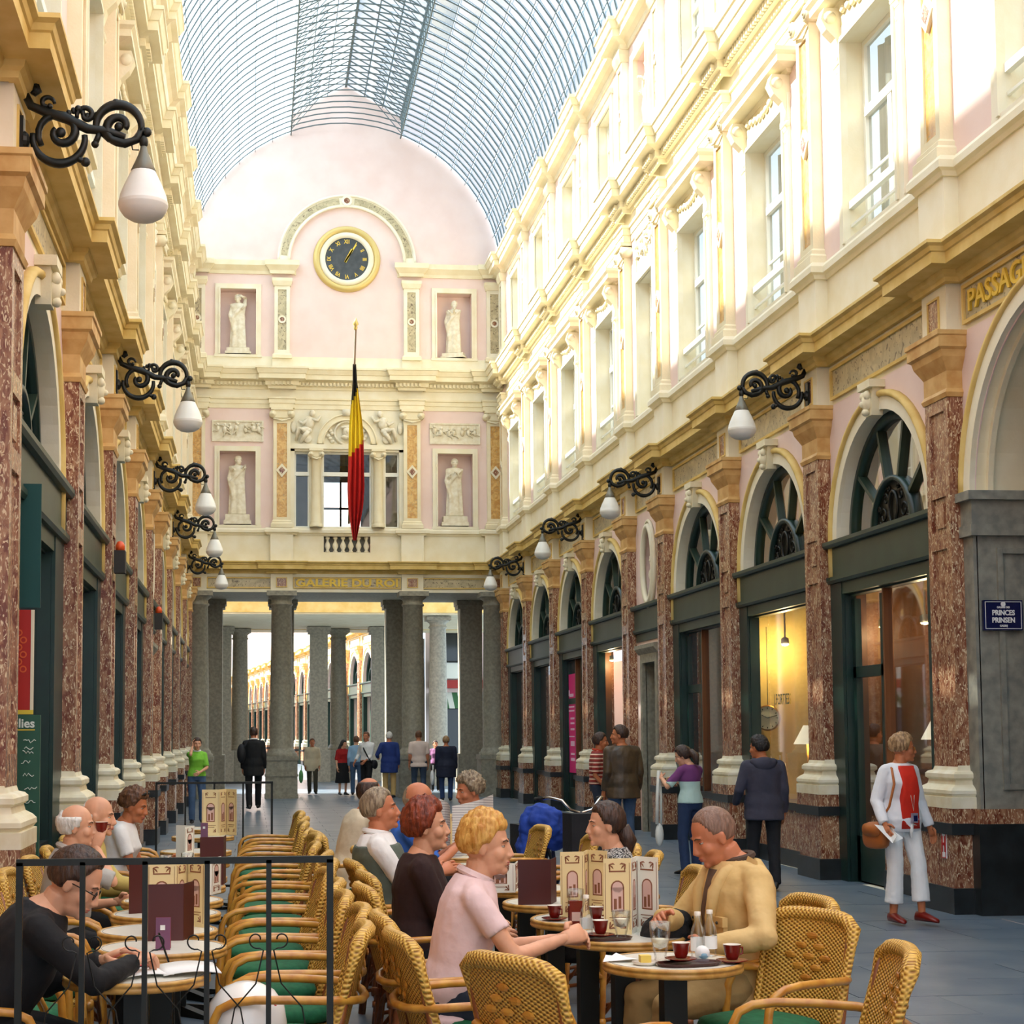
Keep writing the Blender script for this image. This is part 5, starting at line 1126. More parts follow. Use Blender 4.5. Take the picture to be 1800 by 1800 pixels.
H_BLOND, H_GREY, H_WHITE, H_LIGHT, H_BROWN = hairm('blond hair', S(190, 126, 46), S(228, 178, 92)), hairm('grey brown hair', S(110, 92, 72), S(170, 152, 124)), hairm('white hair', S(214, 210, 200), S(236, 234, 228)), hairm('ash blond hair', S(120, 88, 54), S(186, 150, 106)), hairm('mid brown hair', S(78, 48, 28), S(120, 78, 46))
def cloth(name, c, k=.82, sc=9): return mat(name, c, .85, col2=tuple(x*k for x in c), scale=sc, bump=.25, bscale=14)
def remesh(mb, vox, sm=2, disp=0, dsize=.09):
    me = mb.mesh('tmp'); o = bpy.data.objects.new('tmp', me); COL.objects.link(o)
    r = o.modifiers.new('r', 'REMESH'); r.mode = 'VOXEL'; r.voxel_size = vox
    if sm: s = o.modifiers.new('s', 'SMOOTH'); s.factor = .5; s.iterations = sm
    if disp:
        if 'folds' not in bpy.data.textures: t = bpy.data.textures.new('folds', 'CLOUDS'); t.noise_scale = dsize; t.noise_depth = 2
        d = o.modifiers.new('d', 'DISPLACE'); d.texture = bpy.data.textures['folds']; d.strength = disp; d.mid_level = .5; d.texture_coords = 'LOCAL'
    dg = bpy.context.evaluated_depsgraph_get(); e = bpy.data.meshes.new_from_object(o.evaluated_get(dg)); bpy.data.objects.remove(o); bpy.data.meshes.remove(me); return e
def take(dst, me, m):
    """append a mesh to a builder"""
    dst.mat(m); dst.smooth = True
    dst.add([tuple(v.co) for v in me.vertices], [tuple(p.vertices) for p in me.polygons]); bpy.data.meshes.remove(me)
def ik(a, t, l1, l2, hint):
    a, t, hint = Vector(a), Vector(t), Vector(hint); d = t-a; L = min(d.length, (l1+l2)*.995); u = d.normalized() if d.length > 1e-6 else Vector((0, 0, -1))
    x = (l1*l1-l2*l2+L*L)/(2*L); h = math.sqrt(max(0, l1*l1-x*x)); p = hint-u*hint.dot(u); p = p.normalized() if p.length > 1e-6 else u.orthogonal().normalized()
    return a+u*x+p*h, a+u*L
def limb(m, pts, rs, n=10, end=True):
    P_ = [Vector(p) for p in pts]; Q, R_ = [], []
    for i in range(len(P_)-1):
        for k in range(4): t = k/4; Q.append(P_[i].lerp(P_[i+1], t)); R_.append(rs[i]+(rs[i+1]-rs[i])*t)
    Q.append(P_[-1]); R_.append(rs[-1]); m.tube(Q, R_, n)
    for p, r in list(zip(P_, rs))[:None if end else -1]: m.ell(p, r*.99, 8, 6)
def hand(m, wr, d, nrm, side, curl, sc=1):
    d = Vector(d).normalized(); nrm = Vector(nrm); nrm = (nrm-d*nrm.dot(d)).normalized() if (nrm-d*nrm.dot(d)).length > 1e-5 else d.orthogonal().normalized(); lat = d.cross(nrm)*side; wr = Vector(wr)
    def ring(c, a, b): return [c+lat*a*math.cos(k*PI/5)+nrm*b*math.sin(k*PI/5) for k in range(10)]
    m.loft([ring(wr-d*.02*sc, .027*sc, .02*sc), ring(wr+d*.02*sc, .032*sc, .018*sc), ring(wr+d*.06*sc, .042*sc, .016*sc), ring(wr+d*.09*sc, .040*sc, .012*sc)])
    for k, (o, L) in enumerate(((.030, .070), (.010, .080), (-.010, .075), (-.029, .058))):
        p = wr+d*.085*sc+lat*o*sc; dd = d.copy(); pts = [p]
        for q in range(3): dd = (dd*math.cos(curl)+nrm*math.sin(curl)).normalized(); n0 = nrm; p = p+dd*L*(.42, .32, .26)[q]*sc; pts.append(p); nrm_ = nrm
        m.tube(pts, [.0098*sc, .0092*sc, .0085*sc, .0065*sc], 7); m.ell(pts[-1], .0066*sc, 6, 4)
    p = wr+d*.025*sc+lat*.03*sc; pts = [p, p+(d*.5+lat*.6+nrm*.35).normalized()*.038*sc]; pts.append(pts[-1]+(d*.8+nrm*.45+lat*.1).normalized()*.033*sc); m.tube(pts, [.014*sc, .0115*sc, .0085*sc], 7); m.ell(pts[-1], .0085*sc, 6, 4)
def head_mesh(dst, skin, vox, fem=False, beard=None):
    m = MB(); f = .93 if fem else 1
    m.ell((0, -.008, .03), (.077, .097, .098), 20, 14); m.ell((0, .02, -.025), (.063*f, .078, .085), 16, 12); m.ell((0, .032, -.075), (.052*f, .055, .045), 14, 10); m.ell((0, .078, -.098), (.022, .018, .018), 10, 8)
    m.ell((0, .078, .026), (.05, .018, .011), 12, 8); m.tube([(0, .088, .02), (0, .101, -.012), (0, .109, -.032), (0, .096, -.043)], [.009, .011, .0145, .011], 8)
    for s in (-1, 1): m.ell((s*.012, .102, -.037), (.009, .011, .008), 8, 6); m.ell((s*.034, .058, -.028), (.03, .03, .032), 12, 8); m.ell((s*.076, -.004, -.008), (.009, .019, .031), 8, 8); m.ell((s*.08, -.01, .005), (.008, .012, .016), 8, 6)
    m.ell((0, .092, -.062), (.024, .012, .006), 10, 6); m.ell((0, .089, -.072), (.021, .012, .0065), 10, 6); m.tube([(0, -.02, -.06), (0, -.03, -.17)], [.058*f, .06*f], 14)
    take(dst, remesh(m, vox, 2), skin); b = len(dst.v)
    dst.mat(LIPS); dst.smooth = True; dst.ell((0, .0965, -.0625), (.022, .009, .0045), 8, 5); dst.ell((0, .0935, -.0715), (.019, .009, .0055), 8, 5)
    for s in (-1, 1):
        dst.mat(EYEW); dst.ell((s*.031, .0725, .004), (.012, .0112, .0058), 10, 7); dst.mat(IRIS); dst.ell((s*.031, .0792, .004), (.0062, .005, .0056), 8, 6); dst.mat(BROW); dst.tube([(s*.014, .094, .024), (s*.032, .091, .03), (s*.05, .078, .024)], [.003, .004, .002], 5)
        dst.mat(skin); dst.ell((s*.031, .0735, .0105), (.0155, .012, .004), 8, 5)
    if beard: dst.mat(beard); dst.ell((0, .052, -.085), (.052, .048, .034), 12, 8); dst.ell((0, .1, -.052), (.026, .01, .006), 8, 5)
def hair_mesh(style, M):
    st = dict(th=.16, front=.5, side=-.12, back=-.7, amp=.25, fq=5, bald=None, sideburn=0); st.update(style)
    m = MB(); m.mat(st['m']); m.smooth = True; n, k = 56, 36; rings = []
    for j in range(k+1):
        ph = PI*(.004+.992*j/k)-PI/2; ring = []
        for i in range(n):
            t = 2*PI*i/n; d = Vector((math.cos(ph)*math.cos(t), math.cos(ph)*math.sin(t), math.sin(ph))); y = d.y
            if y < -.15: zb = st['back']
            elif y < .35: zb = st['back']+(st['side']-st['back'])*min(1, (y+.15)/.3)
            else: zb = st['side']+(st['front']-st['side'])*min(1, (y-.35)/.3)
            v = max(0, min(1, (d.z-zb+.07)/.14)); v = v*v*(3-2*v)
            if st['bald'] is not None: w = max(0, min(1, (d.z-st['bald']+.1)/.2)); w = w if y > -.75 else w*.3; v *= 1-w
            nz = noise.noise(d*st['fq']+Vector((st.get('seed', 0), 0, 0)))+.5*noise.noise(d*st['fq']*2.7)
            nf = (noise.noise(Vector((math.cos(t)*9, math.sin(t)*9, ph*1.5)))+.6*noise.noise(Vector((math.cos(t)*22, math.sin(t)*22, ph*2))))*.035
            w2 = max(0, min(1, (d.z-zb+.03)/.5)); w2 = .25+.75*(1-(1-w2)**2); nf *= min(1, st['th']/.14)
            R_ = 1.0+st['th']*w2*(1+st['amp']*nz)+nf; r = .86+(R_-.86)*v
            top = 1+st.get('top', 0)*max(0, d.z); ring.append((d.x*.079*r, -.008+d.y*.099*r, .03+d.z*.1*r*top))
        rings.append(ring)
    m.loft(rings)
    if st.get('tail'):
        for path, rs in st['tail']: m.tube(path, rs, 10)
    m.v = [tuple(M @ Vector(p)) for p in m.v]; return m
SHOE = mat('black leather shoes', S(24, 20, 18), .35); SHOER = mat('red leather shoes', S(120, 24, 16), .3); SHOEB = mat('brown shoes', S(90, 60, 40), .5)
def person(label, loc, yaw, h=1.0, sit=False, lean=0, slean=0, head=(0, 0, 0), lh=None, rh=None, feet=None, lcurl=.35, rcurl=.35, skin=SK1, top=None, sleeve=1.0, topk='shirt', bottom=None, botk='trousers', hair=None, shoe=SHOE, fem=False, wide=1.0, near=1, group=None, pelvis=None, lhd=None, rhd=None, lhn=None, rhn=None, collar=None, vest=None, beard=None, cuff=1, belly=0, name='person', cat='person', lel=None, rel=None, hem=None):
    vh, vb, vg = ((.0055, .018, .0105) if near == 2 else (.007, .02, .0135) if near == 1 else (.009, .024, .018))
    pz = pelvis if pelvis else (.60 if sit else .955); Pv = Vector((0, 0, pz))
    RL = Matrix.Rotation(math.radians(-lean), 3, 'X') @ Matrix.Rotation(math.radians(slean), 3, 'Y')
    sp = lambda x, y, z: Pv+RL @ Vector((x, y, z))
    sw = .168*wide if not fem else .15*wide
    SH = {-1: sp(-sw, 0, .412), 1: sp(sw, 0, .412)}; HIP = {s: Pv+Vector((s*.09*wide, 0, -.02)) for s in (-1, 1)}
    if feet is None: feet = ((-.10, .40, .07), (.10, .40, .07)) if sit else ((-.1, 0, .07), (.1, .0, .07))
    feet = [f if len(f) == 3 else (*f, .07) for f in feet]
    hd = {-1: Vector(lh) if lh else SH[-1]+Vector((-.05, .05, -.515)), 1: Vector(rh) if rh else SH[1]+Vector((.05, .05, -.515))}
    EL, WR, KN, AN = {}, {}, {}, {}
    for s in (-1, 1):
        e = (lel if s < 0 else rel) or (s*.3, -1, -.3); EL[s], WR[s] = ik(SH[s], hd[s], .285, .25, e); KN[s], AN[s] = ik(HIP[s], feet[0 if s < 0 else 1], .43, .42, (s*.15, 1, .35))
    HR = Matrix.Rotation(math.radians(head[0]), 3, 'Z') @ Matrix.Rotation(math.radians(-head[1]), 3, 'X') @ Matrix.Rotation(math.radians(head[2]), 3, 'Y')
    nb = sp(0, -.005, .47); HC = nb+(RL.lerp(Matrix.Identity(3), .5) @ Vector((0, .015, .0)))+HR @ Vector((0, .035, .142)); HM = Matrix.Translation(HC) @ HR.to_4x4()
    W_ = wide
    if fem: rings = [(-.1, .14, .105, 0), (-.02, .172, .125, 0), (.06, .165, .115, 0), (.16, .135, .098, 0), (.25, .145, .11, .012), (.31, .152, .125, .02), (.37, .152, .105, .008), (.43, .14, .085, 0), (.455, .10, .074, 0), (.482, .066, .062, 0), (.51, .052, .052, 0)]
    else: rings = [(-.1, .14, .105, 0), (0, .165, .12, 0), (.12, .152, .112+belly*.5, belly*.6), (.25, .168, .122+belly*.3, .005+belly*.3), (.36, .178, .118, .005), (.42, .165, .1, 0), (.455, .112, .085, 0), (.485, .076, .07, 0), (.51, .058, .058, 0)]
    def tor(m, g, t0=-9, t1=9, flare=0):
        rr = []
        for t, a, b, y0 in rings:
            if t < t0-.001 or t > t1+.001: continue
            c = sp(0, y0, t); g2 = g+flare*max(0, (.15-t)); rr.append([c+RL @ Vector(((a*W_+g2)*math.cos(k*PI/10), (b*W_+g2)*math.sin(k*PI/10), 0)) for k in range(20)])
        m.loft(rr)
    body = MB(); b = MB(); tor(b, -.006)
    for s in (-1, 1):
        limb(b, [SH[s], EL[s], WR[s]], [.046*W_, .038, .027]); limb(b, [HIP[s], KN[s], AN[s]], [.075, .052, .036]); b.tube([sp(s*.05, 0, .42), SH[s]], [.04, .04], 8)
    b.tube([sp(0, -.01, .42), HC+HR @ Vector((0, -.025, -.09))], [.062, .056*(.9 if fem else 1)], 12)
    take(body, remesh(b, vb, 2), skin)
    hm = MB(); head_mesh(hm, skin, vh, fem, beard); base = len(body.v)
    for f, mi in zip(hm.f, hm.m):
        pass
    idx = []
    for mm in hm.mats: body.mat(mm); idx.append(body.mats.index(mm))
    body.v += [tuple(HM @ Vector(p)) for p in hm.v]; body.f += [tuple(base+i for i in f) for f in hm.f]; body.m += [idx[i] for i in hm.m]; body.sm += hm.sm
    body.mat(skin); body.smooth = True
    for s in (-1, 1):
        fa = (WR[s]-EL[s]).normalized(); dd = (lhd if s < 0 else rhd); nn = (lhn if s < 0 else rhn) or (-s*.9, .2, -.3)
        hand(body, WR[s], dd or fa, nn, s, lcurl if s < 0 else rcurl)
    o = link(name, body.mesh(name), None, loc, (0, 0, math.radians(yaw-90)), label=label, cat=cat, group=group, scale=(h, h, h))
    def part(nm, mb, m_, vox=vg, sm=2, disp=.012): 
        me = remesh(mb, vox, sm, disp); me.materials.clear(); me.materials.append(m_); me.polygons.foreach_set('use_smooth', [True]*len(me.polygons)); return link(nm, me, o)
    # trousers / skirt
    if bottom:
        g = MB(); tor(g, .008, -.1, .13 if not fem else .07)
        if botk == 'skirt':
            rr = []
            for t, k in ((0, 1), (.5, 1.12), (1, 1.3)):
                if sit: c = Pv.lerp((KN[-1]+KN[1])/2+Vector((0, .03, 0)), t); a_, b_ = .19*k, .1
                else: c = Pv+Vector((0, 0, .05-.62*t)); a_, b_ = .185*k, .14*k
                ax = (Vector((0, 0, 1)), Vector((1, 0, 0)))
                rr.append([c+(Vector((a_*math.cos(q*PI/10), 0, b_*math.sin(q*PI/10))) if sit else Vector((a_*math.cos(q*PI/10), b_*math.sin(q*PI/10), 0))) for q in range(20)])
            g.loft(rr)
        else:
            ce = {'trousers': 1.0, 'crop': .72, 'shorts': .05}[botk]
            for s in (-1, 1):
                an = KN[s].lerp(AN[s]+Vector((0, 0, -.02)), ce); limb(g, [HIP[s], KN[s], an], [.096*W_, .072, .062+.02*(ce < 1)], 12, False)
            if sit: g.ell(Pv+Vector((0, -.02, -.05)), (.18*W_, .13, .09), 12, 8)
        part(botk if botk != 'crop' else 'trousers', g, bottom)
    if top:
        g = MB(); ex = {'shirt': .011, 'jacket': .022, 'robe': .02}[topk]; tor(g, ex, -.1 if topk != 'shirt' or hem else -.06, .487, .12 if topk == 'jacket' else .04)
        if topk == 'jacket' or hem:
            hz = hem or .17
            if sit: hz = .1
            c0, c1 = sp(0, 0, -.08), sp(0, -.02 if not sit else .0, -.08-hz); g.loft([[c+Vector(((.165*W_+ex+.02)*math.cos(q*PI/10), (.125*W_+ex+.012)*math.sin(q*PI/10), 0)) for q in range(20)] for c in (c0, c1)])
        if topk == 'robe':
            rr = []
            for t in (0, .25, .5, .75, 1):
                c = Pv+Vector((0, .02*t, .12-(pz+.1)*t)); rr.append([c+Vector(((.17+.05*t+.018*math.cos(q*7*PI/16))*math.cos(q*PI/16), (.125+.05*t+.018*math.cos(q*7*PI/16))*math.sin(q*PI/16), 0)) for q in range(32)])
            g.loft(rr); g.tube([sp(-sw, .1, .4), sp(0, .17, .22), sp(sw*.9, .13, .0), sp(sw*.6, .1, -.3)], [.03, .045, .05, .03], 8); g.tube([sp(sw, -.02, .42), sp(sw+.05, .06, .1), sp(sw*.7, .15, -.35), sp(sw*.5, .12, -.75)], [.03, .05, .05, .03], 8)
        for s in (-1, 1):
            e = 1 if topk == 'jacket' else 0; r0, r1, r2 = .058*W_+.006*e, .05+.006*e, .041+.006*e
            if sleeve >= .95: limb(g, [SH[s], EL[s], EL[s].lerp(WR[s], .97)], [r0, r1, r2], 12, False)
            elif sleeve >= .55: limb(g, [SH[s], EL[s], EL[s].lerp(WR[s], (sleeve-.5)*2)], [r0, r1, r2+.004], 12, False)
            elif sleeve > 0: limb(g, [SH[s], SH[s].lerp(EL[s], sleeve*2)], [r0, r1+.006], 12, False)
            g.tube([sp(s*.055, 0, .432), SH[s]], [.062, r0*.98], 10)
        tn = {'shirt': 'shirt', 'jacket': 'jacket', 'robe': 'robe'}[topk]; part(tn, g, top)
    if collar:
        g = MB(); c = nb+RL @ Vector((0, .0, .022)); g.tube([c+RL @ Vector((.07*math.cos(q*PI/8), .066*math.sin(q*PI/8)+.005, .014*math.sin(q*PI/8)*-1)) for q in range(16)], .017, 7, closed=True); g.smooth = True; g.build('collar', collar, o)
    if vest:
        g = MB(); tor(g, .024, -.08, .42, .05); part('vest', g, vest)
    if hair: hair_mesh(hair, HM).build('hair', None, o)
    if shoe:
        for s in (-1, 1):
            g = MB(); g.smooth = True; a = AN[s]; k = KN[s]; fw = Vector((s*.15, 1, 0)).normalized(); 
            def rg(t, w, z0, z1): c = a+fw*t; z = a.z-.07; return [Vector((c.x, c.y, 0))+Vector((-fw.y, fw.x, 0))*w*math.cos(q*PI/5)+Vector((0, 0, z+(z0+z1)/2+(z1-z0)/2*math.sin(q*PI/5))) for q in range(10)]
            g.loft([rg(-.075, .02, 0, .05), rg(-.055, .034, 0, .085), rg(0, .037, 0, .10), rg(.06, .042, 0, .075), rg(.13, .046, 0, .05), rg(.165, .036, 0, .038), rg(.185, .014, 0, .028)]); g.build('shoe', shoe, o)
    o['_'] = 0; del o['_']
    PEOPLE[label] = (o, dict(SH=SH, EL=EL, WR=WR, HC=HC, HR=HR, HM=HM, KN=KN, sp=sp, h=h)); return o
PEOPLE = {}
# ---- cloth
def stripes(name, c1, c2, f, axis='Z', c3=None):
    m, nt, b = _nt(name); N, L = nt.nodes.new, nt.links.new; tc = N('ShaderNodeTexCoord'); sp = N('ShaderNodeSeparateXYZ'); L(tc.outputs['Object'], sp.inputs[0])
    q = N('ShaderNodeMath'); q.operation = 'MULTIPLY'; q.inputs[1].default_value = f; L(sp.outputs[axis], q.inputs[0]); fr = N('ShaderNodeMath'); fr.operation = 'FRACT'; L(q.outputs[0], fr.inputs[0])
    cr = N('ShaderNodeValToRGB'); cr.color_ramp.interpolation = 'CONSTANT'; cr.color_ramp.elements[0].color = (*c1, 1); cr.color_ramp.elements[1].color = (*c2, 1); cr.color_ramp.elements[1].position = .45
    if c3: e = cr.color_ramp.elements.new(.75); e.color = (*c3, 1)
    L(fr.outputs[0], cr.inputs[0]); L(cr.outputs[0], b.inputs['Base Color']); b.inputs['Roughness'].default_value = .85; return m
def split(name, c1, c2, z):
    m, nt, b = _nt(name); N, L = nt.nodes.new, nt.links.new; tc = N('ShaderNodeTexCoord'); sp = N('ShaderNodeSeparateXYZ'); L(tc.outputs['Object'], sp.inputs[0])
    g = N('ShaderNodeMath'); g.operation = 'GREATER_THAN'; g.inputs[1].default_value = z; L(sp.outputs['Z'], g.inputs[0]); mx = N('ShaderNodeMixRGB'); mx.inputs[1].default_value = (*c1, 1); mx.inputs[2].default_value = (*c2, 1); L(g.outputs[0], mx.inputs[0]); L(mx.outputs[0], b.inputs['Base Color']); b.inputs['Roughness'].default_value = .85; return m
def floral(name, c1, c2, sc):
    m, nt, b = _nt(name); N, L = nt.nodes.new, nt.links.new; tc = N('ShaderNodeTexCoord'); v = N('ShaderNodeTexNoise'); v.inputs['Scale'].default_value = sc; v.inputs['Distortion'].default_value = 3; L(tc.outputs['Object'], v.inputs[0])
    cr = N('ShaderNodeValToRGB'); cr.color_ramp.interpolation = 'CONSTANT'; cr.color_ramp.elements[0].color = (*c1, 1); cr.color_ramp.elements[1].color = (*c2, 1); cr.color_ramp.elements[1].position = .53; L(v.outputs['Fac'], cr.inputs[0]); L(cr.outputs[0], b.inputs['Base Color']); b.inputs['Roughness'].default_value = .8; return m
JEAN, JEAND, BLK, KHAK, WHC = cloth('blue jeans', S(70, 96, 130)), cloth('dark jeans', S(38, 48, 66)), cloth('black cloth', S(14, 14, 16)), cloth('khaki cotton', S(206, 172, 110), .88), cloth('white cotton', S(240, 238, 234), .92)
G_W, G_S = 'people walking in the gallery', 'people seated at the café'
def who(label, px, y0, Y, yaw, **k):
    """stand a person under pixel column px at depth Y; the crown's pixel row gives the height"""
    p = P(px, y0, 'Y', Y); k.setdefault('group', G_W); return person(label, (p.x, Y, 0), yaw, h=p.z/1.732, **k)
who('person in a lime green top with jeans, phone at the ear', 346, 1294, 30.3, -80, fem=True, top=cloth('lime green knit', S(130, 200, 60), .9), sleeve=.45, bottom=JEAN, hair=dict(m=H_DARK, front=.42, back=-.55), skin=SK1, rh=(.10, .10, 1.53), rel=(.35, .5, -1), rhd=(-.1, -.2, 1), lh=(-.02, .27, 1.02), lel=(-.8, -.4, -.3), collar=WHC, feet=((-.11, .02), (.1, .08)), near=1)
o = who('person in a black suit walking away past the left column', 446, 1275, 35.3, 92, top=BLK, topk='jacket', bottom=BLK, hair=dict(m=H_DARK, th=.1), skin=SK2, collar=WHC, feet=((-.09, -.18, .11), (.1, .2)), near=1)
who('person in an open beige jacket and dark trousers beyond the column', 549, 1296, 44.2, -92, top=cloth('beige jacket', S(206, 192, 160), .9), topk='jacket', bottom=cloth('olive trousers', S(62, 58, 42)), hair=dict(m=H_BROWN, th=.12), skin=SK3, feet=((-.1, .12), (.08, -.12)), near=0)
who('person in a red top with long black hair and dark skirt', 602, 1299, 43.4, -70, fem=True, top=cloth('red top', S(170, 22, 22), .85), sleeve=.5, bottom=BLK, botk='skirt', hair=dict(m=H_BLACK, th=.2, back=-.95, front=.5, side=-.6, tail=[([(0, -.1, 0), (.02, -.12, -.15), (0, -.11, -.32)], [.06, .085, .03])]), head=(25, 5, 0), skin=SK1, near=0)
who('person in a white shirt with a dark shoulder strap', 645, 1284, 41.6, -118, top=WHC, sleeve=.85, bottom=BLK, hair=dict(m=H_BROWN, th=.1), skin=SK2, lh=(-.05, .22, .95), rh=(.3, .1, .92), collar=WHC, feet=((-.1, .15), (.1, -.1)), near=0)
who('person in a pale blue shirt half hidden behind the white shirt', 626, 1292, 43.3, 80, top=cloth('pale blue shirt', S(150, 186, 214), .9), bottom=JEAN, hair=dict(m=H_BROWN), skin=SK1, near=0)
who('person in a royal blue jacket with grey hair, seen from behind', 684, 1284, 41.2, 84, top=cloth('royal blue jacket', S(30, 54, 120), .85), topk='jacket', hem=.22, bottom=KHAK, hair=dict(m=H_WHITE, th=.12), skin=SK2, wide=1.1, lh=(-.3, .2, 1.05), near=0)
who('person in a pale pink shirt and jeans, seen from behind', 736, 1282, 40.6, 88, top=cloth('pale pink shirt', S(222, 200, 186), .93), sleeve=.45, bottom=cloth('grey jeans', S(60, 76, 96)), hair=dict(m=H_BROWN, th=.08), skin=SK2, wide=1.12, feet=((-.11, .08), (.11, -.05)), near=0, hem=.08)
who('person in a wide navy top and jeans carrying a white bag', 784, 1292, 39.2, 86, fem=True, wide=1.35, top=cloth('navy top', S(24, 30, 52)), topk='jacket', hem=.25, bottom=cloth('mid blue jeans', S(44, 66, 110)), hair=dict(m=H_LIGHT, th=.2, back=-.5), skin=SK2, near=0)
who('person in a purple top beyond the portico column', 765, 1300, 45.6, -90, fem=True, top=cloth('mauve top', S(140, 90, 130)), bottom=BLK, hair=dict(m=H_DARK), skin=SK2, near=0)
who('person in a red and cream striped polo shirt', 1050, 1284, 22.4, -12, top=stripes('striped polo cloth', S(150, 44, 34), S(232, 196, 170), 17, 'Z', S(120, 50, 46)), sleeve=.45, bottom=JEAND, hair=dict(m=H_DARK, th=.16), skin=SK3, collar=cloth('red collar', S(190, 60, 30)), rh=(.2, .12, .9), near=1)
who('person in a brown leather jacket and jeans, seen from behind', 1093, 1271, 21.4, 104, top=mat('brown leather jacket', S(84, 66, 44), .5, col2=S(60, 46, 30), scale=6, bump=.3, bscale=16), topk='jacket', hem=.12, bottom=JEAN, hair=dict(m=H_DARK, th=.17, back=-.6), skin=SK3, head=(62, -2, 0), wide=1.16, near=1)
who('person in a purple and pale teal top with jeans, long dark hair', 1212, 1304, 18.4, 118, fem=True, top=split('purple and teal top', S(186, 214, 206), S(112, 54, 110), 1.22), sleeve=.45, bottom=cloth('indigo jeans', S(36, 56, 92)), hair=dict(m=H_DARK, th=.2, back=-.8, front=.5, side=-.4, tail=[([(0, -.11, .02), (-.04, -.16, -.06), (-.08, -.15, -.16)], [.05, .055, .02])]), skin=SK1, head=(38, 20, 0), lh=(-.22, .30, 1.26), rh=(.1, .34, 1.2), lel=(-.7, -.1, -.9), near=1)
o = who('person in a dark grey hooded sweatshirt and black trousers', 1340, 1288, 16.6, 84, top=cloth('charcoal hooded sweatshirt', S(58, 58, 74), .85), topk='jacket', hem=.1, bottom=cloth('black trousers', S(26, 28, 34)), hair=dict(m=H_BLACK, th=.22, back=-.7, amp=.5, fq=7), skin=SK3, head=(48, 5, 0), wide=1.08, lh=(-.28, .16, .95), feet=((-.1, .1), (.1, -.06)), near=1)
q = PEOPLE['person in a dark grey hooded sweatshirt and black trousers'][1]; g = MB(); g.ell(q['sp'](0, -.085, .43), (.13, .075, .085), 14, 10); g.tube([q['sp'](.12*math.sin(a), -.03-.07*math.cos(a), .455) for a in (-1.7, -1.1, -.5, 0, .5, 1.1, 1.7)], .045, 8); me = remesh(g, .012, 2, .01); me.materials.append(MATS['charcoal hooded sweatshirt']); me.polygons.foreach_set('use_smooth', [True]*len(me.polygons)); link('hood', me, o)
WJ = 'person in a white jacket, red top and cropped white trousers'
o = who(WJ, 1578, 1284, 13.6, -72, fem=True, top=cloth('white denim jacket', S(236, 236, 238), .93), topk='jacket', bottom=cloth('white trousers', S(238, 238, 236), .94), botk='crop', hair=dict(m=H_LIGHT, th=.24, back=-.55, front=.42, side=-.45, amp=.4), skin=SK3, head=(58, 0, 0), rh=(.27, .12, .90), lh=(-.30, .04, .86), shoe=SHOER, feet=((-.09, .16), (.10, .0)), near=2, hem=.05)
q = PEOPLE[WJ][1]; sp = q['sp']
def front_panel(q, w, t0, t1, y0=.140, bulge=.025):
    sp = q['sp']; g = MB(); g.smooth = True; ts = [t0+(t1-t0)*k/5 for k in range(6)]
    g.loft([[sp(w*(1-.25*k/5)*math.sin(a), y0+bulge*(.3 < t < .5)+.02*math.cos(a)-.035*max(0, k-3)/2, t-.1) for a in [-1.3+2.6*i/10 for i in range(11)]]+[sp(w*.8*math.sin(a), .09, t-.1) for a in [1.3-2.6*i/10 for i in range(11)]] for k, t in enumerate(ts)]); return g
g = front_panel(q, .105, 0, .56); g.build('red_top', cloth('scarlet top', S(214, 40, 14), .9), o)
g = MB(); g.smooth = True; g.tube([sp(.17*math.cos(a), .135*math.sin(a)+.01, -.06+.01*math.sin(2*a)) for a in [PI*k/10 for k in range(11)]], .02, 7); g.tube([sp(.0, .15, -.06), sp(.01, .16, -.18)], [.022, .012], 6); g.build('sash', WHC, o)
g = MB(); g.smooth = True; g.tube([sp(-.06, .09, .47), sp(-.02, .175, .2), sp(0, .185, .06), sp(.02, .175, .2), sp(.06, .09, .47)], .003, 5); g.build('neck_cord', mat('pale cord', S(230, 210, 190), .6), o)
g = MB().mat(mat('silver camera', S(170, 170, 190), .3, metal=.5)); c = sp(0, .195, .0); g.box(c.x-.03, c.x+.03, c.y-.012, c.y+.012, c.z-.045, c.z+.04); g.mat(NAVY); g.box(c.x-.02, c.x+.02, c.y+.012, c.y+.015, c.z-.03, c.z+.02); g.build('pendant_camera', None, o)
g = MB(); g.smooth = True; TANL = mat('tan leather', S(176, 98, 36), .5); g.tube([sp(.13, .06, .44), sp(.15, .115, .3), sp(.2, .1, .1), sp(.23, .0, -.05), sp(.2, -.1, .1), sp(.15, -.08, .4), sp(.13, .06, .44)], .012, 6); c = sp(.25, -.03, -.16); rr = [(y, z) for y, z in sup(.15, .12, 20, 3)]; g.loft([[(c.x+dx, c.y+y*k, c.z+z*k-.1*(y/.15)**2*.1) for y, z in rr] for dx, k in ((-.045, .85), (-.03, 1), (.03, 1), (.045, .85))]); g.loft([[(c.x+.05+dx, c.y+y*.8, c.z+.05+z*.5) for y, z in rr] for dx in (-.01, .008)])
bg = link('handbag', g.mesh('handbag', [TANL]), None, o.location, o.rotation_euler, scale=o.scale, label='tan leather shoulder bag of the person in the white jacket', cat='bag')
w = q['WR'][1]; g = MB().mat(PAPER); g.poly([w+Vector(k) for k in ((-.03, .0, -.02), (.1, -.02, .0), (.02, .12, -.16), (-.12, .1, -.12))]); g.poly([w+Vector(k) for k in ((-.03, .0, -.02), (.02, .12, -.16), (.0, .16, -.09), (-.02, .05, .01))]); link('folded_papers', g.mesh('folded_papers'), None, o.location, o.rotation_euler, scale=o.scale, label='folded white papers in the hand of the person in white', cat='paper')
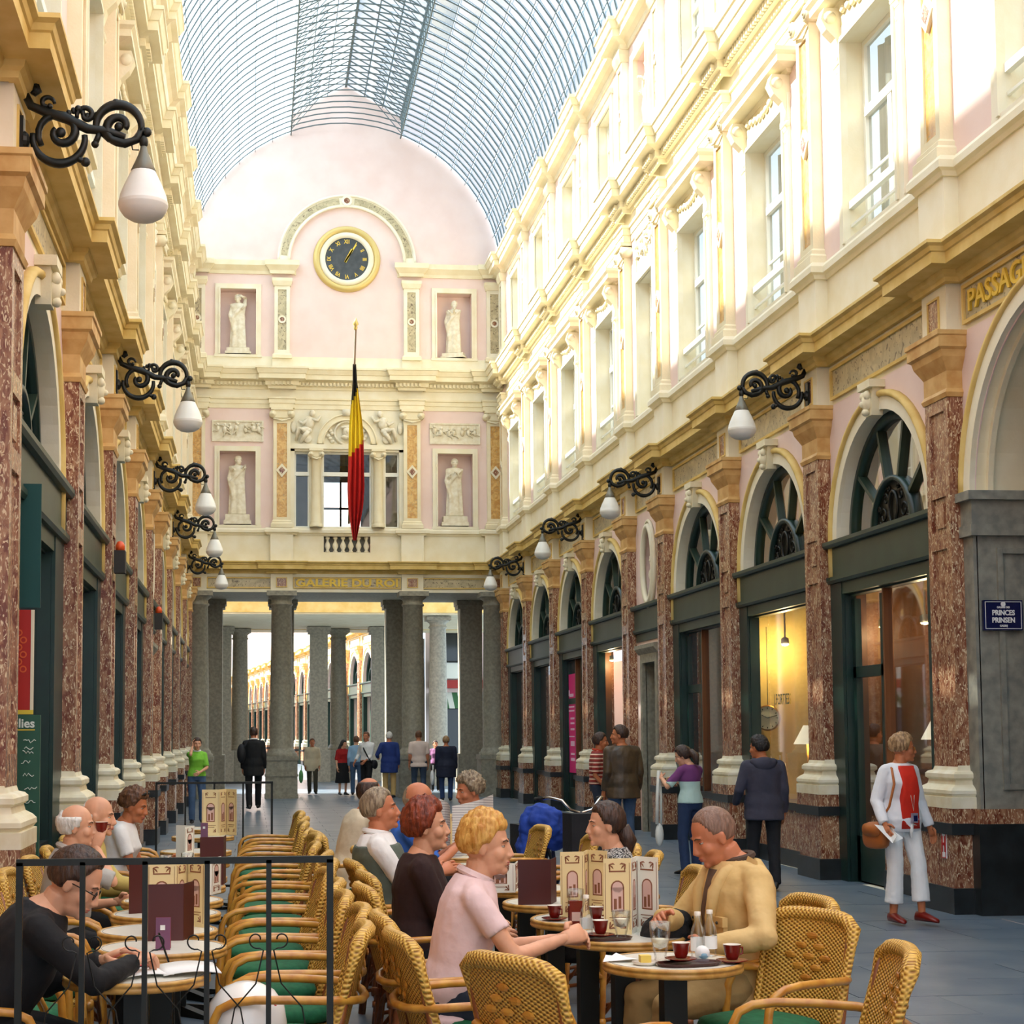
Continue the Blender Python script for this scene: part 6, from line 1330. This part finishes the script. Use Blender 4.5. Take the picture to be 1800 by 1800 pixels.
def glasses(lbl, m):
    o, q = PEOPLE[lbl]; g = MB().mat(m); g.smooth = True
    for s in (-1, 1): g.tube([(s*.033+.021*math.cos(t*PI/7), .098, .0+.016*math.sin(t*PI/7)) for t in range(14)], .002, 5, closed=True); g.tube([(s*.054, .096, .004), (s*.074, .06, .008), (s*.08, -.005, .006)], .0022, 5)
    g.tube([(-.012, .1, .004), (.012, .1, .004)], .002, 5); g.v = [tuple(q['HM'] @ Vector(p)) for p in g.v]; g.build('spectacles', None, o)
glasses(WJ, BRASS)
# bags of the walkers
def bagm(name, lbl, pts, col, label, cat='bag'):
    o, q = PEOPLE[lbl]; g = MB(); g.mat(col); g.smooth = True
    for kind, a in pts:
        if kind == 'e': g.ell(a[0], a[1], 12, 8)
        else: g.tube(a[0], a[1], 6)
    return link(name, g.mesh(name), None, o.location, o.rotation_euler, scale=o.scale, label=label, cat=cat)
BAGB = cloth('black bag nylon', S(30, 30, 34))
bagm('shoulder_bag', 'person in a black suit walking away past the left column', [('e', ((-.25, -.04, 1.16), (.09, .16, .2))), ('t', ([(-.25, .1, 1.2), (-.15, .08, 1.42), (-.12, -.08, 1.42), (-.25, -.14, 1.2)], .018))], BAGB, 'bulky black shoulder bag of the person in the suit')
bagm('carrier_bag', 'person in an open beige jacket and dark trousers beyond the column', [('e', ((.34, .05, .55), (.07, .14, .2))), ('t', ([(.33, .05, .7), (.33, .05, .88)], .012))], cloth('green carrier bag', S(110, 180, 110)), 'pale green carrier bag beside the grey column plinth')
bagm('bag_strap', 'person in a white shirt with a dark shoulder strap', [('t', ([(.12, .02, 1.42), (.02, .15, 1.25), (-.12, .15, 1.0), (-.2, .1, .9)], .018)), ('e', ((-.24, .04, .86), (.06, .14, .12)))], BAGB, 'dark satchel of the person in the white shirt')
bagm('carrier_bag', 'person in a wide navy top and jeans carrying a white bag', [('e', ((-.36, .05, .62), (.06, .12, .2))), ('t', ([(-.35, .05, .78), (-.34, .05, .95)], .02))], WHC, 'white carrier bag hanging from the hand of the person in navy')
q = PEOPLE['person in a purple and pale teal top with jeans, long dark hair'][1]; w = q['WR'][-1]
bagm('long_strap_bag', 'person in a purple and pale teal top with jeans, long dark hair', [('t', ([w+Vector((0, .06, .10)), w+Vector((-.03, .06, -.25)), w+Vector((-.05, .05, -.6))], .022)), ('t', ([w+Vector((.02, .07, .10)), w+Vector((.045, .07, -.25)), w+Vector((.03, .06, -.6))], .018)), ('e', (w+Vector((-.01, .05, -.74)), (.06, .05, .15)))], cloth('white canvas', S(226, 226, 216), .93), 'white canvas bag held up by its long strap')
# ---- seated people
def seat(label, px, y0, x, Y, yaw, **k):
    k.setdefault('group', G_S); return person(label, (x, Y, 0), yaw, sit=True, **k)
SA = dict(lh=(-.16, .40, .74), rh=(.16, .40, .74))
PKN = 'blond person in a pale pink polo shirt leaning at the table'
seat(PKN, 845, 1437, .80, 6.68, -3, h=.97, lean=12, top=cloth('pale pink polo', S(236, 206, 204), .95), sleeve=.3, bottom=JEAND, hair=dict(m=H_BLOND, th=.2, back=-.62, front=.38, side=-.15, amp=.5, fq=6, top=.1), skin=SK1, head=(-12, 2, 0), rh=(.12, .46, .83), lh=(-.02, .47, .81), rel=(.5, -.3, -.9), rcurl=1.0, lcurl=.9, near=2, hem=.1, collar=cloth('pink collar', S(238, 210, 208)), feet=((-.12, .45, .07), (.14, .3, .07)))
BRN = 'auburn-haired person in a dark brown top'
seat(BRN, 745, 1414, .78, 8.02, -2, h=.96, lean=4, fem=True, wide=1.15, top=cloth('dark brown knit', S(44, 20, 18), .8), bottom=BLK, hair=dict(m=H_RED, th=.26, back=-.72, front=.45, side=-.32, amp=.45, fq=7, top=.08), skin=SK1, head=(-8, -4, 0), near=2, lh=(-.1, .36, .72), rh=(.14, .38, .70))
VST = 'person in a grey vest over a white shirt, mouth open'
seat(VST, 660, 1387, .74, 9.5, -2, h=.97, lean=-4, belly=.05, wide=1.12, top=WHC, sleeve=.7, vest=cloth('grey green vest', S(94, 104, 92)), bottom=cloth('grey trousers', S(74, 72, 64)), hair=dict(m=H_GREY, th=.13, back=-.6, front=.52), skin=SK2, head=(-6, -8, 0), near=2, collar=WHC, rh=(.1, .34, .86), lh=(-.1, .36, .84), rel=(.5, -.5, -.7))
BLU = 'bald bearded person in a blue shirt reading a newspaper'
seat(BLU, 690, 1384, .98, 10.6, -4, h=.98, lean=2, top=cloth('bright blue shirt', S(46, 100, 190), .9), sleeve=.45, bottom=BLK, hair=dict(m=H_GREY, th=.05, bald=-.15, front=.6), beard=H_GREY, skin=SK2, head=(-10, 10, 0), near=1, rh=(.12, .36, .95), lh=(-.14, .40, .95), rel=(.6, -.2, -.8))
BGE = 'person in a cream jacket, seen from behind at the far table'
seat(BGE, 640, 1365, .74, 12.4, 22, h=.97, lean=14, top=cloth('cream jacket', S(222, 206, 176), .92), topk='jacket', bottom=BLK, hair=dict(m=H_DARK, th=.06, bald=.7, front=.6), skin=SK2, near=1, wide=1.1, **SA)
CRL = 'curly grey-haired person in a black jacket'
seat(CRL, 815, 1360, 1.80, 12.7, 198, h=.98, lean=10, fem=True, top=cloth('black jacket', S(30, 20, 22)), topk='jacket', bottom=BLK, hair=dict(m=H_GREY, th=.3, back=-.6, front=.42, side=-.3, amp=.7, fq=11), skin=SK2, head=(0, 8, 0), near=1, collar=WHC, **SA)
FLO = 'dark-haired person in a black and white floral top'
seat(FLO, 1052, 1410, 1.98, 8.75, 172, h=.93, lean=6, fem=True, top=floral('floral print', S(22, 22, 24), S(220, 220, 214), 34), sleeve=.3, bottom=BLK, hair=dict(m=H_DARK, th=.14, back=-.75, front=.48, side=-.2, tail=[([(0, -.09, -.02), (0, -.13, -.1), (0, -.12, -.2)], [.05, .05, .012])]), skin=SK1, head=(8, 2, 0), near=2, lh=(-.14, .36, .72), rh=(.12, .34, .72))
KHA = 'close-cropped person in a khaki jacket looking down'
seat(KHA, 1258, 1420, 2.09, 6.98, 190, h=.99, lean=2, top=mat('khaki jacket cloth', S(224, 192, 130), .8, col2=S(204, 168, 102), scale=5, bump=.4, bscale=11), topk='jacket', bottom=cloth('khaki trousers', S(176, 146, 92), .88), hair=dict(m=hairm('grey stubble', S(112, 84, 68), S(140, 108, 90)), th=.01, back=-.6, front=.62, amp=.2), skin=SK2, head=(-6, 24, 0), near=2, wide=1.08, collar=cloth('dark scarf', S(80, 60, 46)), lh=(-.20, .26, .74), rh=(.02, .36, .84), lel=(-.9, -.3, -.5), rel=(.8, -.2, -.6), feet=((-.12, .46, .07), (.16, .42, .07)))
WRI = 'person in black with spectacles bent over writing'
seat(WRI, 140, 1502, -.96, 6.12, 8, h=.97, lean=28, top=cloth('black sweater', S(10, 10, 13)), bottom=BLK, hair=dict(m=H_DARK, th=.13, back=-.62, front=.62, side=-.1), skin=SK1, head=(-14, 30, 0), near=2, wide=1.12, rh=(.06, .55, .82), lh=(-.2, .45, .80), rel=(.8, -.3, -.4), rcurl=.8, rhn=(0, 0, -1), lhn=(0, 0, -1))
glasses(WRI, IRON)
o, q = PEOPLE[KHA]; sp = q['sp']; KJ = MATS['khaki jacket cloth']
front_panel(q, .05, .12, .55, .142, .01).build('shirt', cloth('dark check shirt', S(96, 72, 56)), o)
for s in (-1, 1):
    m = MB().mat(KJ); m.smooth = True; m.tube([sp(s*.045, .165, .1), sp(s*.055, .168, .25), sp(s*.075, .15, .36), sp(s*.085, .10, .44), sp(s*.06, -.02, .485)], [.016, .022, .03, .028, .02], 8); m.build('lapel', None, o)
    m = MB().mat(KJ); c = sp(s*.115, .148, .24); m.box(c.x-.05, c.x+.05, c.y-.01, c.y+.014, c.z-.02, c.z+.02); m.box(c.x-.045, c.x+.045, c.y-.012, c.y+.008, c.z-.13, c.z-.02); m.mat(IRON); m.ell((c.x, c.y+.016, c.z-.005), .007, 8, 5); m.build('pocket', None, o)
    m = MB().mat(KJ); a, b = sp(s*.10, 0, .478), sp(s*.185, 0, .462); m.smooth = False; m.tube([a, b], .03, 4, flat=.3); m.build('epaulette', None, o)
q = PEOPLE[WRI]; w = q[1]['WR'][1]; g = MB().mat(IRON); g.tube([w+Vector((-.02, .11, -.03)), w+Vector((.02, .07, .08))], .004, 6); link('pen', g.mesh('pen'), None, q[0].location, q[0].rotation_euler, label='dark pen in the writing hand', cat='pen')
OLD = 'white-haired person in a grey shirt drinking from a cup'
seat(OLD, 145, 1427, -1.04, 9.1, 2, h=.93, lean=8, belly=.05, top=cloth('grey shirt', S(176, 172, 164), .9), sleeve=.5, bottom=BLK, hair=dict(m=H_WHITE, th=.16, bald=.3, back=-.7, side=-.3, front=.9, amp=.6), skin=SK1, head=(-6, 0, 0), near=2, rh=(.03, .22, 1.09), lh=(-.14, .34, .76), rel=(.7, .1, -.8), rhd=(-.1, .2, 1), rcurl=.7, collar=cloth('shirt collar', S(186, 182, 174)))
q = PEOPLE[OLD]; w = q[1]['WR'][1]; CP = coffee(0, 0, 'red cup raised to the lips of the white-haired person'); CP.location = q[0].matrix_basis @ (w+Vector((-.02, .03, .07))); [bpy.data.objects.remove(c) for c in list(CP.children) if c.name.startswith('saucer')]
BLD = 'bald person in a yellow shirt behind the white-haired one'
seat(BLD, 152, 1412, -1.02, 10.0, 2, h=.94, lean=8, top=cloth('mustard shirt', S(196, 174, 96), .9), bottom=BLK, hair=dict(m=H_WHITE, th=.05, bald=-.1, front=.9), skin=SK1, head=(-8, 4, 0), near=1, rh=(.18, .50, .77), lh=(-.1, .36, .74))
LAD = 'brown-haired person in a white tee shirt, sunglasses on the head'
seat(LAD, 205, 1384, -.98, 12.0, -2, h=.93, lean=10, fem=True, wide=1.1, top=WHC, sleeve=.33, bottom=BLK, hair=dict(m=H_BROWN, th=.3, back=-.5, front=.45, side=-.2, amp=.5, fq=6), skin=SK3, head=(-14, 14, 0), near=1, lh=(-.12, .42, .76), rh=(.14, .40, .76))
o, q = PEOPLE[LAD]; g = MB().mat(IRON); g.smooth = True
for s in (-1, 1): g.ell((s*.033, .075, .115), (.026, .01, .016), 10, 6); g.tube([(s*.055, .075, .115), (s*.09, .0, .07)], .004, 5)
g.v = [tuple(q['HM'] @ Vector(p)) for p in g.v]; g.build('sunglasses', None, o)
# newspaper, held bags, jacket
NEWS = stripes('newsprint', S(232, 230, 222), S(226, 224, 216), 60, 'Z', S(170, 168, 164)); q = PEOPLE[BLU]
g = MB().mat(NEWS); g.smooth = True
for s in (-1, 1):
    cols = [[(s*(.01+.032*i), .42+.05*math.sin(i*.5)+.02*i*(s > 0), .80+.34*j/4+.01*i) for i in range(9)] for j in range(5)]
    for j in range(4):
        for i in range(8): g.quad(cols[j][i], cols[j][i+1], cols[j+1][i+1], cols[j+1][i])
link('newspaper', g.mesh('newspaper'), None, q[0].location, (0, 0, q[0].rotation_euler.z+.75), label='open newspaper held up at the mid gallery table', cat='newspaper')
g = MB().mat(BLK); g.smooth = True; g.ell((0, 0, 0), (.12, .11, .10), 14, 9); g.ell((.05, 0, .06), (.07, .08, .06)); me = remesh(g, .012, 1, .03); me.materials.append(BLK); link('lap_bag', me, None, (1.80, 7.12, .735), label='black bag on the lap of the person in khaki', cat='bag')
# ---- bicycle with blue cape
BK = bpy.data.objects.new('bicycle', None); COL.objects.link(BK); bp = P(1000, 1400, 'Y', 14.2); BK.location = (bp.x-.06, 14.2, 0); BK.rotation_euler = (0, 0, math.radians(-78-90)); tag(BK, 'parked bicycle with upright handlebars and black pannier', 'bicycle')
TYRE = mat('black tyre', S(24, 24, 24), .8); CHR = mat('chrome', S(200, 200, 200), .2, metal=1); FRM = mat('dark blue frame', S(24, 34, 66), .35)
for y in (.52, -.52):
    m = MB().mat(TYRE); m.smooth = True; m.tube([(0, y+.32*math.cos(t*PI/16), .33+.32*math.sin(t*PI/16)) for t in range(32)], .018, 6, closed=True); m.mat(CHR)
    for t in range(12): m.tube([(0, y, .33), (0, y+.31*math.cos(t*PI/6), .33+.31*math.sin(t*PI/6))], .0018, 4)
    m.build('wheel', None, BK)
m = MB().mat(FRM); m.smooth = True
for a, b in (((0, .42, .88), (0, -.15, .30)), ((0, -.15, .30), (0, -.28, .85)), ((0, .42, .78), (0, -.22, .62)), ((0, -.52, .33), (0, -.24, .70)), ((0, -.52, .33), (0, -.15, .30)), ((0, .40, .95), (0, .52, .33))): m.tube([a, b], .018, 8)
m.build('frame', None, BK)
m = MB().mat(CHR); m.smooth = True; m.tube([(-.27, .22, 1.06), (-.24, .3, 1.07), (-.17, .40, 1.05), (-.1, .42, .97), (0, .40, .94), (.1, .42, .97), (.17, .40, 1.05), (.24, .3, 1.07), (.27, .22, 1.06)], .013, 7); m.mat(TYRE)
for s in (-1, 1): m.tube([(s*.275, .21, 1.06), (s*.29, .10, 1.05)], .019, 7)
m.build('handlebar', None, BK)
m = MB().mat(TYRE); m.smooth = True; m.ell((0, -.30, .89), (.09, .13, .04)); m.build('saddle', None, BK)
m = MB().mat(BAGB); m.box(.05, .2, -.75, -.3, .4, .8); m.build('pannier', None, BK); m = MB().mat(BAGB); m.box(-.2, .2, .48, .68, .62, .95); m.build('front_bag', None, BK)
m = MB().mat(IRON); m.tube([(0, -.15, .3), (.1, -.08, .2)], .012, 6); m.box(.06, .14, -.12, -.04, .18, .21); m.tube([(0, -.15, .3), (-.1, -.22, .42)], .012, 6); m.build('pedals', None, BK)
g = MB(); g.ell((0, 0, 0), (.2, .17, .17), 14, 10); g.ell((-.1, .02, -.2), (.12, .13, .2), 12, 8); g.ell((.12, 0, -.12), (.1, .12, .12), 12, 8); me = remesh(g, .014, 1, .07); me.materials.append(cloth('blue rain cape', S(36, 72, 170), .75)); me.polygons.foreach_set('use_smooth', [True]*len(me.polygons)); c = P(952, 1448, 'Y', 14.1); link('rain_cape', me, None, c, label='crumpled blue rain cape thrown over the bicycle', cat='cape')
# ---- statues
def statue(label, loc, yaw, h, plinth, **k):
    o = person(label, loc, yaw, h=h, top=STATUE, topk='robe', bottom=None, hair=dict(m=STATUE, th=.16, back=-.7), shoe=None, skin=STATUE, near=0, name='statue', cat='statue', group='white statues in niches', **k)
    for ob in [o]+list(o.children):
        for i in range(len(ob.data.materials)): ob.data.materials[i] = STATUE
    m = MB().mat(STATUE); m.box(-.3, .3, -.24, .24, -plinth, .01); m.box(-.34, .34, -.26, .26, -plinth, -plinth*.6); m.build('plinth', None, o); return o
sy = YE+.12
statue('white statue with raised arm leaning on a small figure, upper niche', (EX-2.81, sy, 11.55), -90, .80, .17, lh=(-.12, .12, 1.62), rh=(-.1, .22, 1.25), head=(-15, 5, 0)).scale = (.98, .66, .84)
statue('white statue with folded hands turned aside, upper niche', (EX+2.81, sy, 11.52), -110, .79, .14, lh=(.05, .24, 1.28), rh=(-.05, .24, 1.32), head=(30, 10, 0)).scale = (.95, .62, .83)
statue('white statue with crossed arms over a long cloak, lower niche', (EX-2.81, sy, 7.22), -90, .86, .27, lh=(.10, .2, 1.30), rh=(-.14, .2, 1.36), head=(25, 0, 0)).scale = (1.04, .66, .9)
statue('white veiled statue in a long gown, lower niche', (EX+2.81, sy, 7.22), -90, .86, .27, lh=(-.05, .22, 1.22), rh=(.12, .2, 1.2)).scale = (1.04, .66, .9)
statue('white statue in the top-storey niche of the sunlit wall', (XR+.12, (PIL[4]+PIL[5])/2, 11.5), 180, .80, .09, lh=(-.05, .2, 1.2), rh=(.2, .15, 1.0)).scale = (.8, .66, .8)
hm = MB(); head_mesh(hm, STATUE, .009); b = MB().mat(STATUE); b.smooth = True; b.v = [tuple(Vector(p)*1.35+Vector((0, 0, .42))) for p in hm.v]; b.f = hm.f; b.m = [0]*len(hm.f); b.sm = hm.sm; b.ell((0, -.02, .12), (.24, .13, .16), 14, 10); b.ell((0, -.01, .26), (.1, .09, .1), 10, 8); b.lathe([(.001, -.2), (.16, -.2), (.13, -.1), (.08, -.05), (.1, 0), (.001, 0)], 14)
o = link('bust', b.mesh('bust'), None, (XR+.08, (PIL[4]+PIL[5])/2, 4.08), (0, 0, PI/2+.25), label='white stone bust in the oval niche of the shop wall', cat='bust', scale=(.85, .7, .85)); o.data.materials.clear(); o.data.materials.append(STATUE)
m = MB().mat(STATUE); m.smooth = True; m.lathe([(.001, -.2), (.14, -.2), (.16, -.26), (.09, -.34), (.05, -.45), (.001, -.5)], 12); hair_mesh(dict(m=STATUE, th=.2), Matrix.Translation((0, 0, .42)) @ Matrix.Scale(1.35, 4)).build('hair', None, o); m.build('bracket', None, o)
